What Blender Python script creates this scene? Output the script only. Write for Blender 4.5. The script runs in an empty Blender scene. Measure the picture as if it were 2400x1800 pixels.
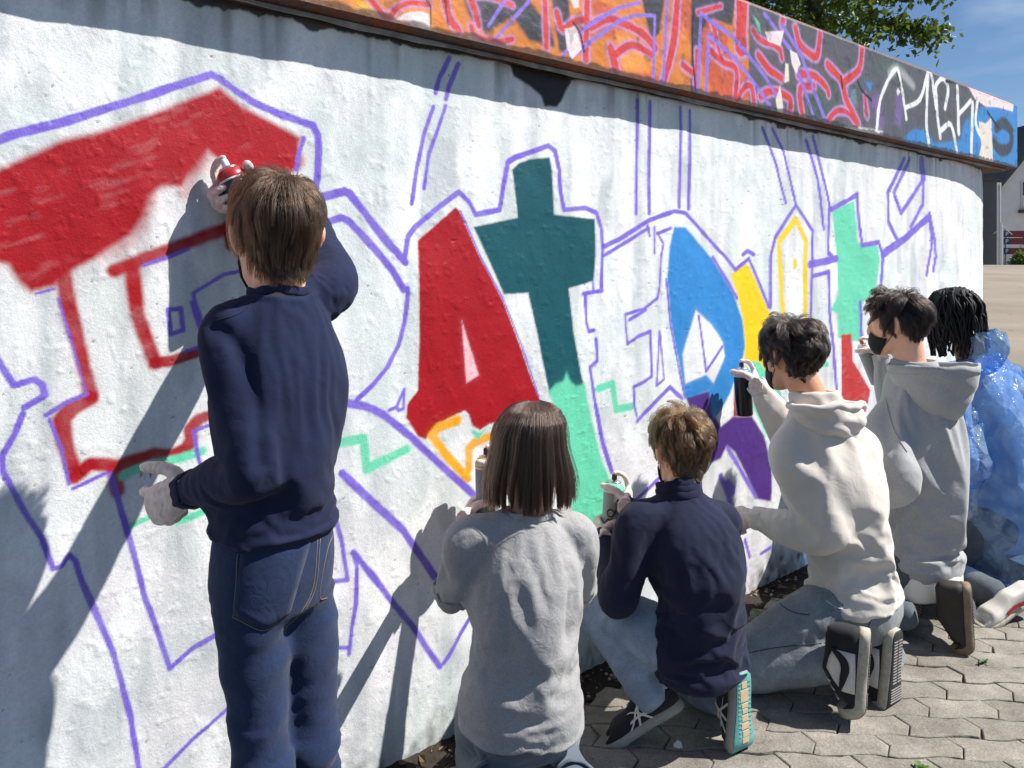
import bpy, bmesh, math, random
import numpy as np
from mathutils import Vector, Matrix

random.seed(7)
RNG = np.random.default_rng(11)
SC = bpy.context.scene
COL = SC.collection

# ---------------------------------------------------------------- camera
CAM_H = 1.37
cam_data = bpy.data.cameras.new("camera")
cam_data.sensor_width = 36.0
cam_data.lens = 27.05
cam_data.shift_y = -0.1167
cam_data.clip_start = 0.05
cam_data.clip_end = 4000.0
cam = bpy.data.objects.new("camera", cam_data)
COL.objects.link(cam)
cam.location = (0, 0, CAM_H)
cam.rotation_euler = (math.radians(90), 0, 0)
SC.camera = cam

# ---------------------------------------------------------------- sky and sun
SUN_EL = math.radians(51)
world = bpy.data.worlds.new("World")
SC.world = world
world.use_nodes = True
wn = world.node_tree
bg = wn.nodes["Background"]
sky = wn.nodes.new("ShaderNodeTexSky")
sky.sky_type = 'NISHITA'
sky.sun_disc = False
sky.sun_elevation = SUN_EL
sky.sun_rotation = math.radians(90)
sky.altitude = 100
sky.air_density = 1.0
sky.dust_density = 0.0
sky.ozone_density = 6.0
# faint high cloud over the clear sky
tc = wn.nodes.new("ShaderNodeTexCoord"); cn = wn.nodes.new("ShaderNodeTexNoise"); cm = wn.nodes.new("ShaderNodeMapping"); cr_ = wn.nodes.new("ShaderNodeValToRGB"); cx = wn.nodes.new("ShaderNodeMix")
cm.inputs["Scale"].default_value = (1.0, 1.0, 3.0); cn.inputs["Scale"].default_value = 5.0; cn.inputs["Detail"].default_value = 7.0; cn.inputs["Distortion"].default_value = 0.6
cr_.color_ramp.elements[0].position = 0.48; cr_.color_ramp.elements[0].color = (0, 0, 0, 1); cr_.color_ramp.elements[1].position = 0.78; cr_.color_ramp.elements[1].color = (.35, .35, .35, 1)
cx.data_type = 'RGBA'; cx.inputs[7].default_value = (9.0, 10.0, 11.0, 1)
wn.links.new(tc.outputs["Generated"], cm.inputs[0]); wn.links.new(cm.outputs[0], cn.inputs["Vector"]); wn.links.new(cn.outputs[0], cr_.inputs[0]); wn.links.new(cr_.outputs[0], cx.inputs[0])
wn.links.new(sky.outputs[0], cx.inputs[6]); wn.links.new(cx.outputs[2], bg.inputs[0])
bg.inputs[1].default_value = 0.062

sun_data = bpy.data.lights.new("sun", 'SUN')
sun_data.energy = 5.0
sun_data.angle = math.radians(0.55)
sun_data.color = (1.0, 0.955, 0.89)
sun = bpy.data.objects.new("sun", sun_data)
COL.objects.link(sun)
sun.location = (6, 0, 8)
sun.rotation_euler = (0, math.radians(90) - SUN_EL, math.radians(0))

SC.view_settings.view_transform = 'Standard'
SC.view_settings.look = 'None'
SC.view_settings.gamma = 1.0
SC.view_settings.use_curve_mapping = False
SC.view_settings.exposure = 0.68
SC.render.engine = 'CYCLES'
SC.cycles.use_denoising = True
SC.cycles.max_bounces = 8
SC.cycles.transparent_max_bounces = 16

# ---------------------------------------------------------------- frame of the wall
WALL_O = np.array([-0.228, 2.16])
WALL_D = np.array([0.76681879, 0.64186364])      # along the wall, to the right
WALL_N = np.array([0.64186364, -0.76681879])     # out of the wall, to the painters

def wpt(s, q, z):
    p = WALL_O + s * WALL_D + q * WALL_N
    return (p[0], p[1], z)

def srgb(h):
    h = h.lstrip('#')
    out = []
    for i in (0, 2, 4):
        c = int(h[i:i + 2], 16) / 255.0
        out.append(c / 12.92 if c <= 0.04045 else ((c + 0.055) / 1.055) ** 2.4)
    return tuple(out)

# ---------------------------------------------------------------- objects and their properties
def tag(o, label=None, cat=None, group=None, kind=None):
    if label: o["label"] = label
    if cat: o["category"] = cat
    if group: o["group"] = group
    if kind: o["kind"] = kind
    return o

def link(name, me, material=None, parent=None):
    o = bpy.data.objects.new(name, me)
    COL.objects.link(o)
    if material is not None and me is not None and len(me.materials) == 0:
        me.materials.append(material)
    if parent is not None:
        o.parent = parent
        o.matrix_parent_inverse = parent.matrix_world.inverted()
    return o

def empty(name, loc, label, cat, group=None, kind=None):
    o = bpy.data.objects.new(name, None)
    COL.objects.link(o)
    o.location = loc
    o.empty_display_size = 0.1
    o.matrix_world = Matrix.Translation(loc)
    return tag(o, label, cat, group, kind)

def mesh_from(name, verts, faces, smooth=False):
    me = bpy.data.meshes.new(name)
    me.from_pydata([tuple(map(float, v)) for v in verts], [], [tuple(map(int, f)) for f in faces])
    me.update()
    if smooth:
        me.polygons.foreach_set("use_smooth", [True] * len(me.polygons))
    return me

def grid_mesh(name, P, smooth=True):
    """P: (rows, cols, 3) array of points -> quad grid"""
    r, c = P.shape[:2]
    me = bpy.data.meshes.new(name)
    nv = r * c
    i = np.arange(nv).reshape(r, c)
    q = np.stack([i[:-1, :-1], i[:-1, 1:], i[1:, 1:], i[1:, :-1]], -1).reshape(-1, 4)
    me.vertices.add(nv)
    me.vertices.foreach_set("co", P.reshape(-1).astype(np.float32))
    me.loops.add(q.size)
    me.loops.foreach_set("vertex_index", q.reshape(-1).astype(np.int32))
    me.polygons.add(len(q))
    me.polygons.foreach_set("loop_start", (np.arange(len(q)) * 4).astype(np.int32))
    me.polygons.foreach_set("use_smooth", np.full(len(q), smooth))
    me.update(calc_edges=True)
    return me

class MB:
    """collects simple solids into one mesh"""
    def __init__(s): s.v = []; s.f = []
    def add(s, v, f):
        b = len(s.v); s.v += [tuple(x) for x in v]; s.f += [tuple(i + b for i in q) for q in f]; return s
    def box(s, a, b):
        x0, y0, z0 = a; x1, y1, z1 = b
        return s.add([(x0,y0,z0),(x1,y0,z0),(x1,y1,z0),(x0,y1,z0),(x0,y0,z1),(x1,y0,z1),(x1,y1,z1),(x0,y1,z1)],
                     [(3,2,1,0),(4,5,6,7),(0,1,5,4),(1,2,6,5),(2,3,7,6),(3,0,4,7)])
    def tube(s, pts, rad, n=8):
        v, f = tube(pts, rad, n=n, sub=1, smooth_path=False); return s.add(v, f)
    def build(s, name, material, parent=None, smooth=False, bevel=0):
        me = mesh_from(name, s.v, s.f, smooth)
        if bevel:
            bm = bmesh.new(); bm.from_mesh(me)
            bmesh.ops.bevel(bm, geom=[e for e in bm.edges if e.calc_face_angle(0) > 0.5], offset=bevel, segments=2, affect='EDGES')
            bm.to_mesh(me); bm.free()
        return link(name, me, material, parent)

def catmull(P, sub):
    P = np.asarray(P, float)
    if len(P) < 3 or sub <= 1:
        if sub <= 1: return P
        t = np.linspace(0, 1, sub + 1)[:, None]
        return P[0] * (1 - t) + P[1] * t
    Q = np.vstack([2 * P[0] - P[1], P, 2 * P[-1] - P[-2]])
    out = []
    for i in range(1, len(Q) - 2):
        p0, p1, p2, p3 = Q[i - 1], Q[i], Q[i + 1], Q[i + 2]
        for k in range(sub):
            t = k / sub
            out.append(0.5 * ((2 * p1) + (-p0 + p2) * t + (2 * p0 - 5 * p1 + 4 * p2 - p3) * t * t + (-p0 + 3 * p1 - 3 * p2 + p3) * t ** 3))
    out.append(P[-1])
    return np.array(out)

def unit(v):
    v = np.asarray(v, float); return v / max(np.linalg.norm(v), 1e-9)

def tube(pts, rad, n=16, sub=5, ref=None, smooth_path=True, round_ends=0):
    """closed tube along pts; rad: scalar or (ra, rb) per point (ra along ref direction, rb across)"""
    pts = np.asarray(pts, float)
    R = np.array([(r, r) if np.isscalar(r) else tuple(r) for r in (rad if not np.isscalar(rad) else [rad] * len(pts))], float)
    if smooth_path and sub > 1:
        A = catmull(np.hstack([pts, R]), sub)
        pts, R = A[:, :3], np.maximum(A[:, 3:5], 1e-4)
    if round_ends:
        t0 = unit(pts[0] - pts[1]); t1 = unit(pts[-1] - pts[-2])
        ang = np.linspace(0, math.pi / 2, round_ends + 2)[1:-1]
        a0 = [(pts[0] + t0 * R[0].mean() * math.sin(a), R[0] * math.cos(a)) for a in ang][::-1]
        a1 = [(pts[-1] + t1 * R[-1].mean() * math.sin(a), R[-1] * math.cos(a)) for a in ang]
        pts = np.vstack([[x[0] for x in a0], pts, [x[0] for x in a1]]); R = np.vstack([[x[1] for x in a0], R, [x[1] for x in a1]])
    m = len(pts)
    T = np.zeros_like(pts); T[1:-1] = pts[2:] - pts[:-2]; T[0] = pts[1] - pts[0]; T[-1] = pts[-1] - pts[-2]
    T /= np.maximum(np.linalg.norm(T, axis=1, keepdims=True), 1e-9)
    a = np.array(ref, float) if ref is not None else (np.array([0, 0, 1.0]) if abs(T[0, 2]) < 0.9 else np.array([1.0, 0, 0]))
    V = []
    cur = a - T[0] * (a @ T[0]); cur = unit(cur)
    ang = np.linspace(0, 2 * math.pi, n, endpoint=False)
    for i in range(m):
        base = a if ref is not None else cur
        c = base - T[i] * (base @ T[i])
        if np.linalg.norm(c) < 1e-3: c = cur - T[i] * (cur @ T[i])
        cur = unit(c)
        b = np.cross(T[i], cur)
        V.append(pts[i] + np.outer(np.cos(ang), cur) * R[i, 0] + np.outer(np.sin(ang), b) * R[i, 1])
    V = np.vstack(V)
    F = []
    for i in range(m - 1):
        for j in range(n):
            k = (j + 1) % n
            F.append((i * n + j, i * n + k, (i + 1) * n + k, (i + 1) * n + j))
    V = np.vstack([V, pts[0], pts[-1]])
    c0, c1 = m * n, m * n + 1
    for j in range(n):
        k = (j + 1) % n
        F.append((c0, k, j)); F.append((c1, (m - 1) * n + j, (m - 1) * n + k))
    return V, F

def lathe(profile, n=24, axis=((0, 0, 0), (0, 0, 1))):
    """profile: list of (radius, height)"""
    o = np.array(axis[0], float); w = unit(axis[1])
    a = unit(np.cross(w, (1, 0, 0)) if abs(w[0]) < 0.9 else np.cross(w, (0, 1, 0))); b = np.cross(w, a)
    V = []; F = []
    ang = np.linspace(0, 2 * math.pi, n, endpoint=False)
    for r, h in profile:
        for t in ang: V.append(o + w * h + a * r * math.cos(t) + b * r * math.sin(t))
    for i in range(len(profile) - 1):
        for j in range(n):
            k = (j + 1) % n
            F.append((i * n + j, i * n + k, (i + 1) * n + k, (i + 1) * n + j))
    F.append(tuple(range(n))[::-1]); F.append(tuple((len(profile) - 1) * n + j for j in range(n)))
    return V, F

# ---------------------------------------------------------------- materials
def nodes_of(name):
    m = bpy.data.materials.new(name); m.use_nodes = True
    nt = m.node_tree
    return m, nt, nt.nodes["Principled BSDF"]

def N(nt, kind, **kw):
    nd = nt.nodes.new(kind)
    for k, v in kw.items():
        if hasattr(nd, k): setattr(nd, k, v)
        else: nd.inputs[k.replace('_', ' ')].default_value = v
    return nd

def setin(nd, **kw):
    for k, v in kw.items(): nd.inputs[k.replace('_', ' ')].default_value = v
    return nd

def noise(nt, scale, detail=4, rough=0.55, vec=None):
    nd = nt.nodes.new("ShaderNodeTexNoise")
    setin(nd, Scale=scale, Detail=detail, Roughness=rough)
    if vec is not None: nt.links.new(vec, nd.inputs["Vector"])
    return nd

def ramp(nt, fac, stops):
    r = nt.nodes.new("ShaderNodeValToRGB")
    el = r.color_ramp.elements
    while len(el) < len(stops): el.new(0.5)
    for e, (p, c) in zip(el, stops):
        e.position = p; e.color = (c[0], c[1], c[2], 1) if not np.isscalar(c) else (c, c, c, 1)
    nt.links.new(fac, r.inputs[0]); return r

def mixc(nt, fac, a, b, mode='MIX'):
    m = nt.nodes.new("ShaderNodeMix"); m.data_type = 'RGBA'; m.blend_type = mode
    for sock, val in ((m.inputs[0], fac), (m.inputs[6], a), (m.inputs[7], b)):
        if hasattr(val, "links") or isinstance(val, bpy.types.NodeSocket): nt.links.new(val, sock)
        elif np.isscalar(val): sock.default_value = val
        else: sock.default_value = (val[0], val[1], val[2], 1)
    return m.outputs[2]

def bump(nt, bsdf, height, strength=0.3, dist=0.002, chain=None):
    b = nt.nodes.new("ShaderNodeBump"); setin(b, Strength=strength, Distance=dist)
    nt.links.new(height, b.inputs["Height"])
    if chain is not None: nt.links.new(chain, b.inputs["Normal"])
    nt.links.new(b.outputs[0], bsdf.inputs["Normal"]); return b.outputs[0]

def obj_coord(nt, kind="Object"):
    return nt.nodes.new("ShaderNodeTexCoord").outputs[kind]

def plain(name, col, rough=0.6, var=0.12, scale=30, bump_s=0.0, bump_scale=400, metallic=0.0, spec=0.5, bdist=0.0008):
    m, nt, b = nodes_of(name)
    co = obj_coord(nt)
    n1 = noise(nt, scale, 5, 0.6, co)
    lo = tuple(c * (1 - var) for c in col); hi = tuple(min(1, c * (1 + var)) for c in col)
    r = ramp(nt, n1.outputs[0], [(0.3, lo), (0.7, hi)])
    nt.links.new(r.outputs[0], b.inputs["Base Color"])
    setin(b, Roughness=rough, Metallic=metallic)
    b.inputs["Specular IOR Level"].default_value = spec
    if bump_s:
        n2 = noise(nt, bump_scale, 3, 0.6, co)
        bump(nt, b, n2.outputs[0], bump_s, bdist)
    return m

def cloth(name, col, rough=0.85, var=0.1, weave=900, wave_s=0.25, sheen=0.25, mottled=0.0, crease=0.35, crease_scale=22):
    """woven or knitted fabric: fine weave, soft mottling, small creases"""
    m, nt, b = nodes_of(name)
    co = obj_coord(nt)
    n1 = noise(nt, 14, 4, 0.6, co)
    lo = tuple(c * (1 - var) for c in col); hi = tuple(min(1, c * (1 + var)) for c in col)
    r = ramp(nt, n1.outputs[0], [(0.3, lo), (0.7, hi)])
    colr = r.outputs[0]
    if mottled:
        n3 = noise(nt, 260, 2, 0.7, co)
        r3 = ramp(nt, n3.outputs[0], [(0.35, 1 - mottled), (0.65, 1 + mottled * 0.4)])
        colr = mixc(nt, 1.0, colr, r3.outputs[0], 'MULTIPLY')
    nt.links.new(colr, b.inputs["Base Color"])
    setin(b, Roughness=rough)
    b.inputs["Specular IOR Level"].default_value = 0.2
    b.inputs["Sheen Weight"].default_value = sheen
    b.inputs["Sheen Roughness"].default_value = 0.6
    n4 = noise(nt, crease_scale, 4, 0.55, co); n4.inputs["Distortion"].default_value = 0.8
    c1 = bump(nt, b, n4.outputs[0], crease, 0.006)
    n2 = noise(nt, weave, 2, 0.6, co)
    bump(nt, b, n2.outputs[0], wave_s, 0.0007, c1)
    return m
# painted strokes (s) and filled shapes (p): colour, width, edge softness, opacity, points (mm along wall, mm up)
MURAL = [
 ('p','red',0,10.3,1,[(-1054,1535),(-1013,1558),(-907,1625),(-815,1660),(-696,1722),(-587,1782),(-538,1746),(-454,1713),(-387,1686),(-395,1605),(-458,1577),(-542,1591),(-584,1605),(-613,1633),(-647,1589),(-670,1543),(-713,1546),(-742,1520),(-754,1476),(-776,1435),(-821,1402),(-850,1379),(-896,1352),(-920,1325),(-961,1313),(-980,1332),(-1000,1368),(-1054,1386)]),
 ('s','red',47.9,14.5,0.9,[(-404,1628),(-458,1606),(-516,1622)]),
 ('s','red',46.8,20.6,0.85,[(-596,1651),(-630,1652),(-658,1596),(-695,1574),(-743,1552),(-767,1500),(-790,1457),(-840,1424),(-903,1388)]),
 ('s','red',29.1,19.4,0.5,[(-620,1612),(-647,1573),(-665,1529)]),
 ('s','red',24,18.4,0.5,[(-737,1510),(-752,1454),(-782,1416),(-832,1388)]),
 ('s','red',30.1,6.2,1,[(-904,1361),(-895,1282),(-875,1195),(-854,1097)]),
 ('s','red',31.7,6.2,1,[(-854,1090),(-891,1073),(-908,1051),(-901,1002),(-884,939)]),
 ('s','red',28.2,5.6,1,[(-884,928),(-856,952),(-833,948),(-802,939),(-763,947),(-730,955),(-693,944),(-660,954),(-649,975),(-652,997),(-632,1018),(-589,1028)]),
 ('s','red',29.2,6.4,1,[(-810,935),(-802,886)]),
 ('s','red',33.5,7.4,1,[(-774,1363),(-763,1259),(-743,1202),(-727,1154)]),
 ('s','red',30.4,7.6,1,[(-809,1357),(-756,1379),(-667,1416),(-562,1458)]),
 ('s','red',25.9,5,1,[(-567,1460),(-561,1415)]),
 ('s','red',26.9,3.8,1,[(-727,1154),(-695,1155),(-649,1167),(-611,1176)]),
 ('s','red',3.3,0.9,1,[(-754,933),(-755,910)]),
 ('s','red',3.3,0.9,1,[(-737,930),(-736,904)]),
 ('s','mint',18.9,4.7,1,[(-792,916),(-748,930),(-676,934),(-626,943)]),
 ('s','mint',12.1,2.8,1,[(-780,805),(-711,822)]),
 ('s','mint',15.4,2.9,1,[(-694,818),(-679,794),(-624,805)]),
 ('s','mint',24.8,4.5,1,[(-288,913),(-213,913),(-205,832),(-79,864)]),
 ('s','mint',26.4,4.4,1,[(672,952),(744,962),(763,870),(845,872)]),
 ('p','red',0,3.7,1,[(-43,1436),(87,1535),(101,1524),(169,1395),(257,1266),(325,1126),(375,1012),(417,932),(367,885),(264,898),(209,894),(174,881),(146,898),(132,932),(118,945),(63,931),(11,903),(-15,881),(-41,893),(-81,949),(-77,987),(-41,1021),(-38,1157),(-41,1275)]),
 ('p','pink',0,3.7,1,[(107,1207),(169,1043),(124,1025)]),
 ('s','orange',28,4.9,1,[(93,921),(29,908),(5,888),(63,816),(130,748)]),
 ('s','orange',25.6,5,1,[(135,772),(135,832),(155,846),(214,858)]),
 ('p','mint',0,3.8,1,[(140,886),(174,874),(201,885),(166,852)]),
 ('p','teal',0,4.1,1,[(299,1660),(325,1681),(368,1698),(453,1711),(464,1673),(474,1530),(658,1522),(662,1399),(654,1316),(538,1292),(556,1155),(593,1011),(611,952),(552,931),(476,939),(450,960),(433,1016),(395,1164),(363,1281),(264,1280),(192,1404),(149,1480),(321,1514)]),
 ('p','mint',0,8.5,1,[(446,966),(476,987),(510,993),(525,1021),(544,990),(571,971),(609,977),(643,856),(689,721),(733,639),(710,587),(689,432),(631,346),(562,489),(533,759)]),
 ('p','violet',0,6.9,1,[(1151,872),(1297,880),(1336,776),(1376,729),(1460,758),(1593,742),(1679,652),(1741,497),(1731,363),(1631,392),(1538,523),(1469,613),(1416,647),(1376,602),(1314,595),(1238,715)]),
 ('p','blue',0,6.6,1,[(1079,1509),(1148,1511),(1322,1390),(1460,1250),(1526,1140),(1547,1038),(1517,956),(1439,857),(1376,793),(1325,761),(1303,838),(1295,879),(1151,864),(1120,974),(1064,1149),(1037,1321),(1052,1433)]),
 ('p','white',0,6.6,1,[(1208,1196),(1133,1032),(1151,920),(1275,944),(1325,906),(1399,1005),(1387,1060),(1306,1139)]),
 ('p','mint',0,9,1,[(1575,980),(1711,969),(1922,655),(1818,517),(1679,670),(1600,778)]),
 ('p','red',0,5.2,1,[(1469,880),(1600,813),(1593,742),(1463,758)]),
 ('p','yellow',0,5.3,1,[(1439,1331),(1547,1380),(1581,1347),(1660,1245),(1738,1150),(1731,1043),(1692,924),(1650,963),(1538,976),(1547,1045),(1526,1152),(1484,1249)]),
 ('s','yellow',33.9,5.6,1,[(1828,1148),(1805,1407),(1798,1469),(1937,1570),(2020,1474),(2009,1408),(2016,1140)]),
 ('s','yellow',28.6,3.8,1,[(1929,1381),(1926,1362)]),
 ('p','mint',0,6.2,1,[(2258,1620),(2466,1681),(2500,1479),(2717,1463),(2741,1392),(2694,1241),(2562,1184),(2531,1108),(2549,985),(2314,1022),(2314,1137),(2242,1156),(2314,1228),(2302,1410)]),
 ('p','redb',0,6.2,1,[(2343,1035),(2444,1033),(2457,902),(2643,739),(2593,638),(2419,660),(2343,750)]),
 ('s','mint',25.7,4,1,[(2167,911),(2214,907)]),
 ('p','black',0,5.4,1,[(287,1994),(476,2013),(552,1967),(529,1936),(510,1901),(487,1877),(433,1872),(420,1902),(367,1928),(306,1948)]),
 ('s','ghost',26.3,10.2,0.35,[(1376,1775),(1384,1624),(1405,1523)]),
 ('s','ghost',28.4,10.1,0.3,[(1265,1700),(1376,1775),(1508,1543)]),
 ('s','ghost',23.7,8.8,0.35,[(1493,1474),(1647,1477),(1663,1370)]),
 ('s','ghost',16.3,9.9,0.3,[(-300,1435),(-258,1392),(-252,1326),(-288,1293)]),
 ('s','ghost',14.2,5.6,0.25,[(-189,997),(-240,958),(-227,934),(-176,950)]),
 ('s','purple',18.6,2,1,[(-1054,1592),(-1013,1615),(-990,1628),(-907,1661),(-791,1716),(-696,1763),(-606,1807),(-587,1801),(-538,1772),(-504,1755),(-447,1738),(-354,1719),(-341,1695),(-339,1648),(-341,1590),(-353,1531)]),
 ('s','purple',12.1,2.1,1,[(-379,1684),(-393,1640),(-397,1605)]),
 ('s','purple',23.5,2.2,1,[(-341,1536),(-268,1559),(-254,1554),(-212,1509),(-140,1430),(-84,1376)]),
 ('s','purple',21.3,2.2,1,[(-336,1471),(-276,1491),(-254,1482),(-212,1443),(-163,1396),(-125,1355),(-89,1302)]),
 ('s','purple',13.8,2.3,1,[(-77,1304),(-77,1275),(-86,1212),(-105,1149),(-140,1094),(-187,1049),(-232,1018)]),
 ('s','purple',21.9,2.3,1,[(-259,1011),(-215,999),(-187,988),(-153,967)]),
 ('s','purple',22.3,2.4,1,[(-153,967),(-66,897),(31,804),(135,710),(214,631)]),
 ('s','purple',21.2,2.3,1,[(-276,833),(-210,763),(-153,707),(-90,644),(-50,583),(11,495),(74,415)]),
 ('s','purple',10.1,2.3,1,[(-135,977),(-111,984),(-86,1028),(-89,976),(-105,973),(-113,982)]),
 ('s','purple',6,1.9,1,[(104,1524),(177,1388),(260,1268),(330,1128),(406,954)]),
 ('s','purple',16.8,2.6,1,[(-86,1388),(-77,1444),(-56,1470),(11,1520),(99,1580),(135,1552),(158,1517),(250,1535),(264,1610),(282,1682),(313,1699),(450,1748),(478,1734),(494,1675),(500,1611),(515,1547),(613,1557),(666,1544),(689,1493),(695,1429),(691,1295)]),
 ('s','purple',13.6,2.9,1,[(695,1282),(603,1273)]),
 ('s','purple',11.6,2.9,1,[(650,1311),(652,1284)]),
 ('s','purple',14.7,2.8,1,[(613,1265),(617,1179),(629,1147),(654,1150)]),
 ('s','purple',15,2.9,1,[(666,1119),(670,1045),(635,1028),(658,906),(695,772),(744,661)]),
 ('s','purple',18.9,2.9,1,[(662,897),(695,772),(744,661)]),
 ('s','purple',14.5,1.7,1,[(-1041,1221),(-1013,1175),(-990,1130),(-956,1139),(-942,1128),(-937,1106),(-948,1098),(-972,1085)]),
 ('s','purple',12.3,1.8,1,[(-975,1073),(-988,1035),(-1010,993),(-1008,962),(-990,919),(-972,876),(-942,817),(-922,749),(-907,751),(-893,771),(-882,755),(-870,710),(-836,614),(-812,547),(-791,457),(-776,392),(-761,279),(-752,216)]),
 ('s','purple',12.3,1.9,1,[(-815,922),(-794,839),(-769,741),(-748,644),(-728,582),(-696,470),(-647,501),(-598,514),(-542,526)]),
 ('s','purple',10.7,1.9,1,[(-721,245),(-706,254),(-647,294),(-587,325),(-531,351)]),
 ('s','purple',12.7,2.2,1,[(-300,759),(-291,711),(-274,652),(-259,553),(-318,563)]),
 ('s','purple',12.1,2.2,1,[(-254,359),(-246,425),(-235,482),(-232,581),(-243,621)]),
 ('s','purple',9.8,2.2,1,[(-347,402),(-253,375)]),
 ('s','purple',17.4,2.3,1,[(-243,621),(-218,587),(-187,546),(-125,459),(-56,367),(-10,292),(32,229)]),
 ('s','purple',13.8,2.5,1,[(46,236),(63,252),(104,303),(135,336)]),
 ('s','purple',8.5,1.9,1,[(-751,1368),(-694,1389),(-658,1404)]),
 ('s','purple',9.8,2,1,[(-531,1356),(-578,1347),(-647,1305),(-640,1274),(-626,1234),(-601,1242)]),
 ('s','purple',9.7,1.9,1,[(-650,1285),(-630,1220)]),
 ('s','purple',11.4,1.9,1,[(-700,1270),(-674,1271),(-668,1222),(-695,1215),(-700,1270)]),
 ('s','purple',8.7,1.9,1,[(-663,1175),(-611,1188)]),
 ('s','purple',8.8,2,1,[(-645,991),(-591,1006)]),
 ('s','purple',8.7,1.9,1,[(-644,991),(-634,928),(-628,907)]),
 ('s','purple',6.1,1.7,1,[(-952,1311),(-920,1320)]),
 ('s','purple',5.3,1.8,1,[(-913,1300),(-886,1196),(-864,1107)]),
 ('s','purple',9.7,1.8,1,[(-935,1065),(-901,1086),(-862,1100)]),
 ('s','purple',7,1.7,1,[(-929,1055),(-908,992),(-894,917)]),
 ('s','purple',8,1.8,1,[(-887,906),(-824,928)]),
 ('s','purple',17.6,3.2,1,[(695,1429),(780,1457),(943,1530),(1084,1568),(1148,1564),(1265,1489),(1399,1404),(1472,1348),(1572,1395)]),
 ('s','purple',13.8,3,1,[(695,1397),(820,1450),(936,1500)]),
 ('s','purple',12.6,3.1,1,[(932,1508),(943,1473)]),
 ('s','purple',13.5,3.1,1,[(969,1504),(969,1412)]),
 ('s','purple',14.3,3.1,1,[(986,1482),(1062,1504)]),
 ('s','purple',12.1,3.1,1,[(986,1485),(1018,1446),(1005,1401),(996,1289),(986,1249),(911,1213),(809,1196),(811,1157),(820,1093)]),
 ('s','purple',13.9,3,1,[(820,1093),(876,1116),(943,1129)]),
 ('s','purple',13.3,3.1,1,[(943,1129),(953,967)]),
 ('s','purple',14.1,3,1,[(953,967),(901,949),(854,939)]),
 ('s','purple',12.5,3,1,[(854,939),(860,868),(874,833)]),
 ('s','purple',14,3,1,[(829,1176),(920,1208)]),
 ('s','purple',11,3.1,1,[(996,1126),(979,931),(1023,950),(996,1126)]),
 ('s','purple',17.4,3.1,1,[(876,816),(986,880),(1057,918),(1133,866)]),
 ('s','purple',11.3,2.4,1,[(1032,1315),(1059,1149),(1112,975),(1148,872)]),
 ('s','purple',14.2,3.3,1,[(1227,1172),(1275,959),(1382,1044)]),
 ('s','purple',16.3,3.4,1,[(1325,1397),(1484,1235)]),
 ('s','purple',18.4,3.6,1,[(1575,1386),(1718,1191)]),
 ('s','purple',21.3,3.8,1,[(1731,1190),(1731,1406),(1768,1485),(1937,1632),(2076,1521),(2068,1409),(2061,1129)]),
 ('s','purple',20,3.5,1,[(1526,1410),(1559,1426),(1603,1411)]),
 ('s','purple',33.9,3.9,1,[(2049,1370),(2302,1398)]),
 ('s','purple',20.5,3.9,1,[(2076,1318),(2214,1334)]),
 ('s','purple',27,4,1,[(2222,1334),(2230,1157),(2270,975),(2294,784)]),
 ('s','purple',24.4,4.1,1,[(2242,1625),(2500,1712)]),
 ('s','purple',29.1,4.2,1,[(2500,1712),(2513,1577),(2549,1465)]),
 ('s','purple',27.2,4.3,1,[(2549,1465),(2727,1483),(2769,1425)]),
 ('s','purple',44.1,4.6,1,[(2769,1420),(3028,1507),(3343,1637)]),
 ('s','purple',26.1,4,1,[(2230,1625),(2214,1424),(2254,1410)]),
 ('s','purple',36.5,4.8,1,[(3343,1649),(3383,1495),(3315,1318)]),
 ('s','purple',36.8,4.8,1,[(3355,1628),(3418,1512),(3436,1418),(3407,1339)]),
 ('s','purple',31.7,4.4,1,[(2779,1414),(2755,1272)]),
 ('s','purple',29.8,4.2,1,[(2531,1177),(2549,1012)]),
 ('s','purple',15,2.4,1,[(65,1962),(31,1901),(16,1854)]),
 ('s','purple',15.3,2.4,1,[(96,1949),(63,1879),(53,1842)]),
 ('s','purple',13.4,2.4,1,[(9,1814),(-21,1738),(-46,1632),(-63,1538)]),
 ('s','purple',12.3,2.4,1,[(51,1822),(31,1770),(-5,1679),(-21,1583)]),
 ('s','purple',17.2,3,1,[(874,1950),(869,1551)]),
 ('s','purple',17.8,3.1,1,[(943,1954),(941,1554)]),
 ('s','purple',19.2,3.2,1,[(1117,1956),(1112,1585)]),
 ('s','purple',19.6,3.2,1,[(1174,1949),(1169,1583)]),
 ('s','purple',19.6,3.7,1,[(1666,1943),(1768,1803),(1852,1641)]),
 ('s','purple',20.1,3.7,1,[(1744,1948),(1828,1862),(1937,1632)]),
 ('s','purple',24.4,3.9,1,[(2020,1926),(2117,1768),(2179,1538)]),
 ('s','purple',24.5,3.9,1,[(2079,1948),(2156,1806),(2238,1629)]),
 ('s','purple',32.1,4.5,1,[(3023,1934),(2832,1741),(2842,1589),(2941,1502)]),
 ('s','purple',30.7,4.6,1,[(3091,1940),(2901,1745),(2987,1644),(3264,1842),(3264,1707),(3107,1573)]),
 ('s','purple',68,4.7,1,[(3242,1935),(3259,1853)]),
 ('s','purple',21.9,3.5,1,[(1419,638),(1618,405)]),
 ('s','purple',32.2,6.8,1,[(1376,531),(1428,442),(1472,337)]),
 ('s','purple',46.1,8.5,1,[(1419,493),(1451,461)]),
 ('s','purple',22.4,3.5,1,[(1460,267),(1538,139)]),
 ('s','purple',18.4,3.5,1,[(1541,242),(1575,165)]),
 ('s','purple',29.3,6.9,1,[(1451,93),(1544,119)]),
 ('s','purple',16.1,3.6,1,[(1660,157),(1731,167)]),
 ('s','purple',14.8,3.1,1,[(845,531),(996,594)]),
]
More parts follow.
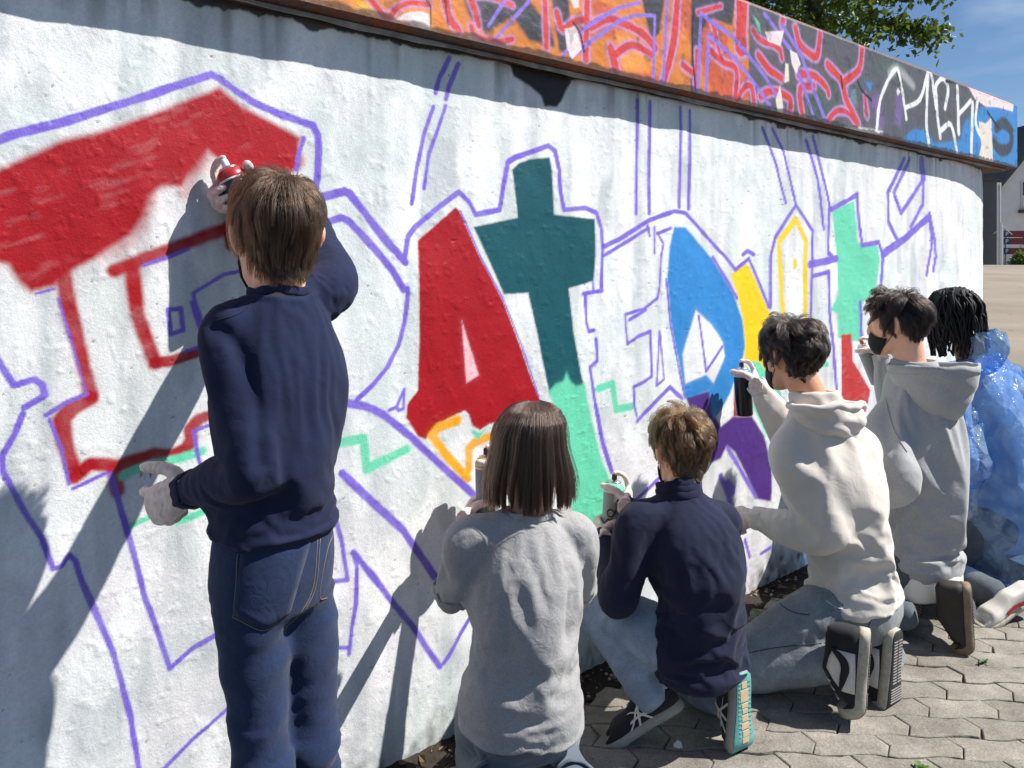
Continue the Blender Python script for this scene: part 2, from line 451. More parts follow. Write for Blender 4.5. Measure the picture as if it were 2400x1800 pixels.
BAND = [
 ('p','grey',0,6.8,1,[(1461,2484),(4667,3238),(4667,1936),(1461,1860)]),
 ('p','greyd',0,10,1,[(53,2142),(255,2188),(392,2102),(410,2040),(305,2040),(239,2097),(143,2028),(83,2065)]),
 ('p','greyd',0,8,1,[(392,2207),(465,2224),(493,2028),(428,2030)]),
 ('p','greyd',0,8.9,1,[(808,2302),(945,2333),(910,2176),(864,2145)]),
 ('p','greyd',0,8,1,[(1091,2366),(1373,2414),(1345,2292),(1195,2294),(1142,2205),(1112,1964),(1086,1961)]),
 ('p','yell2',0,10.8,1,[(-277,2033),(-217,2041),(-192,2008),(-253,2006)]),
 ('p','orange2',0,20.2,1,[(680,2146),(808,2127),(853,2032),(722,2011)]),
 ('p','green2',0,33.8,0.6,[(1777,2018),(1863,2112),(2043,2166),(2119,2235),(2158,2145),(2081,2000),(1863,1956)]),
 ('p','violet2',0,25,0.7,[(2489,2171),(2578,2215),(2647,2066),(2578,2017)]),
 ('p','violet2',0,21.6,0.7,[(2765,2274),(2853,2200),(2814,2064),(2746,2078)]),
 ('p','green2',0,47,0.5,[(2533,2364),(2814,2433),(2913,2318),(2624,2295)]),
 ('p','cyan2',0,15.9,0.6,[(2217,2192),(2339,2190),(2360,2113),(2257,2109)]),
 ('p','blue2',0,10.2,1,[(2424,2243),(2511,2246),(2489,2202)]),
 ('p','blue2',0,14.5,1,[(2804,1966),(2873,2032),(2965,2073),(3101,2088),(3233,2031),(3587,2079),(3650,2197),(3913,2318),(4544,2429),(4625,1933),(3525,1915)]),
 ('p','pinkw',0,2.3,1,[(-153,2010),(-134,2028),(-108,2039),(-74,2048),(-52,2044),(-49,2001),(-94,2001)]),
 ('s','lilac',27.9,4.4,0.85,[(-251,2061),(-239,2051),(-226,2040),(-214,2030),(-204,2022),(-197,2015),(-192,2010),(-188,2006),(-183,2001)]),
 ('s','lilac',25.9,4.5,0.85,[(-173,2010),(-168,2017),(-165,2024),(-160,2031),(-153,2038),(-144,2045),(-133,2052),(-120,2059),(-108,2064),(-95,2066),(-81,2068),(-67,2068),(-53,2069)]),
 ('s','lilac',34.7,4.7,0.85,[(-5,2117),(-1,2099),(3,2081),(7,2064),(12,2050),(20,2040),(28,2032),(37,2026),(46,2019)]),
 ('s','lilac',28.7,4.9,0.85,[(90,2040),(92,2033),(94,2026),(97,2019),(105,2015),(120,2013),(141,2012),(163,2013),(182,2015),(198,2018),(212,2022),(225,2027),(239,2032)]),
 ('s','lilac',32.2,4.8,0.85,[(83,2125),(87,2117),(92,2109),(96,2101),(101,2092),(105,2082),(108,2071),(112,2059),(116,2047)]),
 ('s','lilac',29.5,4.9,0.85,[(98,2128),(112,2131),(127,2135),(142,2138),(159,2139),(177,2139),(197,2137),(218,2134),(239,2132)]),
 ('s','lilac',36.9,5.2,0.85,[(367,2201),(375,2034)]),
 ('s','lilac',35.5,5.3,0.85,[(419,2147),(424,2134),(429,2120),(435,2108),(443,2102),(453,2104),(466,2113),(479,2124),(493,2133),(507,2139),(521,2144),(535,2149),(550,2154)]),
 ('s','lilac',38.7,5.5,0.85,[(552,2243),(546,2024)]),
 ('s','lilac',42.7,5.7,0.85,[(569,2135),(590,2147),(611,2159),(633,2170),(660,2177),(694,2178),(734,2175),(774,2170),(808,2164),(833,2156),(852,2145),(869,2135),(887,2124)]),
 ('s','lilac',48.4,5.6,0.85,[(664,2079),(691,2006)]),
 ('s','lilac',38.1,5.8,0.85,[(686,2065),(705,2078),(724,2092),(743,2104),(765,2112),(789,2113),(816,2109),(843,2103),(871,2097)]),
 ('s','lilac',51.9,6.1,0.85,[(1017,2349),(1010,2301),(1004,2252),(997,2205),(988,2160),(976,2121),(963,2085),(949,2050),(936,2016)]),
 ('s','lilac',34.2,6.4,0.85,[(1132,2297),(1275,2353)]),
 ('s','lilac',42.8,6.3,0.85,[(1124,2154),(1117,2020)]),
 ('s','lilac',41.9,6.5,0.85,[(1227,2269),(1239,2239),(1252,2207),(1264,2178),(1275,2157),(1285,2145),(1293,2142),(1301,2140),(1308,2138)]),
 ('s','lilac',44.1,7,0.85,[(1490,2301),(1501,2293),(1509,2285),(1521,2278),(1539,2273),(1569,2270),(1607,2270),(1646,2270),(1674,2266),(1690,2259),(1696,2249),(1699,2238),(1704,2227)]),
 ('s','lilac',52.2,7.1,0.85,[(1714,2394),(1707,2368)]),
 ('s','lilac',57.1,7.4,0.85,[(1808,2375),(1815,2358),(1822,2341),(1831,2324),(1845,2310),(1870,2299),(1901,2290),(1933,2283),(1959,2280),(1975,2281),(1985,2285),(1992,2292),(1999,2304),(2004,2322),(2008,2346),(2011,2371),(2014,2395)]),
 ('s','lilac',51.5,7,0.85,[(1527,2209),(1547,2198),(1566,2186),(1587,2175),(1607,2165),(1629,2158),(1652,2153),(1674,2148),(1697,2143)]),
 ('s','lilac',52.5,7.5,0.85,[(1832,2182),(1863,2187),(1895,2192),(1928,2196),(1959,2196),(1991,2191),(2023,2181),(2052,2169),(2073,2159),(2084,2151),(2087,2144),(2087,2138),(2089,2131)]),
 ('s','lilac',55.8,7.3,0.85,[(1959,2148),(1927,2143),(1893,2139),(1864,2133),(1845,2118),(1842,2093),(1849,2059),(1860,2022),(1870,1986)]),
 ('s','lilac',65.4,7.8,0.85,[(2081,2263),(2115,2250),(2150,2236),(2183,2222),(2209,2207),(2224,2191),(2231,2174),(2237,2156),(2249,2136),(2272,2112),(2300,2085),(2331,2057),(2360,2029)]),
 ('s','lilac',63.5,8,0.85,[(2403,2390),(2397,2365),(2394,2339),(2386,2314),(2369,2289),(2338,2265),(2298,2242),(2254,2220),(2213,2197)]),
 ('s','lilac',49.1,7.8,0.85,[(2081,2008),(2098,2022),(2114,2037),(2131,2051),(2150,2062),(2173,2070),(2198,2074),(2224,2076),(2249,2075),(2272,2069),(2295,2060),(2317,2049),(2339,2038)]),
 ('s','lilac',60.8,8.1,0.85,[(2433,2167),(2450,2088)]),
 ('s','lilac',45.8,6.7,0.85,[(1379,2009),(1392,2024),(1405,2041),(1418,2055),(1431,2066),(1445,2073),(1459,2078),(1471,2078),(1481,2074),(1488,2061),(1491,2043),(1494,2022),(1496,2003)]),
 ('s','lilac',51.7,7.1,0.85,[(1545,2047),(1565,2057),(1584,2067),(1605,2076),(1630,2082),(1661,2083),(1699,2081),(1735,2076),(1760,2068),(1771,2057),(1771,2043),(1768,2028),(1767,2013)]),
 ('s','lilac',47.1,6.5,0.85,[(1208,2171),(1227,2163),(1246,2156),(1266,2149),(1286,2142),(1309,2140),(1335,2140),(1357,2137),(1373,2127),(1379,2108),(1378,2081),(1373,2052),(1370,2024)]),
 ('s','lilac',40.2,6.2,0.85,[(1042,2090),(1102,2069)]),
 ('s','lilac',94.4,6.7,0.85,[(1411,2397),(1405,2221)]),
 ('s','red2',17.5,2.2,1,[(-251,2061),(-239,2051),(-226,2040),(-214,2030),(-204,2022),(-197,2015),(-192,2010),(-188,2006),(-183,2001)]),
 ('s','red2',15.3,2.2,1,[(-173,2010),(-168,2017),(-165,2024),(-160,2031),(-153,2038),(-144,2045),(-133,2052),(-120,2059),(-108,2064),(-95,2066),(-81,2068),(-67,2068),(-53,2069)]),
 ('s','red2',22.7,2.3,1,[(-5,2117),(-1,2099),(3,2081),(7,2064),(12,2050),(20,2040),(28,2032),(37,2026),(46,2019)]),
 ('s','red2',17,2.4,1,[(90,2040),(92,2033),(94,2026),(97,2019),(105,2015),(120,2013),(141,2012),(163,2013),(182,2015),(198,2018),(212,2022),(225,2027),(239,2032)]),
 ('s','red2',19.6,2.4,1,[(83,2125),(87,2117),(92,2109),(96,2101),(101,2092),(105,2082),(108,2071),(112,2059),(116,2047)]),
 ('s','red2',18,2.5,1,[(98,2128),(112,2131),(127,2135),(142,2138),(159,2139),(177,2139),(197,2137),(218,2134),(239,2132)]),
 ('s','red2',21.8,2.6,1,[(367,2201),(375,2034)]),
 ('s','red2',21.6,2.7,1,[(419,2147),(424,2134),(429,2120),(435,2108),(443,2102),(453,2104),(466,2113),(479,2124),(493,2133),(507,2139),(521,2144),(535,2149),(550,2154)]),
 ('s','red2',22.1,2.7,1,[(552,2243),(546,2024)]),
 ('s','red2',27.9,2.9,1,[(569,2135),(590,2147),(611,2159),(633,2170),(660,2177),(694,2178),(734,2175),(774,2170),(808,2164),(833,2156),(852,2145),(869,2135),(887,2124)]),
 ('s','red2',31.6,2.8,1,[(664,2079),(691,2006)]),
 ('s','red2',23.2,2.9,1,[(686,2065),(705,2078),(724,2092),(743,2104),(765,2112),(789,2113),(816,2109),(843,2103),(871,2097)]),
 ('s','red2',32.4,3,1,[(1017,2349),(1010,2301),(1004,2252),(997,2205),(988,2160),(976,2121),(963,2085),(949,2050),(936,2016)]),
 ('s','red2',18,3.2,1,[(1132,2297),(1275,2353)]),
 ('s','red2',21.4,3.1,1,[(1124,2154),(1117,2020)]),
 ('s','red2',21,3.2,1,[(1227,2269),(1239,2239),(1252,2207),(1264,2178),(1275,2157),(1285,2145),(1293,2142),(1301,2140),(1308,2138)]),
 ('s','red2',23.2,3.5,1,[(1490,2301),(1501,2293),(1509,2285),(1521,2278),(1539,2273),(1569,2270),(1607,2270),(1646,2270),(1674,2266),(1690,2259),(1696,2249),(1699,2238),(1704,2227)]),
 ('s','red2',26.1,3.6,1,[(1714,2394),(1707,2368)]),
 ('s','red2',31.4,3.7,1,[(1808,2375),(1815,2358),(1822,2341),(1831,2324),(1845,2310),(1870,2299),(1901,2290),(1933,2283),(1959,2280),(1975,2281),(1985,2285),(1992,2292),(1999,2304),(2004,2322),(2008,2346),(2011,2371),(2014,2395)]),
 ('s','red2',30.4,3.5,1,[(1527,2209),(1547,2198),(1566,2186),(1587,2175),(1607,2165),(1629,2158),(1652,2153),(1674,2148),(1697,2143)]),
 ('s','red2',30,3.8,1,[(1832,2182),(1863,2187),(1895,2192),(1928,2196),(1959,2196),(1991,2191),(2023,2181),(2052,2169),(2073,2159),(2084,2151),(2087,2144),(2087,2138),(2089,2131)]),
 ('s','red2',30.7,3.7,1,[(1959,2148),(1927,2143),(1893,2139),(1864,2133),(1845,2118),(1842,2093),(1849,2059),(1860,2022),(1870,1986)]),
 ('s','red2',37.4,3.9,1,[(2081,2263),(2115,2250),(2150,2236),(2183,2222),(2209,2207),(2224,2191),(2231,2174),(2237,2156),(2249,2136),(2272,2112),(2300,2085),(2331,2057),(2360,2029)]),
 ('s','red2',34.9,4,1,[(2403,2390),(2397,2365),(2394,2339),(2386,2314),(2369,2289),(2338,2265),(2298,2242),(2254,2220),(2213,2197)]),
 ('s','red2',24.6,3.9,1,[(2081,2008),(2098,2022),(2114,2037),(2131,2051),(2150,2062),(2173,2070),(2198,2074),(2224,2076),(2249,2075),(2272,2069),(2295,2060),(2317,2049),(2339,2038)]),
 ('s','red2',26.6,4.1,1,[(2433,2167),(2450,2088)]),
 ('s','red2',24.1,3.4,1,[(1379,2009),(1392,2024),(1405,2041),(1418,2055),(1431,2066),(1445,2073),(1459,2078),(1471,2078),(1481,2074),(1488,2061),(1491,2043),(1494,2022),(1496,2003)]),
 ('s','red2',30.6,3.5,1,[(1545,2047),(1565,2057),(1584,2067),(1605,2076),(1630,2082),(1661,2083),(1699,2081),(1735,2076),(1760,2068),(1771,2057),(1771,2043),(1768,2028),(1767,2013)]),
 ('s','red2',26.9,3.3,1,[(1208,2171),(1227,2163),(1246,2156),(1266,2149),(1286,2142),(1309,2140),(1335,2140),(1357,2137),(1373,2127),(1379,2108),(1378,2081),(1373,2052),(1370,2024)]),
 ('s','red2',23,3.1,1,[(1042,2090),(1102,2069)]),
 ('s','red2',70.1,3.3,1,[(1411,2397),(1405,2221)]),
 ('s','purple2',11.3,1.8,1,[(214,2142),(150,2053)]),
 ('s','purple2',11.4,1.9,1,[(310,2163),(182,2027)]),
 ('s','purple2',12.8,2.1,1,[(441,2014),(529,2117),(703,2224),(808,2264)]),
 ('s','purple2',14,2.1,1,[(483,2021),(558,2079),(703,2180),(780,2214),(885,2236),(878,1999)]),
 ('s','purple2',17.5,2.3,1,[(955,2320),(931,2001)]),
 ('s','purple2',19.1,2.4,1,[(1150,2296),(1127,1996)]),
 ('s','purple2',18.2,2.5,1,[(1150,2296),(1356,2250),(1582,2130),(1747,1995)]),
 ('s','purple2',19.5,2.4,1,[(1197,2231),(1179,1999)]),
 ('s','purple2',18,2.5,1,[(1197,2226),(1368,2169),(1518,2082),(1639,2001)]),
 ('s','purple2',21.6,2.7,1,[(1573,2384),(1770,2276),(1973,1995)]),
 ('s','purple2',22.7,2.8,1,[(1710,2363),(1856,2266),(1948,2146),(2066,2006)]),
 ('s','white',25.3,3.2,0.95,[(2551,2020),(2560,2059),(2568,2099),(2578,2138),(2592,2175),(2613,2211),(2640,2246),(2668,2278),(2694,2304),(2717,2325),(2740,2343),(2761,2353),(2780,2354),(2796,2342),(2809,2320),(2821,2292),(2834,2263),(2846,2231),(2859,2195),(2871,2157),(2883,2121)]),
 ('s','white',27,3.4,0.95,[(2883,2178),(2926,2193),(2971,2206),(3014,2223),(3053,2247),(3088,2290),(3118,2346),(3146,2394),(3172,2413),(3194,2391),(3213,2341),(3231,2280),(3250,2223)]),
 ('s','white',31.2,3.4,0.95,[(3150,2375),(3143,2315),(3135,2253),(3129,2194),(3128,2141),(3134,2097),(3146,2060),(3159,2025),(3172,1988)]),
 ('s','white',30,3.5,0.95,[(3250,2230),(3247,2259),(3243,2288),(3243,2316),(3250,2340),(3269,2361),(3297,2379),(3327,2394),(3353,2400),(3374,2396),(3394,2384),(3409,2367),(3417,2348),(3414,2325),(3403,2297),(3389,2268),(3376,2240)]),
 ('s','white',31.9,3.5,0.95,[(3250,2316),(3255,2285),(3260,2254),(3265,2222),(3272,2191),(3281,2161),(3291,2130),(3302,2100),(3312,2070)]),
 ('s','white',29.5,3.6,0.95,[(3324,2111),(3358,2126),(3393,2145),(3428,2158),(3459,2155),(3485,2129),(3507,2086),(3528,2037),(3550,1990)]),
 ('s','white',35.9,3.7,0.95,[(3550,2384),(3568,2124)]),
 ('s','white',27.5,3.7,0.95,[(3568,2228),(3753,2334)]),
 ('s','white',38,3.8,0.95,[(3779,2320),(3753,1999)]),
 ('s','white',35,3.8,0.95,[(3852,2338),(3842,2304),(3829,2270),(3821,2237),(3825,2207),(3845,2182),(3876,2160),(3913,2138),(3947,2116)]),
 ('s','white',20.1,8.1,0.9,[(2237,1995),(2289,1999),(2343,2003),(2396,2007),(2446,2010),(2490,2012),(2530,2014),(2570,2015),(2610,2016)]),
 ('s','white',46,19.5,0.35,[(2694,2317),(2713,2329),(2731,2343),(2752,2354),(2780,2358),(2818,2352),(2865,2338),(2915,2320),(2965,2304)]),
 ('s','greyd',74.6,13.5,1,[(4160,2218),(4191,2231),(4222,2246),(4254,2259),(4286,2264),(4324,2261),(4365,2252),(4401,2238),(4424,2220),(4432,2198),(4428,2170),(4414,2143),(4393,2121),(4361,2107),(4318,2096),(4273,2089),(4234,2087),(4203,2091),(4175,2100),(4150,2111),(4123,2121)]),
 ('p','pinkw',0,5.3,1,[(3707,2407),(4488,2446),(4456,2356),(4196,2350),(3982,2327),(3812,2350)]),
 ('p','cream',0,5.2,1,[(3872,2226),(3982,2223),(4073,2273),(4102,1993),(3852,1979),(3913,2087)]),
 ('p','pinkw',0,3.5,1,[(1576,2314),(1720,2346),(1691,2276),(1598,2278)]),
 ('p','mintp',0,3.4,1,[(1490,2364),(1536,2339),(1545,2301),(1521,2310)]),
 ('p','pinkw',0,3.6,1,[(1764,2272),(1821,2269),(1849,2228),(1814,2177),(1780,2217)]),
 ('p','cream',0,3.6,1,[(1727,2212),(1753,2212),(1757,2141),(1720,2127)]),
 ('p','cream',0,3.5,1,[(1687,2113),(1707,2045),(1714,2001),(1668,2001),(1655,2047)]),
 ('p','pinkw',0,2.7,1,[(465,2224),(493,2176),(515,2184),(515,2235)]),
 ('p','pinkw',0,2.7,1,[(452,2104),(502,2122),(529,2055),(483,2013),(461,2050)]),
 ('p','cream',0,2.2,1,[(2785,2266),(2814,2249),(2785,2223),(2770,2243)]),
 ('s','black',6.8,1.4,1,[(489,2132),(497,2125),(506,2118),(514,2110),(521,2101),(527,2090),(531,2077),(534,2063),(538,2050)]),
 ('s','black',11.8,2.2,1,[(2770,2339),(2814,2281)]),
 ('s','black',9.4,2.3,1,[(1107,2307),(1103,2272),(1100,2237),(1097,2202),(1096,2165),(1099,2126),(1105,2086),(1111,2045),(1117,2004)]),
 ('s','black',13.9,2,1,[(2201,2229),(2213,2182)]),
 ('s','black',15.7,3,1,[(2360,2234),(2367,2225),(2373,2216),(2381,2207),(2394,2198),(2415,2189),(2441,2180),(2470,2171),(2498,2162)]),
 ('s','black',19.7,2.6,1,[(4010,2299),(4196,2222)]),
 ('s','black',20.9,4.8,1,[(3393,2392),(3556,2412)]),
 ('s','black',5.2,1.2,1,[(-60,2081),(-57,2077),(-52,2073),(-49,2068),(-47,2061),(-46,2051),(-47,2039),(-48,2027),(-49,2014)]),
 ('s','black',4.1,1.2,1,[(0,2094),(10,2026)]),
]

# ================================================================ the painted wall
PAINT = {
 'red': srgb('#a60d1b'), 'redb': srgb('#c23432'), 'mint': srgb('#6cd6b0'), 'teal': srgb('#0d525c'), 'pink': srgb('#eebcc4'),
 'orange': srgb('#f2ab22'), 'yellow': srgb('#f4d01c'), 'blue': srgb('#3489cf'), 'violet': srgb('#512e80'), 'white': srgb('#eceef0'),
 'black': srgb('#16171a'), 'ghost': srgb('#f6f7f8'), 'purple': srgb('#7c66d0'),
 'grey': srgb('#56565a'), 'greyd': srgb('#3b3d44'), 'yell2': srgb('#e9b233'), 'orange2': srgb('#ef9a4a'), 'green2': srgb('#41604d'),
 'violet2': srgb('#7d62a0'), 'cyan2': srgb('#6f97a0'), 'blue2': srgb('#3a83c4'), 'pinkw': srgb('#ead9da'), 'cream': srgb('#e2d8cc'),
 'mintp': srgb('#6cc0a0'), 'lilac': srgb('#bd92c8'), 'red2': srgb('#cf3b34'), 'purple2': srgb('#8a74d6'),
}

_PERM = np.random.default_rng(5).permutation(1024).astype(np.int32); _TAB = np.random.default_rng(6).random(1024).astype(np.float32)
def vnoise(x, y, seed=0):
    """smooth value noise on arrays"""
    def h(i, j): return _TAB[(_PERM[(i + seed * 37) & 1023] + j * 7 + seed * 101) & 1023]
    xf, yf = np.floor(x), np.floor(y)
    fx, fy = (x - xf).astype(np.float32), (y - yf).astype(np.float32); xi, yi = xf.astype(np.int32), yf.astype(np.int32)
    fx = fx * fx * (3 - 2 * fx); fy = fy * fy * (3 - 2 * fy)
    return (h(xi, yi) * (1 - fx) + h(xi + 1, yi) * fx) * (1 - fy) + (h(xi, yi + 1) * (1 - fx) + h(xi + 1, yi + 1) * fx) * fy

def fbm(x, y, seed=0, oct=3):
    t = 0; a = 0.5; s = 0
    for k in range(oct):
        t = t + a * vnoise(x * 2 ** k, y * 2 ** k, seed + k); s += a; a *= 0.5
    return t / s

def paint_layers(items, S, Z):
    """sprays the listed strokes on a grid of wall positions (mm); returns colour and coverage"""
    r, c = len(Z), len(S)
    col = np.zeros((r, c, 3), np.float32); cov = np.zeros((r, c), np.float32)
    for kind, name, w, soft, alpha, pts in items:
        P = np.array(pts, float)
        pad = w / 2 + soft * 3 + 3
        c0, c1 = np.searchsorted(S, (P[:, 0].min() - pad, P[:, 0].max() + pad))
        r0, r1 = np.searchsorted(Z, (P[:, 1].min() - pad, P[:, 1].max() + pad))
        if c1 - c0 < 1 or r1 - r0 < 1: continue
        xs, zs = np.meshgrid(S[c0:c1], Z[r0:r1])
        wob = (fbm(xs / 34, zs / 34, 3) - 0.5) * min(7.0, 2 + w * 0.15) + (vnoise(xs / 7, zs / 7, 9) - 0.5) * 1.6
        segs = list(zip(P[:-1], P[1:])) + ([(P[-1], P[0])] if kind == 'p' else [])
        D = np.full(xs.shape, 1e9)
        for a, b in segs:
            ab = b - a; L = max(ab @ ab, 1e-6)
            t = np.clip(((xs - a[0]) * ab[0] + (zs - a[1]) * ab[1]) / L, 0, 1)
            D = np.minimum(D, np.hypot(xs - a[0] - t * ab[0], zs - a[1] - t * ab[1]))
        if kind == 'p':
            ins = np.zeros(xs.shape, bool)
            for a, b in segs:
                if a[1] == b[1]: continue
                cr = ((a[1] > zs) != (b[1] > zs)) & (xs < (b[0] - a[0]) * (zs - a[1]) / (b[1] - a[1]) + a[0])
                ins ^= cr
            D = np.where(ins, -D, D) + wob
        else:
            D = D - w / 2 * (1 + 0.25 * (vnoise(xs / 60, zs / 60, 5) - 0.5)) + wob * 0.6
        a_ = np.clip(0.5 - D / max(soft * 2, 1.6), 0, 1); a_ = a_ * a_ * (3 - 2 * a_)
        mist = np.exp(-np.maximum(D, 0) / max(soft * 1.6, 2)) * 0.10 * min(1, soft / 4)      # overspray
        a_ = np.maximum(a_, mist) * alpha
        if kind == 's': a_ = a_ * (0.86 + 0.14 * np.clip(fbm(xs / 45, zs / 45, 25) * 1.6, 0, 1))
        if name in ('red', 'redb') and kind == 'p' and w == 0 and soft > 6:                      # thin first coat: white shows in streaks
            st = fbm((xs * 0.9 + zs * 0.45) / 55, (zs - xs * 0.42) / 22, 21)
            a_ = a_ * (1 - 0.09 * np.clip((st - 0.58) / 0.2, 0, 1))
        C = col[r0:r1, c0:c1]; A = cov[r0:r1, c0:c1]
        A2 = a_ + A * (1 - a_)
        C[:] = np.where(A2[..., None] > 1e-4, (np.array(PAINT[name]) * a_[..., None] + C * (A * (1 - a_))[..., None]) / np.maximum(A2, 1e-4)[..., None], C)
        A[:] = A2
    return col, cov

def set_paint(me, col, cov):
    at = me.attributes.new("paint", 'FLOAT_COLOR', 'POINT')
    at.data.foreach_set("color", np.concatenate([col, cov[..., None]], -1).reshape(-1).astype(np.float32))

def plaster_material():
    """colour comes from the painted strokes and whitewash laid on the wall; fine grain and stipple from noise"""
    m, nt, b = nodes_of("sprayed_plaster")
    L = nt.links
    pos = nt.nodes.new("ShaderNodeNewGeometry").outputs["Position"]
    at = nt.nodes.new("ShaderNodeAttribute"); at.attribute_name = "paint"
    n_fn = noise(nt, 190, 4, 0.78, pos)
    fine = ramp(nt, n_fn.outputs[0], [(0.28, 0.84), (0.6, 1.04)]).outputs[0]
    L.new(mixc(nt, 1.0, at.outputs["Color"], fine, 'MULTIPLY'), b.inputs["Base Color"])
    rr = N(nt, "ShaderNodeMapRange"); L.new(at.outputs["Alpha"], rr.inputs[0]); rr.inputs[3].default_value = 0.72; rr.inputs[4].default_value = 0.46
    L.new(rr.outputs[0], b.inputs["Roughness"])
    b.inputs["Specular IOR Level"].default_value = 0.35
    bump(nt, b, n_fn.outputs[0], 0.42, 0.003)
    return m

def mix3(a, b, t): return a * (1 - t[..., None]) + np.asarray(b) * t[..., None]

def whitewash(xs, zs):
    """old whitewash: rolled on in vertical streaks over grey, cold and rosy patches, small pits; colour and relief (m)"""
    st = fbm(xs / 55, zs / 420, 101, 4); pt = fbm(xs / 330, zs / 330, 103, 4); gr = fbm(xs / 9, zs / 9, 107, 2); bl = fbm(xs / 120, zs / 260, 109, 3)
    c = np.zeros(xs.shape + (3,)) + np.array(srgb('#dde0e1'))
    c = mix3(c, srgb('#b9c0c3'), np.clip((0.52 - st) / 0.2, 0, 1) * 0.75)
    c = mix3(c, srgb('#f0f2f2'), np.clip((st - 0.54) / 0.16, 0, 1) * 0.8)
    c = mix3(c, srgb('#d3dddb'), np.clip((0.48 - pt) / 0.12, 0, 1) * 0.6)
    c = mix3(c, srgb('#e9e3e8'), np.clip((pt - 0.56) / 0.1, 0, 1) * 0.5)
    c = mix3(c, srgb('#f4f6f6'), np.clip((bl - 0.57) / 0.1, 0, 1) * 0.6)
    c = c * (0.93 + 0.12 * gr)[..., None]
    # trowel lumps, blisters and pits
    lump = np.clip((fbm(xs / 24, zs / 24, 113, 3) - 0.58) / 0.2, 0, 1) ** 2
    drag = np.clip((fbm(xs / 12 + zs / 40, zs / 34, 117, 2) - 0.66) / 0.2, 0, 1)
    pitn = vnoise(xs / 10.5, zs / 10.5, 119)
    pit = np.clip((pitn - 0.955) / 0.02, 0, 1) * np.clip((fbm(xs / 150, zs / 150, 121) - 0.45) / 0.1, 0, 1)
    c = mix3(c, srgb('#55585b'), pit * 0.75)
    rel = (fbm(xs / 190, zs / 260, 71) - 0.5) * 0.012 + (fbm(xs / 60, zs / 60, 73, 4) - 0.5) * 0.0014 + lump * 0.0010 + drag * 0.0005 - pit * 0.002
    return c, rel

M_PLASTER = plaster_material()
M_CONC = plain("band_concrete", srgb('#4a4541'), 0.85, 0.3, 14, 0.6, 90, bdist=0.004)

WALL_S0, WALL_S1 = -4200.0, 4300.0
def wall_bend(s):           # the wall turns back a little near its free end (mm in, m out)
    t = np.clip((s - 3500.0) / 800.0, 0, 1); return -0.055 * t * t

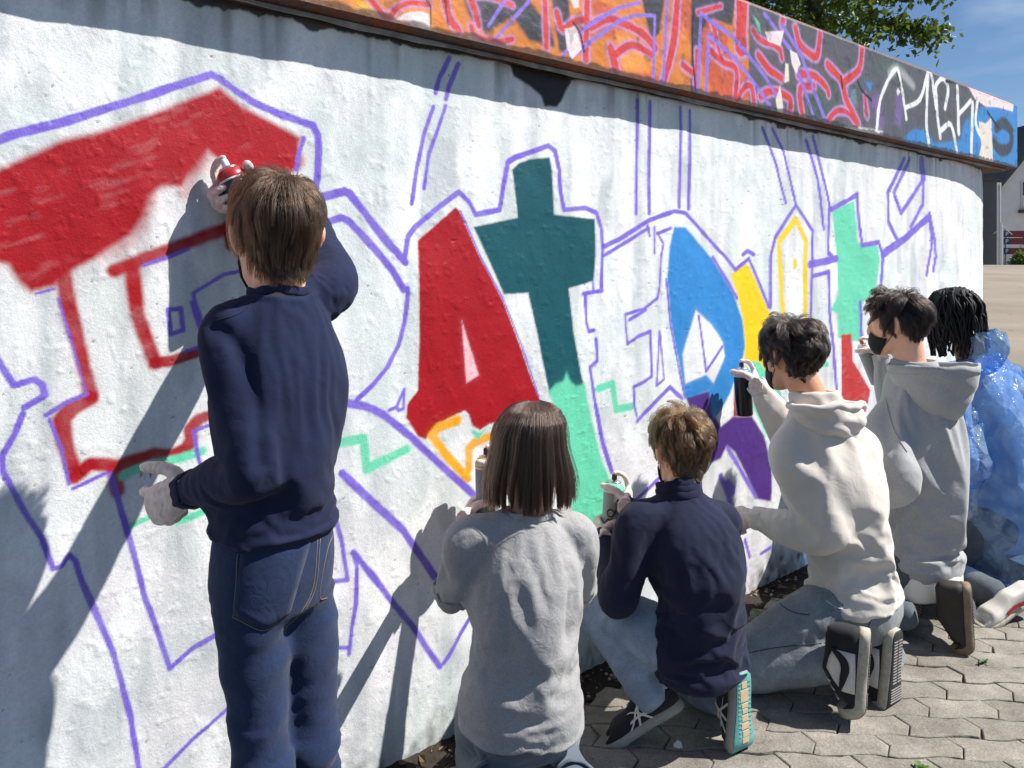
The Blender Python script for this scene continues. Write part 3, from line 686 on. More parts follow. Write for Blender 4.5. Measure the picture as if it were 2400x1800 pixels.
def graffiti_wall():
    root = empty("graffiti_wall", wpt(1.0, 0, 0), "long white plaster wall sprayed with purple outlined letters under a graffiti band", "wall", kind="thing")
    # columns as fine as the painted lines need, coarse where nothing is painted
    fine = [-1330.0]
    while fine[-1] < WALL_S1 - 12:
        y = 2.16 + fine[-1] / 1000 * WALL_D[1]
        u = (-0.228 + fine[-1] / 1000 * WALL_D[0]) / y
        fine.append(fine[-1] + max(2.9, 1000 * 2.9 / 1803 * y / abs(WALL_D[0] - u * WALL_D[1]) * 1.0))
    S = np.array([WALL_S0, -3000, -2000, -1600] + fine + [WALL_S1])
    Z = np.concatenate([np.linspace(-60, 330, 90), np.arange(333.5, 1984, 3.25), [1984.0]])
    col, cov = paint_layers(MURAL, S, Z)
    xs, zs = np.meshgrid(S, Z)
    dirt = np.zeros_like(cov)
    # black primer line left ragged under the band
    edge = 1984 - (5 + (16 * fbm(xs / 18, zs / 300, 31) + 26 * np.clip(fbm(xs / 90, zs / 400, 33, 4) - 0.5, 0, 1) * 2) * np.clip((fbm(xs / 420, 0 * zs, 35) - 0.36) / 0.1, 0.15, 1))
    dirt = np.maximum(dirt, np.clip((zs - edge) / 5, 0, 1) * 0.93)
    run = np.clip((vnoise(xs / 22, 0 * zs, 41) - 0.62) / 0.3, 0, 1) * np.clip((fbm(xs / 330, 0 * zs, 43) - 0.52) / 0.1, 0, 1)
    dirt = np.maximum(dirt, run * np.clip(1 - (1984 - zs) / (60 + 190 * vnoise(xs / 31, 0 * zs, 44)), 0, 1) * 0.6)
    # soil splashed on the foot of the wall, plaster gone in places
    foot = 60 + 170 * fbm(xs / 140, zs / 200, 51)
    dirt = np.maximum(dirt, np.clip((foot - zs) / 90, 0, 1) * np.clip(fbm(xs / 26, zs / 40, 53) * 1.8 - 0.45, 0, 1) * 0.85)
    wash, rel = whitewash(xs, zs)
    final = wash * (1 - cov[..., None]) + col * (0.94 + 0.12 * fbm(xs / 16, zs / 16, 123, 2))[..., None] * cov[..., None]
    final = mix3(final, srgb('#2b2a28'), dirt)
    q = wall_bend(xs) + rel
    P = np.zeros(xs.shape + (3,))
    P[..., 0] = WALL_O[0] + xs / 1000 * WALL_D[0] + q * WALL_N[0]
    P[..., 1] = WALL_O[1] + xs / 1000 * WALL_D[1] + q * WALL_N[1]
    P[..., 2] = zs / 1000
    me = grid_mesh("painted_face", P)
    set_paint(me, final, cov * (1 - dirt))
    link("painted_face", me, M_PLASTER, root)
    # body of the wall behind the skin
    def slab(name, s0, s1, q0, q1, z0, z1, mat_, bend=True, bevel=0.0):
        ss = np.concatenate([[s0], np.arange(3500, s1, 100), [s1]]) if s1 > 3500 else np.array([s0, s1])
        v = []; f = []
        for s in ss:
            e = wall_bend(s) if bend else 0
            for (q_, z_) in ((q0 + e, z0), (q1 + e, z0), (q1 + e, z1), (q0 + e, z1)): v.append(wpt(s / 1000, q_, z_))
        for i in range(len(ss) - 1):
            for j in range(4):
                k = (j + 1) % 4; f.append((i * 4 + j, i * 4 + k, i * 4 + 4 + k, i * 4 + 4 + j))
        f += [(3, 2, 1, 0), tuple(4 * (len(ss) - 1) + j for j in range(4))]
        return MB().add(v, f).build(name, mat_, root)
    slab("core", WALL_S0, WALL_S1 - 2, -0.42, -0.015, -0.06, 1.98, M_CONC)
    # projecting band: chamfered underside, weathered top edge
    S2 = np.concatenate([[WALL_S0, -2000], np.arange(-900, 4535, 4.2), [4535.0]])
    ztop = 2420.0
    zz = np.concatenate([np.arange(2000, 2408, 4.0), [2408.0]])
    col, cov = paint_layers(BAND, S2, zz)
    x2, z2 = np.meshgrid(S2, zz)
    base = np.array(srgb('#d8802f'))[None, None] * (0.85 + 0.3 * fbm(x2 / 90, z2 / 90, 81))[..., None]
    mixr = np.clip((fbm(x2 / 210, z2 / 160, 83) - 0.52) / 0.08, 0, 1)[..., None]
    base = base * (1 - mixr) + np.array(srgb('#c65a34')) * mixr
    col = col * cov[..., None] + base * (1 - cov[..., None]); cov2 = np.ones_like(cov) * 0.97
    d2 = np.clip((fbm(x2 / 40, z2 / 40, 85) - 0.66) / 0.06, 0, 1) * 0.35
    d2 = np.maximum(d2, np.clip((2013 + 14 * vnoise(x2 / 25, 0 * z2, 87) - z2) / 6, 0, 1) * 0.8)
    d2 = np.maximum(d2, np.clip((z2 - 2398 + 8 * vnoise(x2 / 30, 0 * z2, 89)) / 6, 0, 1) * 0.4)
    q2 = 0.07 + (fbm(x2 / 80, z2 / 80, 91) - 0.5) * 0.004 + (fbm(x2 / 14, z2 / 14, 92) - 0.5) * 0.0016 - np.clip((z2 - 2400) / 8, 0, 1) * 0.004
    P = np.zeros(x2.shape + (3,))
    P[..., 0] = WALL_O[0] + x2 / 1000 * WALL_D[0] + q2 * WALL_N[0]
    P[..., 1] = WALL_O[1] + x2 / 1000 * WALL_D[1] + q2 * WALL_N[1]
    P[..., 2] = z2 / 1000
    me = grid_mesh("band_face", P)
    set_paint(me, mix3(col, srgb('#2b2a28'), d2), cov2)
    bandp = link("projecting_band", me, M_PLASTER, root)
    tag(bandp, "graffiti covered concrete band jutting out along the top of the wall")
    # body of the band
    prof = [(0.066, 2.001), (-0.02, 1.981), (-0.46, 1.981), (-0.46, 2.412), (0.055, 2.419), (0.065, 2.406)]
    v = []; f = []
    ss = np.array([WALL_S0, -2000, -900, 0, 900, 1800, 2700, 3600, 4200, 4533]) / 1000
    for s in ss:
        for q_, z_ in prof: v.append(wpt(s, q_, z_))
    k6 = len(prof)
    for i in range(len(ss) - 1):
        for j in range(k6):
            k = (j + 1) % k6; f.append((i * k6 + j, i * k6 + k, (i + 1) * k6 + k, (i + 1) * k6 + j))
    f += [tuple(range(k6))[::-1], tuple((len(ss) - 1) * k6 + j for j in range(k6))]
    MB().add(v, f).build("band_core", band_under_material(), root)
    # bent metal drip strip along the foot of the band
    v = []; f = []
    ss = np.arange(-0.9, 4.46, 0.06)
    for i, s in enumerate(ss):
        w = 0.003 * math.sin(s * 9) + 0.002 * math.sin(s * 31)
        for q_, z_ in ((0.030, 1.990), (0.034 + w, 1.977 + w * .6), (0.028 + w, 1.977 + w * .6), (0.024, 1.988)): v.append(wpt(s, q_, z_))
    for i in range(len(ss) - 1):
        for j in range(4):
            k = (j + 1) % 4; f.append((i * 4 + j, i * 4 + k, i * 4 + 4 + k, i * 4 + 4 + j))
    MB().add(v, f).build("drip_strip", plain("old_drip_metal", srgb('#8d8a84'), 0.55, 0.4, 20, 0.4, 60), root)
    return root

def band_under_material():
    m, nt, b = nodes_of("band_underside")
    pos = nt.nodes.new("ShaderNodeNewGeometry").outputs["Position"]
    n1 = noise(nt, 5, 5, 0.65, pos); n2 = noise(nt, 60, 4, 0.6, pos)
    # orange overspray under the painted part, bare concrete to the free end
    r = ramp(nt, n1.outputs[0], [(0.38, srgb('#8a4526')), (0.5, srgb('#6b4a3a')), (0.62, srgb('#5a5550'))]).outputs[0]
    r2 = ramp(nt, n2.outputs[0], [(0.3, 0.55), (0.6, 1.0)]).outputs[0]
    nt.links.new(mixc(nt, 0.8, r, r2, 'MULTIPLY'), b.inputs["Base Color"]); setin(b, Roughness=0.85)
    bump(nt, b, n2.outputs[0], 0.6, 0.004)
    return m

WALL = graffiti_wall()

# ================================================================ ground
def ground_material():
    m, nt, b = nodes_of("sandy_ground")
    pos = nt.nodes.new("ShaderNodeNewGeometry").outputs["Position"]
    n1 = noise(nt, .35, 4, .6, pos); n2 = noise(nt, 26, 4, .7, pos); vo = N(nt, "ShaderNodeTexVoronoi"); nt.links.new(pos, vo.inputs["Vector"]); setin(vo, Scale=2.2)
    c = ramp(nt, n1.outputs[0], [(.3, srgb('#7d7363')), (.7, srgb('#94897a'))]).outputs[0]
    c = mixc(nt, .6, c, ramp(nt, n2.outputs[0], [(.3, .6), (.65, 1.0)]).outputs[0], 'MULTIPLY')
    spot = ramp(nt, vo.outputs["Distance"], [(.06, 1.0), (.12, 0.0)]).outputs[0]
    nt.links.new(mixc(nt, spot, c, srgb('#4b4238')), b.inputs["Base Color"]); setin(b, Roughness=.9)
    bump(nt, b, n2.outputs[0], .5, .006)
    return m
g = MB(); g.add([(-700, -60, -.014), (900, -60, -.014), (900, 1400, -.014), (-700, 1400, -.014)], [(0, 1, 2, 3)])
tag(g.build("ground", ground_material()), kind="structure")

r_ = MB(); r_.add([(-60, -30, -.006), (60, -30, -.006), (60, 1.62, -.006), (-60, 1.62, -.006)], [(0, 1, 2, 3)])  # dark ground added out of view, to cut light bounced at the wall
tag(r_.build("unseen_dark_ground", plain("bounce_cut_dark", (.052, .052, .054), .9, .25, 60, .6, 300, bdist=.004)), kind="structure")

def paver_material():
    m, nt, b = nodes_of("concrete_paver")
    oi = nt.nodes.new("ShaderNodeObjectInfo"); pos = nt.nodes.new("ShaderNodeNewGeometry").outputs["Position"]
    n1 = noise(nt, 9, 4, .65, pos); n2 = noise(nt, 150, 3, .8, pos); n3 = noise(nt, 3.5, 4, .6, pos)
    c = ramp(nt, n1.outputs[0], [(.30, srgb('#787269')), (.68, srgb('#9c968b'))]).outputs[0]
    c = mixc(nt, 1.0, c, ramp(nt, oi.outputs["Random"], [(0, .88), (1, 1.08)]).outputs[0], 'MULTIPLY')
    # exposed aggregate: light and dark grit
    c = mixc(nt, .8, c, ramp(nt, n3.outputs[0], [(.35, .72), (.6, 1.0)]).outputs[0], 'MULTIPLY')
    c = mixc(nt, .9, c, ramp(nt, n2.outputs[0], [(.30, .45), (.47, .95), (.60, 1.0), (.68, 1.6)]).outputs[0], 'MULTIPLY')
    nt.links.new(c, b.inputs["Base Color"]); setin(b, Roughness=.88)
    bump(nt, b, n2.outputs[0], .8, .004)
    return m
M_PAVER = paver_material()

def paver_mesh(L=.205, W=.102, gap=.0014, seed=0):
    """interlocking stone: bowed long sides, pointed ends, worn chamfered rim"""
    rng = np.random.default_rng(seed)
    amp = .0060; pk = .026
    bot = [(x, -W / 2 + amp * math.sin(2 * math.pi * x / L)) for x in np.linspace(-L / 2, L / 2, 9)]
    top = [(x, W / 2 - amp * math.sin(2 * math.pi * x / L)) for x in np.linspace(L / 2, -L / 2, 9)]
    out = bot + [(L / 2 + pk, 0.0)] + top + [(-L / 2 + pk, 0.0)]
    out = np.array(out); c = np.array([.004, 0])
    def inset(d):
        o = []
        for i, p in enumerate(out):
            a, b = out[i - 1], out[(i + 1) % len(out)]; t = unit(np.append(b - a, 0))[:2]; o.append(p + np.array([-t[1], t[0]]) * d)
        return np.array(o)
    j = rng.normal(0, .0016, (len(out), 2))
    rings = [(inset(gap) + j, -.05), (inset(gap + .0004) + j, -.006), (inset(gap + .0014) + j, -.0016), (inset(gap + .0042) + j * .8, 0.0)]
    n = len(out); V = []; F = []
    for r, z in rings: V += [(p[0], p[1], z + (rng.normal(0, .0004) if z == 0 else 0)) for p in r]
    for k in range(len(rings) - 1):
        for i in range(n): F.append((k * n + i, k * n + (i + 1) % n, (k + 1) * n + (i + 1) % n, (k + 1) * n + i))
    F.append(tuple((len(rings) - 1) * n + i for i in range(n)))
    return mesh_from("paver", V, F)

def pavement():
    root = bpy.data.objects.new("pavement", None); COL.objects.link(root); root["kind"] = "structure"
    bed = MB(); bed.add([(-1.2, .9, -.011), (5.5, .9, -.011), (5.5, 7.5, -.011), (-1.2, 7.5, -.011)], [(0, 1, 2, 3)])
    bed.build("joint_sand", plain("joint_sand", srgb('#5d564b'), .95, .3, 40, .5, 150), root)
    meshes = [paver_mesh(seed=k) for k in range(5)]
    for me in meshes: me.materials.append(M_PAVER)
    L, W = .205, .102
    a = math.radians(-3.5); ca, sa = math.cos(a), math.sin(a)
    cand = []
    for r in range(-30, 70):
        for c in range(-40, 50):
            x, y = c * L + (L / 2 if r % 2 else 0), r * W
            X, Y = 1.2 + x * ca - y * sa, 3.0 + x * sa + y * ca
            q = (np.array([X, Y]) - WALL_O) @ WALL_N; s = (np.array([X, Y]) - WALL_O) @ WALL_D
            if q < .11 and s < 4.3: continue
            if Y < 1.75 or X > .67 * Y + .35 or X < -.67 * Y - .1 or Y > 6.4: continue
            cand.append((Y, X, r))
    cand.sort()
    near_, far_ = cand[:300], cand[300:]
    rng = np.random.default_rng(4)
    def place(X, Y, r): return Matrix.Translation((X, Y, rng.normal(0, .0012))) @ Matrix.Rotation(a + rng.normal(0, .006), 4, 'Z') @ Matrix.Rotation(rng.normal(0, .006), 4, 'X') @ Matrix.Rotation(rng.normal(0, .004), 4, 'Y')
    for i, (Y, X, r) in enumerate(near_):
        o = bpy.data.objects.new("paver", meshes[i % 5]); COL.objects.link(o); o.parent = root; o.matrix_local = place(X, Y, r)
    if far_:
        bm = bmesh.new()
        for i, (Y, X, r) in enumerate(far_):
            k = len(bm.verts); bm.from_mesh(meshes[i % 5]); bm.verts.ensure_lookup_table()
            bmesh.ops.transform(bm, matrix=place(X, Y, r), verts=bm.verts[k:])
        me = bpy.data.meshes.new("far_pavers"); bm.to_mesh(me); bm.free(); me.materials.append(M_PAVER)
        o = bpy.data.objects.new("far_pavers", me); COL.objects.link(o); o.parent = root; o["kind"] = "stuff"
    print("pavers", len(cand))
    return root
PAVEMENT = pavement()

def litter():
    """soil, grit, plaster crumbs and dry leaves caught along the foot of the wall"""
    rng = np.random.default_rng(8); V = []; F = []
    S = np.arange(-1.3, 4.3, .035); G = np.zeros((len(S), 7, 3))
    for i, s in enumerate(S):
        e = float(wall_bend(s * 1000)); w = .10 + .02 * math.sin(s * 11) + .012 * math.sin(s * 37)
        for j in range(7):
            t = j / 6; G[i, j] = wpt(s, e - .01 + (w + .01) * t, .022 * (1 - t) ** 2 + .006 * math.sin(s * 50 + j * 2) * (1 - t) + (-.006 if j == 6 else .001))
    o = link("soil", grid_mesh("soil", G), plain("dark_soil", srgb('#2b241d'), .95, .4, 40, .8, 120, bdist=.006)); tag(o, "dark soil heaped along the foot of the wall", "soil", kind="stuff")
    mats = [plain("dry_leaf", srgb('#6b5236'), .8, .3, 20), plain("plaster_crumb", srgb('#9a958c'), .85, .2, 30)]
    for mi, (name, lab) in enumerate((("dry_leaves", "dry brown leaves scattered along the foot of the wall"), ("gravel", "pale crumbs of plaster along the foot of the wall"))):
        V = []; F = []
        for k in range(330):
            s = rng.uniform(-.9, 4.2); q = abs(rng.normal(.03, .06)) + .01
            if mi == 1 and k % 3 == 0: q += rng.uniform(0, .25)
            c = np.array(wpt(s, q, .012 if q < .12 else .003)); r = rng.uniform(.006, .022) if mi == 0 else rng.uniform(.003, .011)
            A = Matrix.Rotation(rng.uniform(0, 6.28), 3, 'Z') @ Matrix.Rotation(rng.normal(0, .5), 3, 'X'); b = len(V)
            if mi == 0: P = [(-1, 0, 0), (0, -.45, .15), (1.1, 0, 0), (0, .45, .15), (0, 0, -.05)]; Q = [(0, 1, 4), (1, 2, 4), (2, 3, 4), (3, 0, 4)]
            else: P = [(-1, 0, 0), (0, -.8, .1), (1, 0, 0), (0, .7, 0), (.1, 0, .7), (0, 0, -.5)]; Q = [(0, 1, 4), (1, 2, 4), (2, 3, 4), (3, 0, 4), (1, 0, 5), (2, 1, 5), (3, 2, 5), (0, 3, 5)]
            for p in P: V.append(c + np.array(A @ Vector(p)) * r + [0, 0, r * .3])
            F += [tuple(i + b for i in f) for f in Q]
        tag(link(name, mesh_from(name, V, F), mats[mi]), lab, "debris", kind="stuff")
    # a few weeds in the joint
    M_WEED = plain("weed_leaf", srgb('#4c6a2a'), .6, .3, 20)
    for k, (X, Y, n, sz, lab) in enumerate(((.95, 2.92, 12, .05, "small green weed at the wall foot beside the crouching boy"), (1.62, 2.64, 7, .022, "tiny green weed in a paving joint beside the trainers"), (1.10, 2.08, 8, .024, "tiny green weed in a paving joint near the frame's lower edge"), (2.45, 3.35, 8, .03, "tiny green weed in a paving joint beyond the skate shoe"))):
        r = empty("weed", (X, Y, 0), lab, "weed"); mb = MB()
        for i in range(n):
            a = rng.uniform(0, 6.28); l = sz * rng.uniform(.6, 1.3); d = np.array([math.cos(a), math.sin(a), 0]); sd = np.array([-d[1], d[0], 0]); p = np.array([X, Y, -.004])
            pts = [p, p + d * l * .35 + UP3 * l * .55, p + d * l * .8 + UP3 * l * .75, p + d * l * 1.1 + UP3 * l * .6]; w = l * .2
            mb.add([pts[0] - sd * w * .2, pts[0] + sd * w * .2, pts[1] - sd * w, pts[1] + sd * w, pts[2] - sd * w * .8, pts[2] + sd * w * .8, pts[3]], [(0, 1, 3, 2), (2, 3, 5, 4), (4, 5, 6)])
        mb.build("leaves", M_WEED, r)
    mb = MB(); c = np.array(at0(1588, 1752)); mb.add([c + [-.012, 0, .002], c + [.0, -.01, .004], c + [.014, -.004, .002], c + [.012, .01, .010], c + [.001, .006, .018], c + [-.010, .008, .006]], [(0, 1, 4, 5), (1, 2, 3, 4)])
    tag(mb.build("paper_scrap", plain("paper", srgb('#d8d4cf'), .8)), "crumpled scrap of white paper on the paving by the running shoe", "paper")
UP3 = np.array([0, 0, 1.0])
def at0(u, v):
    y = CAM_H * 1803.0 / (v - 620.0); return ((u - 1200.0) / 1803.0 * y, y, 0.0)
litter()

# ================================================================ behind the wall
def terrace():
    v = []; f = []
    for s in (-4.2, 4.2):
        for q, z in ((-.44, -.05), (-5.5, -.05), (-5.5, 2.25), (-.44, 2.25)): v.append(wpt(s, q, z))
    for j in range(4): k = (j + 1) % 4; f.append((j, k, 4 + k, 4 + j))
    f += [(3, 2, 1, 0), (4, 5, 6, 7)]
    tag(MB().add(v, f).build("terrace", plain("terrace_earth", srgb('#5b5347'), .95, .3, 6, .5, 40)), kind="structure")
terrace()

def leaf_material(name, a, b_, trans=.35):
    m, nt, b = nodes_of(name)
    oi = nt.nodes.new("ShaderNodeAttribute"); oi.attribute_name = "tone"
    r = ramp(nt, oi.outputs["Fac"], [(0, a), (1, b_)]); nt.links.new(r.outputs[0], b.inputs["Base Color"]); setin(b, Roughness=.42)
    tr = nt.nodes.new("ShaderNodeBsdfTranslucent"); nt.links.new(mixc(nt, .5, r.outputs[0], (.25, .35, .03)), tr.inputs[0])
    mx = nt.nodes.new("ShaderNodeMixShader"); mx.inputs[0].default_value = trans
    nt.links.new(b.outputs[0], mx.inputs[1]); nt.links.new(tr.outputs[0], mx.inputs[2]); nt.links.new(mx.outputs[0], nt.nodes["Material Output"].inputs[0])
    return m
M_BARK = plain("bark", srgb('#3f352b'), .9, .3, 20, .8, 60, bdist=.006)

def tree(name, label, base, height, crown_c, crown_r, n, leaf, mat_, seed, limbs=14, twigs=(), group=None):
    rng = np.random.default_rng(seed); base = np.array(base, float); cc = np.array(crown_c, float); cr = np.array(crown_r, float)
    root = empty(name, tuple(base), label, "tree", group)
    mb = MB(); top = cc + [0, 0, cr[2] * .1]
    mb.tube([base, base * .6 + top * .4 + [.05, .03, 0], top], [height * .035, height * .025, height * .014], 10)
    tips = []
    for i in range(limbs):
        d = unit(rng.normal(0, 1, 3) + [0, 0, .25]); a = base + (top - base) * rng.uniform(.55, 1.0); e = cc + d * cr * rng.uniform(.7, .98)
        m_ = (a + e) / 2 + rng.normal(0, .08, 3) * cr.mean(); mb.tube([a, m_, e], [height * .010, height * .006, height * .002], 6); tips += [a * .3 + m_ * .7, m_, m_ * .5 + e * .5, e]
    for tw in twigs:
        tw = [np.array(p, float) for p in tw]; mb.tube(tw, list(np.linspace(height * .005, height * .0012, len(tw))), 6); tips += [tw[0] * (1 - t) + tw[-1] * t for t in np.linspace(.2, 1, 8)]
    mb.build("trunk", M_BARK, root, smooth=True)
    # leaves in clumps through the volume
    V = np.zeros((n, 4, 3)); tone = np.zeros((n, 4))
    clumps = [(cc + unit(rng.normal(0, 1, 3)) * cr * rng.uniform(.35, 1.0) ** .6, rng.uniform(.16, .34)) for _ in range(70)] + [(t, rng.uniform(.07, .16)) for t in tips[-8 * len(twigs):]] if twigs else [(cc + unit(rng.normal(0, 1, 3)) * cr * rng.uniform(.35, 1.0) ** .6, rng.uniform(.16, .34)) for _ in range(70)]
    w = np.array([c[1] ** 2 for c in clumps]); w /= w.sum(); ix = rng.choice(len(clumps), n, p=w)
    for k in range(n):
        c, r = clumps[ix[k]]; r *= cr.mean() if r > .15 or not twigs else 1.0
        p = c + rng.normal(0, .5, 3) * r; d = unit(rng.normal(0, 1, 3) + [0, 0, -.35]); s_ = unit(np.cross(d, rng.normal(0, 1, 3))); nn = np.cross(d, s_); l = leaf * rng.uniform(.6, 1.25)
        V[k] = [p, p + d * l * .5 + s_ * l * .30 + nn * l * .06, p + d * l, p + d * l * .5 - s_ * l * .30 + nn * l * .06]; tone[k] = rng.random()
    me = mesh_from("crown", V.reshape(-1, 3), [(4 * k, 4 * k + 1, 4 * k + 2, 4 * k + 3) for k in range(n)])
    me.attributes.new("tone", 'FLOAT', 'POINT').data.foreach_set("value", tone.reshape(-1).astype(np.float32))
    link("crown", me, mat_, root)
    return root
M_LEAF = leaf_material("tree_leaves", srgb('#22381a'), srgb('#5c7a2c'))
tree("broadleaf_tree", "dense green broadleaf tree standing behind the graffiti band", (2.55, 6.6, 2.2), 3.2, (2.55, 6.5, 4.55), (1.05, 1.0, 1.35), 15000, .075, M_LEAF, 3,
     twigs=[[(3.0, 6.4, 3.6), (3.45, 6.4, 3.6), (3.75, 6.35, 3.75)], [(2.9, 6.3, 3.4), (3.3, 6.2, 3.25), (3.45, 6.2, 3.2)], [(3.0, 6.4, 4.0), (3.5, 6.3, 3.95), (3.85, 6.3, 3.9)]])

# ================================================================ far side of the square
def far_side():
    M_REND = plain("grey_render", srgb('#dddcd9'), .9, .08, 1.0); M_ROOF = plain("roof_tiles", srgb('#4b4a4a'), .8, .2, 3); M_DARKW = plain("shade_painted_wall", srgb('#53565c'), .8, .1, 2); M_FRAME = plain("window_frame", srgb('#dcdcdc'), .5); M_GLASS = plain("window_glass", srgb('#39404a'), .12)
    def px(u, v, y): return at_far(u, v, y)
    # house: gable end facing us, roof sloping up to the right
    Y = 60.0; root = empty("house", tuple(px(2440, 640, Y)), "light grey rendered house with dark tiled roof across the square", "house")
    x0, x1 = px(2348, 0, Y)[0], px(2560, 0, Y)[0]; zb = -.2; e0 = px(0, 424, Y)[2]; xr = px(2460, 0, Y)[0]; e1 = px(0, 296, Y)[2]
    mb = MB(); prof = [(x0, zb), (x1, zb), (x1, e0), (xr, e1), (x0, e0)]
    mb.add([(x, Y, z) for x, z in prof] + [(x, Y + 14, z) for x, z in prof], [(4, 3, 2, 1, 0), (5, 6, 7, 8, 9)] + [(i, (i + 1) % 5, 5 + (i + 1) % 5, 5 + i) for i in range(5)]); mb.build("wall", M_REND, root)
    for (a, b) in (((x0 - .6, e0 - .75), (xr, e1 + .25)), ((x1 + .6, e0 - .75), (xr, e1 + .25))):
        mb = MB(); mb.add([(a[0], Y - .7, a[1]), (b[0], Y - .7, b[1]), (b[0], Y + 14.6, b[1]), (a[0], Y + 14.6, a[1]), (a[0], Y - .7, a[1] + .35), (b[0], Y - .7, b[1] + .35), (b[0], Y + 14.6, b[1] + .35), (a[0], Y + 14.6, a[1] + .35)], [(3, 2, 1, 0), (4, 5, 6, 7), (0, 1, 5, 4), (1, 2, 6, 5), (2, 3, 7, 6), (3, 0, 4, 7)]); rf = mb.build("roof", M_ROOF, root)
    cx = px(2400, 0, Y)[0]; MB().box((cx - .5, Y + 3, px(0, 310, Y)[2]), (cx + 1.2, Y + 4.4, px(0, 244, Y)[2])).build("chimney", plain("chimney_black", srgb('#24252a'), .8), rf)
    for (u0, u1, v0, v1) in ((2392, 2420, 425, 489), (2440, 2468, 425, 489), (2392, 2420, 545, 600), (2440, 2468, 545, 600)):
        a, c = px(u0, v1, Y), px(u1, v0, Y); w = MB().box((a[0], Y - .10, a[2]), (c[0], Y - .02, c[2])).build("window", M_FRAME, root)
        mz = a[2] + (c[2] - a[2]) * .48; MB().box((a[0] + .1, Y - .14, mz), (c[0] - .1, Y - .11, c[2] - .08)).build("pane", M_GLASS, w); MB().box((a[0] + .1, Y - .14, a[2] + .1), (c[0] - .1, Y - .11, mz - .08)).build("pane", M_FRAME, w); MB().box((a[0] - .2, Y - .4, a[2] - .35), (c[0] + .2, Y - .02, a[2] - .1)).build("sill", M_ROOF, w)
    for u in (2338, 2344):
        p = px(u, 0, 54); MB().tube([(p[0], 54, -.1), (p[0], 54, px(0, 428, 54)[2])], [.06, .06], 8).build("downpipe", M_REND, root)
    # building beside it, the shade on its side put into a dark wall colour
    Y = 55.0; r2 = empty("shaded_building", tuple(px(2300, 640, Y)), "building at the end of the painted wall, its shaded side coloured dark grey", "building")
    MB().box((px(2180, 0, Y)[0], Y, -.2), (px(2337, 0, Y)[0], Y + 8, px(0, 424, Y)[2])).build("wall", M_DARKW, r2)
    MB().box((px(2178, 0, Y)[0], Y - .2, px(0, 424, Y)[2]), (px(2338, 0, Y)[0], Y + 8.2, px(0, 418, Y)[2])).build("roof", M_ROOF, r2)
    # the open ground climbs to a level edge
    G = np.array([[(x, y, z) for x in np.linspace(4, 90, 12)] for y, z in ((11, -.02), (16, .10), (24, .46), (32, .86), (42, 1.33), (43, 1.345), (120, 1.34))])
    tag(link("terrain", grid_mesh("terrain", G), bpy.data.materials["sandy_ground"]), kind="structure")
    # stack of direction signs
    Y = 46.0; rs = empty("direction_sign", tuple(px(2390, 640, Y)), "stack of red and blue direction boards on posts", "sign")
    MN = plain("sign_navy", srgb('#1f2c55'), .5); MR = plain("sign_maroon", srgb('#7a2230'), .5); MP = plain("sign_post", srgb('#7f8284'), .5); MW = plain("sign_white", srgb('#c9cdd4'), .5)
    for i, v in enumerate((541, 558, 581)):
        a, c = px(2353, v + 15, Y), px(2430, v, Y); xm = px(2366, 0, Y)[0]
        bd = MB().box((xm + .02, Y, a[2]), (c[0], Y + .04, c[2])).build("sign_board", MR, rs); MB().box((a[0], Y - .01, a[2]), (xm, Y + .04, c[2])).build("parking_square", MN, bd)
        cx = (a[0] + xm) / 2; cz = (a[2] + c[2]) / 2
        mb = MB(); mb.box((cx - .075, Y - .03, cz - .12), (cx - .03, Y - .011, cz + .12)); mb.box((cx - .03, Y - .03, cz + .08), (cx + .06, Y - .011, cz + .12)); mb.box((cx - .03, Y - .03, cz - .02), (cx + .06, Y - .011, cz + .02)); mb.box((cx + .03, Y - .03, cz + .02), (cx + .075, Y - .011, cz + .08)); mb.build("letter", MW, bd)
    for u in (2358, 2424):
        p = px(u, 0, Y); MB().tube([(p[0], Y + .08, -.1), (p[0], Y + .08, px(0, 534, Y)[2])], [.05, .05], 8).build("post", MP, rs)
    # thin white pole with a side arm
    Y = 44.0; rp = empty("pole", (px(2347, 0, Y)[0], Y, 0), "thin white pole with slanting arm beyond the end of the wall", "pole"); p = px(2347, 0, Y)
    MB().tube([(p[0], Y, -.05), (p[0], Y, px(0, 522, Y)[2])], [.055, .045], 8).build("shaft", MW, rp); q = px(2372, 550, Y); MB().tube([(p[0], Y, px(0, 528, Y)[2]), (q[0], Y, q[2])], [.03, .025], 6).build("arm", MW, rp); q = px(2328, 548, Y); MB().tube([(p[0], Y, px(0, 534, Y)[2]), (q[0], Y, q[2])], [.022, .018], 6).build("arm", MW, rp)
    ML = leaf_material("shrub_leaves", srgb('#24401c'), srgb('#58792f'))
    for (u, v, y, r, lab) in ((2392, 612, 45.0, 0.55, "round green shrub below the direction signs"),):
        c = px(u, v, y); tree("shrub" if r < 1 else "young_tree", lab, (c[0], y, 0), c[2] + r, tuple(c), (r, r, r * .8), 900, .22, ML, 5, 6)
def at_far(u, v, y): return np.array([(u - 1200.0) / 1803.0 * y, y, CAM_H + (620.0 - v) / 1803.0 * y])
far_side()

# ================================================================ people: tools
F_PX, U0, V0 = 1803.0, 1200.0, 620.0
def at(u, v, y):
    """world point at distance y from where the photographer stood, from a sighting in the photograph"""
    return np.array([(u - U0) / F_PX * y, y, CAM_H + (V0 - v) / F_PX * y])

def join_vf(parts):
    V = []; F = []; b = 0
    for v, f in parts:
        V.append(np.asarray(v, float)); F += [tuple(i + b for i in q) for q in f]; b += len(v)
    return np.vstack(V), F

def eval_mesh(o, name):
    dg = bpy.context.evaluated_depsgraph_get(); dg.update()
    return bpy.data.meshes.new_from_object(o.evaluated_get(dg), depsgraph=dg)

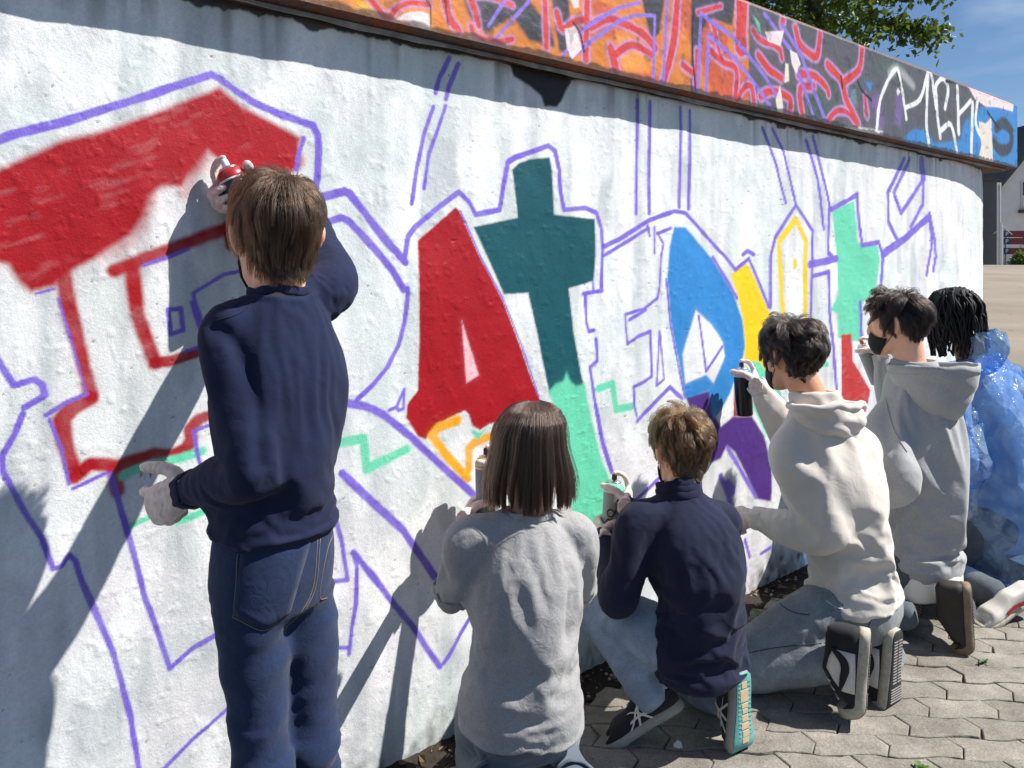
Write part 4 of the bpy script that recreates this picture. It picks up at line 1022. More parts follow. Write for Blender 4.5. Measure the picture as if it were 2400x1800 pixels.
def fuse(name, parts, voxel=0.008, smooth=6, factor=0.5, subsurf=0):
    """one continuous skin around overlapping solids"""
    V, F = join_vf(parts)
    me = mesh_from(name, V, F)
    bm = bmesh.new(); bm.from_mesh(me); bmesh.ops.recalc_face_normals(bm, faces=bm.faces); bm.to_mesh(me); bm.free()
    o = bpy.data.objects.new("tmp_" + name, me); COL.objects.link(o)
    m = o.modifiers.new("r", 'REMESH'); m.mode = 'VOXEL'; m.voxel_size = voxel; m.use_smooth_shade = True
    if smooth:
        s = o.modifiers.new("s", 'SMOOTH'); s.factor = factor; s.iterations = smooth
    if subsurf:
        s = o.modifiers.new("ss", 'SUBSURF'); s.levels = subsurf; s.render_levels = subsurf
    out = eval_mesh(o, name)
    bpy.data.objects.remove(o); bpy.data.meshes.remove(me)
    out.name = name
    out.polygons.foreach_set("use_smooth", np.ones(len(out.polygons), bool))
    return out

def coords(me):
    a = np.zeros(len(me.vertices) * 3, np.float32); me.vertices.foreach_get("co", a); return a.reshape(-1, 3).astype(float)

def put_coords(me, P):
    me.vertices.foreach_set("co", np.asarray(P, np.float32).reshape(-1)); me.update()

def normals(me):
    a = np.zeros(len(me.vertices) * 3, np.float32); me.vertices.foreach_get("normal", a); return a.reshape(-1, 3).astype(float)

def seg_dist(P, a, b):
    a = np.asarray(a, float); b = np.asarray(b, float); ab = b - a
    t = np.clip(((P - a) @ ab) / max(ab @ ab, 1e-9), 0, 1)
    return np.linalg.norm(P - a - t[:, None] * ab, axis=1), t

def emboss(me, lines, width, height):
    """raise (or sink) the surface along polylines: seams, hems, folds"""
    P = coords(me); Nn = normals(me); D = np.zeros(len(P))
    for ln in lines:
        w = np.full(len(P), 1e9)
        for a, b in zip(ln[:-1], ln[1:]): w = np.minimum(w, seg_dist(P, a, b)[0])
        D = np.maximum(D, np.exp(-(w / width) ** 2))
    put_coords(me, P + Nn * (D * height)[:, None])

def ease_tubes(defs, e):
    out = []
    for pts, rad, ref, n in defs:
        R = [(r + e, r + e) if np.isscalar(r) else (r[0] + e, r[1] + e) for r in rad]
        out.append(tube(pts, R, n=n, sub=5, ref=ref, round_ends=2))
    return out

def vtube(pts, rad, refs, n=28, sub=5):
    """tube whose first radius follows its own direction at each control point (torso twisting from hips to shoulders)"""
    pts = np.asarray(pts, float); R = np.array(rad, float)
    A = catmull(np.hstack([pts, R, np.array([unit(r) for r in refs])]), sub)
    V = []; F = []; ang = np.linspace(0, 2 * math.pi, n, endpoint=False); m = len(A)
    T = np.gradient(A[:, :3], axis=0)
    for i in range(m):
        t = unit(T[i]); a = A[i, 5:8]; a = unit(a - t * (a @ t)); b = np.cross(t, a)
        ca, sa = np.cos(ang), np.sin(ang)
        # slightly squared section, as a body has
        ca = np.sign(ca) * np.abs(ca) ** 0.85; sa = np.sign(sa) * np.abs(sa) ** 0.85
        V.append(A[i, :3] + np.outer(ca, a) * A[i, 3] + np.outer(sa, b) * A[i, 4])
    V = np.vstack(V)
    for i in range(m - 1):
        for j in range(n):
            k = (j + 1) % n; F.append((i * n + j, i * n + k, (i + 1) * n + k, (i + 1) * n + j))
    F += [tuple(range(n))[::-1], tuple((m - 1) * n + j for j in range(n))]
    return V, F

# ---------------------------------------------------------------- cloth settling
CLOTH_JOBS = []
def settle(me, body, pins, grow=0.07, bend=0.6, mass=0.25, stiff=18, also=None):
    """queue a garment: it is let fall on the body so that it creases by itself"""
    CLOTH_JOBS.append(dict(me=me, body=body, pins=pins, grow=grow, bend=bend, mass=mass, stiff=stiff, also=also))

def run_cloth(frames=16, start_drop=0):
    sc = bpy.context.scene
    objs = []; cols = {}
    for k, j in enumerate(CLOTH_JOBS):
        b = j['body']
        if b.name not in cols:
            jm = b.copy()
            if j.get('also') is not None:
                bm = bmesh.new(); bm.from_mesh(b); bm.from_mesh(j['also']); bm.to_mesh(jm); bm.free()
            co = bpy.data.objects.new("tmp_col", jm); COL.objects.link(co)
            dec = co.modifiers.new("d", 'DECIMATE'); dec.ratio = 0.22
            me2 = eval_mesh(co, "tmp_colm"); bpy.data.objects.remove(co)
            co = bpy.data.objects.new("tmp_col", me2)
            cc = bpy.data.collections.new("tmp_cc%d" % k); sc.collection.children.link(cc); cc.objects.link(co)
            co.modifiers.new("c", 'COLLISION'); co.collision.thickness_outer = 0.003; co.collision.cloth_friction = 12
            cols[b.name] = (co, cc)
        o = bpy.data.objects.new("tmp_cloth%d" % k, j['me']); cols[b.name][1].objects.link(o)
        vg = o.vertex_groups.new(name="pin")
        w = j['pins']
        for lv in np.unique(np.round(w, 1)):
            if lv > 0: vg.add([int(i) for i in np.nonzero(np.round(w, 1) == lv)[0]], float(lv), 'REPLACE')
        m = o.modifiers.new("cl", 'CLOTH'); s = m.settings
        s.quality = 4; s.mass = j['mass']; s.tension_stiffness = j['stiff']; s.compression_stiffness = j['stiff']; s.shear_stiffness = j['stiff'] * 0.4
        s.bending_stiffness = j['bend']; s.tension_damping = 8; s.compression_damping = 8; s.shear_damping = 8; s.air_damping = 2
        s.vertex_group_mass = "pin"; s.pin_stiffness = 1.0
        s.shrink_min = -j['grow']; s.shrink_max = -j['grow']
        cs = m.collision_settings; cs.collision_quality = 2; cs.distance_min = 0.004; cs.use_self_collision = False
        cs.collection = cols[b.name][1]
        m.point_cache.frame_start = 1; m.point_cache.frame_end = frames + 2
        objs.append((o, j))
    sc.frame_start = 1; sc.frame_end = frames + 2
    for f in range(1, frames + 1): sc.frame_set(f)
    dg = bpy.context.evaluated_depsgraph_get()
    for o, j in objs:
        ev = o.evaluated_get(dg); P = np.zeros(len(j['me'].vertices) * 3, np.float32); ev.data.vertices.foreach_get("co", P)
        j['out'] = P.reshape(-1, 3).astype(float)
    for o, j in objs:
        bpy.data.objects.remove(o)
        put_coords(j['me'], j['out'])
    for co, cc in cols.values():
        md = co.data; bpy.data.objects.remove(co); bpy.data.collections.remove(cc); bpy.data.meshes.remove(md)
    sc.frame_set(1)
    CLOTH_JOBS.clear()

# ---------------------------------------------------------------- laying details on a finished surface
from mathutils.bvhtree import BVHTree
def surface_of(o):
    dg = bpy.context.evaluated_depsgraph_get(); dg.update()
    me = bpy.data.meshes.new_from_object(o.evaluated_get(dg), depsgraph=dg)
    t = BVHTree.FromPolygons([v.co.copy() for v in me.vertices], [tuple(p.vertices) for p in me.polygons]); bpy.data.meshes.remove(me); return t

def lay(tree, uv, off=.0008, sub=6):
    """points of a seam on a surface, each found along its line of sight"""
    pts = []; P = catmull(np.array(uv, float), sub) if len(uv) > 2 else np.linspace(uv[0], uv[-1], sub * 2)
    for u, v in P:
        d = Vector(at(u, v, 1.0)) - Vector((0, 0, CAM_H)); d.normalize()
        h, n, i, q = tree.ray_cast(Vector((0, 0, CAM_H)), d)
        if h is not None:
            if n.dot(d) > 0: n = -n
            pts.append(np.array(h + n * off))
    return pts

def seam_or_fold(name, tree, uv, material, parent, r=.0009, off=.0006, sub=6):
    p = lay(tree, uv, off, sub)
    if len(p) < 2: return None
    # keep one run
    run = [p[0]]
    for q in p[1:]:
        if np.linalg.norm(q - run[-1]) < .05: run.append(q)
    if len(run) < 2: return None
    return link(name, mesh_from(name, *tube(run, r, n=6, sub=1, smooth_path=False), smooth=True), material, parent)

# ---------------------------------------------------------------- heads
HEAD_SEC = [(-.118, .018, .016, .066), (-.106, .036, .030, .056), (-.080, .053, .053, .036), (-.048, .062, .074, .016), (-.015, .068, .088, .004),
            (.015, .072, .095, -.002), (.045, .073, .097, -.004), (.072, .067, .089, -.006), (.095, .051, .068, -.006), (.108, .030, .042, -.006), (.113, .010, .014, -.006)]

# the same head with the neck below it: the surface hair grows on
HAIR_SEC = [(-.140, .048, .048, -.022), (-.118, .050, .050, -.020), (-.090, .053, .054, -.014), (-.065, .058, .064, -.004), (-.040, .064, .078, .004)] + [q for q in HEAD_SEC if q[0] > -.02]

class Head:
    """head frame: x to the person's right, y forward, z up"""
    def __init__(s, c, f, up=(0, 0, 1), k=1.0, roll=0.0):
        s.c = np.asarray(c, float); s.k = k
        s.y = unit(f); s.x = unit(np.cross(s.y, unit(up))); s.z = np.cross(s.x, s.y)
    def w(s, p):
        p = np.asarray(p, float) * s.k
        return s.c + p[..., 0:1] * s.x + p[..., 1:2] * s.y + p[..., 2:3] * s.z if p.ndim > 1 else s.c + p[0] * s.x + p[1] * s.y + p[2] * s.z
    def loc(s, P):
        d = (P - s.c) / s.k; return np.stack([d @ s.x, d @ s.y, d @ s.z], -1)
    def sec(s, z):
        A = np.array(HEAD_SEC); return [np.interp(z, A[:, 0], A[:, i]) for i in (1, 2, 3)]
    def grow(s, az, z, off=0.0):
        A = np.array(HAIR_SEC); hw, hd, yc = [np.interp(z, A[:, 0], A[:, i]) for i in (1, 2, 3)]
        return np.stack([np.sin(az) * (hw + off), yc - np.cos(az) * (hd + off), z + 0 * az], -1)
    def surf(s, az, z, off=0.0):
        """point on the head at azimuth az (0 = back, + = to the right) and height z, local"""
        hw, hd, yc = s.sec(z)
        return np.stack([np.sin(az) * (hw + off), yc - np.cos(az) * (hd + off), z + 0 * az], -1)
    def solids(s):
        n = 24; V = []; F = []
        ang = np.linspace(0, 2 * math.pi, n, endpoint=False)
        for z, hw, hd, yc in HEAD_SEC:
            for a in ang: V.append(s.w((math.sin(a) * hw, yc - math.cos(a) * hd, z)))
        m = len(HEAD_SEC)
        for i in range(m - 1):
            for j in range(n):
                k = (j + 1) % n; F.append((i * n + j, i * n + k, (i + 1) * n + k, (i + 1) * n + j))
        F += [tuple(range(n))[::-1], tuple((m - 1) * n + j for j in range(n))]
        out = [(np.array(V), F)]
        out.append(tube([s.w((0, .088, .022)), s.w((0, .100, -.010)), s.w((0, .106, -.032)), s.w((0, .094, -.040))], [.009, .010, .013, .011], n=10, sub=3, round_ends=2))
        for e in (-1, 1):                                                     # ears, brows, lips
            out.append(tube([s.w((e * .066, .010, .028)), s.w((e * .079, -.006, .024)), s.w((e * .083, -.016, .004)), s.w((e * .077, -.008, -.018)), s.w((e * .068, .004, -.034))],
                            [.006, .0075, .0085, .008, .006], n=10, sub=4, round_ends=2))
            out.append(tube([s.w((e * .066, .004, .016)), s.w((e * .075, -.004, .004)), s.w((e * .069, .002, -.022))], [.008, .009, .007], n=8, sub=3, round_ends=2))
            out.append(tube([s.w((e * .012, .090, .032)), s.w((e * .032, .084, .037)), s.w((e * .052, .066, .032))], [.007, .0075, .006], n=8, sub=3, round_ends=1))
        out.append(tube([s.w((-.022, .078, -.066)), s.w((0, .086, -.064)), s.w((.022, .078, -.066))], [.005, .009, .005], n=8, sub=3, round_ends=1))
        return out

# ---------------------------------------------------------------- hair
def hairline(az):
    """lowest height that carries hair, by azimuth (0 back, pi front)"""
    return np.interp(np.abs(az), [0, .55, .95, 1.25, 1.55, 1.75, 2.05, 2.5, math.pi], [-.082, -.076, -.050, .004, .026, -.012, .040, .068, .074])

def hair_cap(h, name, material, parent, off=.006, line=hairline):
    na, nz = 72, 40
    az = np.linspace(-math.pi, math.pi, na + 1); t = np.linspace(0, 1, nz) ** 0.8
    V = np.zeros((nz, na + 1, 3))
    for i, tt in enumerate(t):
        z = line(az) * (1 - tt) + .1128 * tt
        o = off * min(1, tt * 6 + .1)
        V[i] = h.grow(az, z, o * .5)
    P = h.w(V.reshape(-1, 3)).reshape(nz, na + 1, 3)
    return link(name, grid_mesh(name, P), material, parent)

def strands(name, W, rad, material, parent, taper=0.35):
    """W: (n, k, 3) world points"""
    n, k = W.shape[:2]
    cv = bpy.data.hair_curves.new(name)
    cv.add_curves([k] * n)
    cv.attributes["position"].data.foreach_set("vector", W.reshape(-1).astype(np.float32))
    r = np.tile(np.linspace(1, taper, k), n) * np.repeat(rad * (0.7 + 0.6 * RNG.random(n)), k)
    ra = cv.attributes.get("radius") or cv.attributes.new("radius", 'FLOAT', 'POINT')
    ra.data.foreach_set("value", r.astype(np.float32))
    cv.materials.append(material)
    o = bpy.data.objects.new(name, cv); COL.objects.link(o)
    if parent is not None:
        o.parent = parent; o.matrix_parent_inverse = parent.matrix_world.inverted()
    return o

def hair_material(name, col, rough=0.32, var=0.3):
    m = bpy.data.materials.new(name); m.use_nodes = True; nt = m.node_tree
    nt.nodes.clear()
    out = nt.nodes.new("ShaderNodeOutputMaterial"); hb = nt.nodes.new("ShaderNodeBsdfHairPrincipled")
    hb.model = 'CHIANG'; hb.parametrization = 'COLOR'
    info = nt.nodes.new("ShaderNodeHairInfo")
    lo = tuple(c * (1 - var) for c in col); hi = tuple(min(1, c * (1 + var)) for c in col)
    r = ramp(nt, info.outputs["Random"], [(0.0, lo), (1.0, hi)])
    nt.links.new(r.outputs[0], hb.inputs["Color"])
    hb.inputs["Roughness"].default_value = rough; hb.inputs["Radial Roughness"].default_value = 0.45
    nt.links.new(hb.outputs[0], out.inputs[0])
    return m

def groom(h, name, material, parent, n=5200, k=9, length=None, lift=None, crown=(0, -.035), tuft=0.5, clumps=170, rad=.00055, thick=.02, messy=0.25, line=hairline, swirl=0.5, push=(0, 0, 0), seed=1, front=.7):
    """short hair lying in a shell over the skull, gathered in tufts. length/lift: functions of (az, z)"""
    rng = np.random.default_rng(seed)
    dd = rng.normal(0, 1, (n * 3, 3)); dd /= np.linalg.norm(dd, axis=1, keepdims=True)
    az = np.arctan2(dd[:, 0], -dd[:, 1]); z = dd[:, 2] * .1128
    keep = z > line(az)
    az, z = az[keep][:n], z[keep][:n]; n = len(az)
    root = h.grow(az, z, .001)
    C = np.array([crown[0], crown[1], .112])
    # clumps
    ci = rng.integers(0, n, clumps); cr = root[ci]
    own = np.argmin(((root[:, None] - cr[None]) ** 2).sum(-1), 1)
    cdir = rng.normal(0, 1, (clumps, 3)); ch = rng.random(clumps); cl = rng.uniform(.75, 1.25, clumps)
    L = (length(az, z) if length else np.full(n, .06)) * cl[own] * rng.uniform(.8, 1.1, n)
    L = L * np.where(np.abs(az) > 2.1, front, 1.0)
    T = (lift(az, z) if lift else np.full(n, thick)) * (0.55 + 0.6 * ch[own]) * rng.uniform(.35, 1.0, n)
    SEC = np.array(HAIR_SEC); EA = np.array([.0735, .0965, .1135])
    def field(p):
        """height over the scalp and outward direction"""
        q = p - [0, -.004, 0]; rho = np.sqrt((q[:, 0] / EA[0]) ** 2 + (q[:, 1] / EA[1]) ** 2) + 1e-6; ze = np.abs(q[:, 2]) / EA[2]
        g = (rho ** 2.8 + ze ** 2.8) ** (1 / 2.8)
        n1 = np.stack([rho ** .8 * q[:, 0] / EA[0] ** 2, rho ** .8 * q[:, 1] / EA[1] ** 2, ze ** 1.8 * np.sign(q[:, 2]) / EA[2]], -1)
        n1 /= np.maximum(np.linalg.norm(n1, axis=1, keepdims=True), 1e-6); a1 = (g - 1) * .085
        hw, hd, yc = (np.interp(p[:, 2], SEC[:, 0], SEC[:, i]) for i in (1, 2, 3))
        r2 = np.sqrt((p[:, 0] / hw) ** 2 + ((p[:, 1] - yc) / hd) ** 2) + 1e-6; a2 = (r2 - 1) * (hw + hd) / 2
        n2 = np.stack([p[:, 0] / hw ** 2, (p[:, 1] - yc) / hd ** 2, 0 * hw], -1); n2 /= np.maximum(np.linalg.norm(n2, axis=1, keepdims=True), 1e-6)
        w = np.clip((p[:, 2] - .02) / .04, 0, 1)
        nn = n1 * w[:, None] + n2 * (1 - w)[:, None]; nn /= np.maximum(np.linalg.norm(nn, axis=1, keepdims=True), 1e-6)
        return a1 * w + a2 * (1 - w), nn
    pts = [root]; p = root.copy()
    mid = cr[own]
    for s in range(1, k):
        t = s / (k - 1)
        nn = field(p)[1]
        flow = p - C; flow -= nn * (flow * nn).sum(1, keepdims=True)
        fl = np.linalg.norm(flow, axis=1, keepdims=True); flow = flow / np.maximum(fl, .02)
        sw = np.cross(nn, flow)
        d = flow + swirl * sw * np.exp(-fl / .05) + np.array(push) + messy * cdir[own] + 0.10 * rng.normal(0, 1, (n, 3)) + np.array([0, 0, -.25])
        d -= nn * (d * nn).sum(1, keepdims=True) * 0.8
        d /= np.maximum(np.linalg.norm(d, axis=1, keepdims=True), 1e-6)
        p = p + d * (L / (k - 1))[:, None]
        want = T * (1 - (1 - t) ** 2.5); cur, nn = field(p)
        p = p + nn * ((want - cur) * 0.8)[:, None]
        pts.append(p.copy())
    Q = np.stack(pts, 1)
    # gather to tufts
    cen = np.zeros((clumps, k, 3)); cnt = np.maximum(np.bincount(own, minlength=clumps), 1)
    for s in range(k):
        for a in range(3): cen[:, s, a] = np.bincount(own, Q[:, s, a], minlength=clumps) / cnt
    w = tuft * np.linspace(0, 1, k)[None, :, None] ** 1.3
    Q = Q * (1 - w) + cen[own] * w
    W = h.w(Q.reshape(-1, 3)).reshape(n, k, 3)
    return strands(name, W, rad, material, parent)

# ---------------------------------------------------------------- hands in thin gloves
def hand_frame(wrist, to_fingers, back):
    x = unit(to_fingers); z = np.asarray(back, float); z = unit(z - x * (z @ x)); y = np.cross(z, x)
    return np.asarray(wrist, float), x, y, z

FINGER = [(.029, .066), (.010, .074), (-.010, .069), (-.028, .054)]
def hand_parts(fr, side, curl, splay=(8, 2, -4, -10), thumb=None, k=0.9, index=None, cuff=True, fat=1.0):
    """side +1: thumb on +y. curl: for each finger three joint bends (degrees). thumb / index: explicit local polylines"""
    o, x, y, z = fr
    def W(p): return o + (x * p[0] + y * p[1] * side + z * p[2]) * k
    parts = []
    parts.append(tube([W((-.012, 0, 0)), W((.012, .001, 0)), W((.040, .002, 0)), W((.070, .001, .002)), W((.088, 0, .001))],
                      [(.015 * k, .027 * k), (.018 * k, .031 * k), (.0185 * k, .038 * k), (.016 * k, .041 * k), (.012 * k, .038 * k)], n=18, sub=3, ref=z, round_ends=2))
    for i, (by, ln) in enumerate(FINGER):
        if i == 0 and index is not None: pl = [np.array(p, float) for p in index]
        else:
            a = math.radians(splay[i]); p = np.array([.080 - abs(by - .004) * .22, by, .001]); pl = [p - [.012, 0, 0], p]
            d = np.array([math.cos(a), math.sin(a), 0]); b = 0
            for c, fr_ in zip(curl[i], (.44, .31, .25)):
                b += math.radians(c)
                v = np.array([d[0] * math.cos(b), d[1] * math.cos(b), -math.sin(b)])
                pl.append(pl[-1] + v * ln * fr_ * 1.08)
        r = [.0100, .0098, .0094, .0088, .0078]
        parts.append(tube([W(p) for p in pl], [q * k * fat for q in r[:len(pl)]] if len(pl) <= 5 else [.008 * k * fat] * len(pl), n=12, sub=3, round_ends=3))
    th = thumb if thumb is not None else [(.012, .020, -.006), (.034, .038, -.012), (.056, .052, -.018), (.074, .060, -.024)]
    parts.append(tube([W(p) for p in th], [.0150 * k, .0138 * k, .0125 * k, .0108 * k][:len(th)], n=12, sub=3, round_ends=3))
    return parts

def glove(name, fr, side, curl, material, parent, cuff=.045, k=.9, **kw):
    parts = hand_parts(fr, side, curl, k=k, **kw)
    o, x, y, z = fr
    if cuff:
        parts.append(tube([o + x * .004 * k, o - x * cuff * .5, o - x * cuff], [(.018 * k, .029 * k), (.021 * k, .030 * k), (.024 * k, .033 * k)], n=18, sub=3, ref=z))
    me = fuse(name, parts, .0028, 3)
    P = coords(me); Nn = normals(me)
    # loose latex: small folds
    f = np.sin((P @ x) * 420 + 3 * np.sin((P @ y) * 160)) * .0005 + np.sin((P @ y) * 300 + (P @ z) * 260) * .0004
    put_coords(me, P + Nn * f[:, None])
    return link(name, me, material, parent)

def grip(top, axis, xdir, side, below=.085, k=.9, r=.0325):
    """hand closed round a can: frame of the hand for a can whose valve is at top"""
    a = unit(axis); x = np.asarray(xdir, float); x = unit(x - a * (x @ a)); y = a * side; z = np.cross(x, y)
    c = np.asarray(top, float) - a * below
    o = c - x * .058 * k + z * (r + .0125 * k)
    return (o, x, y, z)

def press(below, k=.9):
    b = below / k
    return [(.064, .024, 0), (.075, .042, -.001), (.073, b + .006, -.014), (.064, b + .016, -.032), (.057, b + .017, -.047)]

THUMB_WRAP = [(.006, .016, -.008), (.009, .032, -.030), (.012, .040, -.056), (.026, .044, -.082)]
GRIP = [(38, 62, 45), (42, 62, 45), (46, 62, 42), (52, 60, 40)]
OPEN = [(8, 12, 8), (14, 18, 12), (20, 25, 15), (26, 30, 15)]

# ---------------------------------------------------------------- spray cans
def spray_can(name, label, top, axis, mats, h=.195, r=.0325, nozzle=(0, 0, 0), print_rows=None):
    """top: centre of the valve; axis: unit vector from foot to valve"""
    ax = unit(axis); foot = np.asarray(top, float) - ax * h
    root = empty(name, foot, label, "spray can", "spray cans in the painters' hands")
    body = lathe([(r * .88, 0), (r * .97, .002), (r, .007), (r, h - .048), (r * .97, h - .043), (r * .985, h - .040)], 28, (foot, ax))
    link("can_body", mesh_from("can_body", *body, smooth=True), mats['body'], root)
    col = lathe([(r * .99, h - .040), (r * 1.01, h - .038), (r * 1.0, h - .026), (r * .82, h - .017), (r * .70, h - .014)], 28, (foot, ax))
    link("colour_ring", mesh_from("colour_ring", *col, smooth=True), mats['ring'], root)
    cup = lathe([(r * .70, h - .0145), (r * .62, h - .009), (r * .40, h - .008), (r * .30, h - .011), (r * .12, h - .010), (r * .11, h - .004)], 24, (foot, ax))
    link("valve_cup", mesh_from("valve_cup", *cup, smooth=True), mats['metal'], root)
    rim = lathe([(r * 1.0, h - .043), (r * 1.02, h - .042), (r * 1.02, h - .039), (r * 1.0, h - .038)], 28, (foot, ax))
    link("rim", mesh_from("rim", *rim, smooth=True), M_RIM, root)
    noz = lathe([(r * .25, h - .006), (r * .27, h - .003), (r * .25, h + .010), (r * .18, h + .013)], 16, (foot, ax))
    nz = link("nozzle", mesh_from("nozzle", *noz, smooth=True), mats['nozzle'], root)
    return root, foot, ax

# ---------------------------------------------------------------- shoes
def shoe_frame(heel, toe_dir, up):
    l = unit(toe_dir); u = np.asarray(up, float); u = unit(u - l * (u @ l)); s = np.cross(l, u)
    return np.asarray(heel, float), l, s, u

SOLE_W = [(0.0, .018), (.04, .030), (.12, .034), (.25, .033), (.42, .033), (.58, .040), (.74, .045), (.86, .041), (.95, .029), (1.0, .012)]
def shoe(name, fr, L, mats, parent, inner=1, sole_t=.026, bend=0.0, high=0.085, parts=None, label=None):
    """fr: heel point on the ground side of the sole. bend: toe part bent up (radians) as when kneeling on the toes"""
    o, l, s, u = fr
    def W(t, a, h):
        x = t * L; zz = h
        if bend:
            x0 = .70 * L
            if x > x0:
                th = min((x - x0) / (.16 * L), 1) * bend; e = x - x0
                # arc: the toes roll up against the ground
                R = (.16 * L) / bend if bend else 1e9
                arc = min(e, .16 * L); ph = arc / R
                cx = x0 + R * math.sin(ph) ; cz = R * (1 - math.cos(ph))
                rest = e - arc
                cx += rest * math.cos(ph); cz += rest * math.sin(ph)
                return o + l * (cx - math.sin(ph) * zz) + s * a + u * (cz + math.cos(ph) * zz)
        return o + l * x + s * a + u * zz
    def outline(h, grow=0.0, drop=0.0):
        ts = np.concatenate([np.linspace(0, .1, 5), np.linspace(.16, .84, 15), np.linspace(.88, 1, 7)])
        ww = np.interp(ts, [q[0] for q in SOLE_W], [q[1] for q in SOLE_W]) * (L / .27)
        curve = .006 * np.sin(np.clip((ts - .2) / .8, 0, 1) * math.pi) * inner
        A = [(t, w + grow + c, h) for t, w, c in zip(ts, ww, curve)]; B = [(t, -w - grow + c, h) for t, w, c in zip(ts, ww, curve)][::-1]
        return A + B
    def ring_mesh(levels, name, material, par, cap0=True, cap1=True, smooth=True):
        V = []; F = []
        m = None
        for lv in levels:
            pts = lv; m = len(pts); V += [W(*p) for p in pts]
        for i in range(len(levels) - 1):
            for j in range(m):
                k = (j + 1) % m; F.append((i * m + j, i * m + k, (i + 1) * m + k, (i + 1) * m + j))
        h = m // 2
        def cap(b, rev):
            for j in range(h - 1):
                q = (b + j, b + j + 1, b + m - 2 - j, b + m - 1 - j); F.append(q if rev else q[::-1])
        if cap0: cap(0, False)
        if cap1: cap((len(levels) - 1) * m, True)
        me = mesh_from(name, V, F, smooth)
        bm = bmesh.new(); bm.from_mesh(me); bmesh.ops.recalc_face_normals(bm, faces=bm.faces); bm.to_mesh(me); bm.free()
        return link(name, me, material, par)
    root = bpy.data.objects.new(name, None); COL.objects.link(root); root.location = tuple(o); root.matrix_world = Matrix.Translation(tuple(o))
    mw = root.matrix_world.copy(); root.parent = parent; root.matrix_parent_inverse = parent.matrix_world.inverted()
    if label: root["label"] = label
    out = outline
    ring_mesh([out(0.0, -.004), out(.003, 0), out(sole_t * .55, .002), out(sole_t, -.001), out(sole_t + .001, -.006)], "sole", mats['sole'], root)
    ring_mesh([out(-.0022, -.006), out(-.0003, -.0035)], "tread", mats['tread'], root)
    # upper: rows from welt to collar
    ts = [p[0] for p in outline(0)]
    def up_level(f):
        pts = []
        for (t, a, h) in outline(0):
            top = np.interp(t, [0, .08, .3, .45, .62, .80, .93, 1.0], [high * .92, high, high * .98, high * 1.02, high * .74, .058, .044, .026])
            inset = [0.004, .002, .006, .014, .020][f] if t > .5 else [.004, .003, .004, .006, .008][f]
            hh = sole_t - .003 + (top - sole_t) * [0, .3, .62, .88, 1.0][f]
            narrow = 1 - [0, -.02, .04, .20, .58][f] * (1 if t > .42 else .55)
            tt = t + [0, 0, .0, .012, .03][f] * (1 if t < .1 else 0) - [0, .004, .02, .05, .10][f] * (1 if t > .9 else (t - .8) * 10 if t > .8 else 0)
            pts.append((tt, a * narrow * (1 - .06), hh))
        return pts
    ring_mesh([up_level(0), up_level(1), up_level(2), up_level(3), up_level(4)], "upper", mats['upper'], root)
    def side(t, f, sgn, off=.002):
        """point on the upper: t along, f 0 (welt) .. 4 (collar), sgn side"""
        lv = [up_level(i) for i in range(5)]; h = len(lv[0]) // 2
        def q(i):
            seg = lv[i][:h] if sgn > 0 else lv[i][h:][::-1]
            ts = [p[0] for p in lv[0][:h]]
            return np.array([np.interp(t, ts, [p[c] for p in seg]) for c in range(3)])
        i = min(int(f), 3); a = q(i) * (1 - (f - i)) + q(i + 1) * (f - i)
        return W(a[0], a[1] + off * sgn, a[2] + off * .3)
    if parts: parts(root, W, L, side)
    return root

def strip(points, width_dir, w, t, name, material, parent, lift=None):
    """flat band along points (world), thickness t"""
    P = np.asarray(points, float)
    V = []; F = []
    for i, p in enumerate(P):
        a = np.asarray(width_dir[i] if hasattr(width_dir[0], '__len__') else width_dir, float); a = unit(a)
        tg = unit(P[min(i + 1, len(P) - 1)] - P[max(i - 1, 0)]); nn = unit(np.cross(tg, a))
        for q in (p + a * w / 2 - nn * t / 2, p - a * w / 2 - nn * t / 2, p - a * w / 2 + nn * t / 2, p + a * w / 2 + nn * t / 2): V.append(q)
    for i in range(len(P) - 1):
        for j in range(4):
            k = (j + 1) % 4; F.append((i * 4 + j, i * 4 + k, i * 4 + 4 + k, i * 4 + 4 + j))
    F += [(0, 1, 2, 3), tuple(4 * (len(P) - 1) + j for j in (3, 2, 1, 0))]
    return link(name, mesh_from(name, V, F), material, parent)

# ---------------------------------------------------------------- face masks
def face_mask(h, material, parent):
    az = np.concatenate([np.linspace(1.75, math.pi * 2 - 1.75, 25)]); zs = np.linspace(-.116, -.042, 10)
    V = np.zeros((len(zs), len(az), 3))
    for i, z in enumerate(zs):
        f = np.cos((az - math.pi)); bul = np.clip(f, 0, 1) ** 2 * .020 * math.sin(math.pi * (i + .8) / 11)
        top = z + np.clip(f, 0, 1) ** 6 * .014 * (i / 9) - (1 - np.clip(f, 0, 1)) * .012 * (i / 9)
        V[i] = h.surf(az, top, .004) + np.stack([0 * az, bul, 0 * az], -1)
    me = grid_mesh("face_mask", h.w(V.reshape(-1, 3)).reshape(len(zs), len(az), 3))
    o = link("face_mask", me, material, parent)
    m = o.modifiers.new("t", 'SOLIDIFY'); m.thickness = .002
    for e in (-1, 1):
        for za, zb in ((-.034, .020), (-.088, -.030)):
            p = [h.w(h.surf(np.array([e * q]), np.array([za + (zb - za) * t]), .0025)[0]) for q, t in ((1.80, 0), (1.68, .4), (1.58, .8), (1.50, 1.0))]
            link("ear_loop", mesh_from("ear_loop", *tube(p, .0012, n=6, sub=4), smooth=True), material, o)
    return o

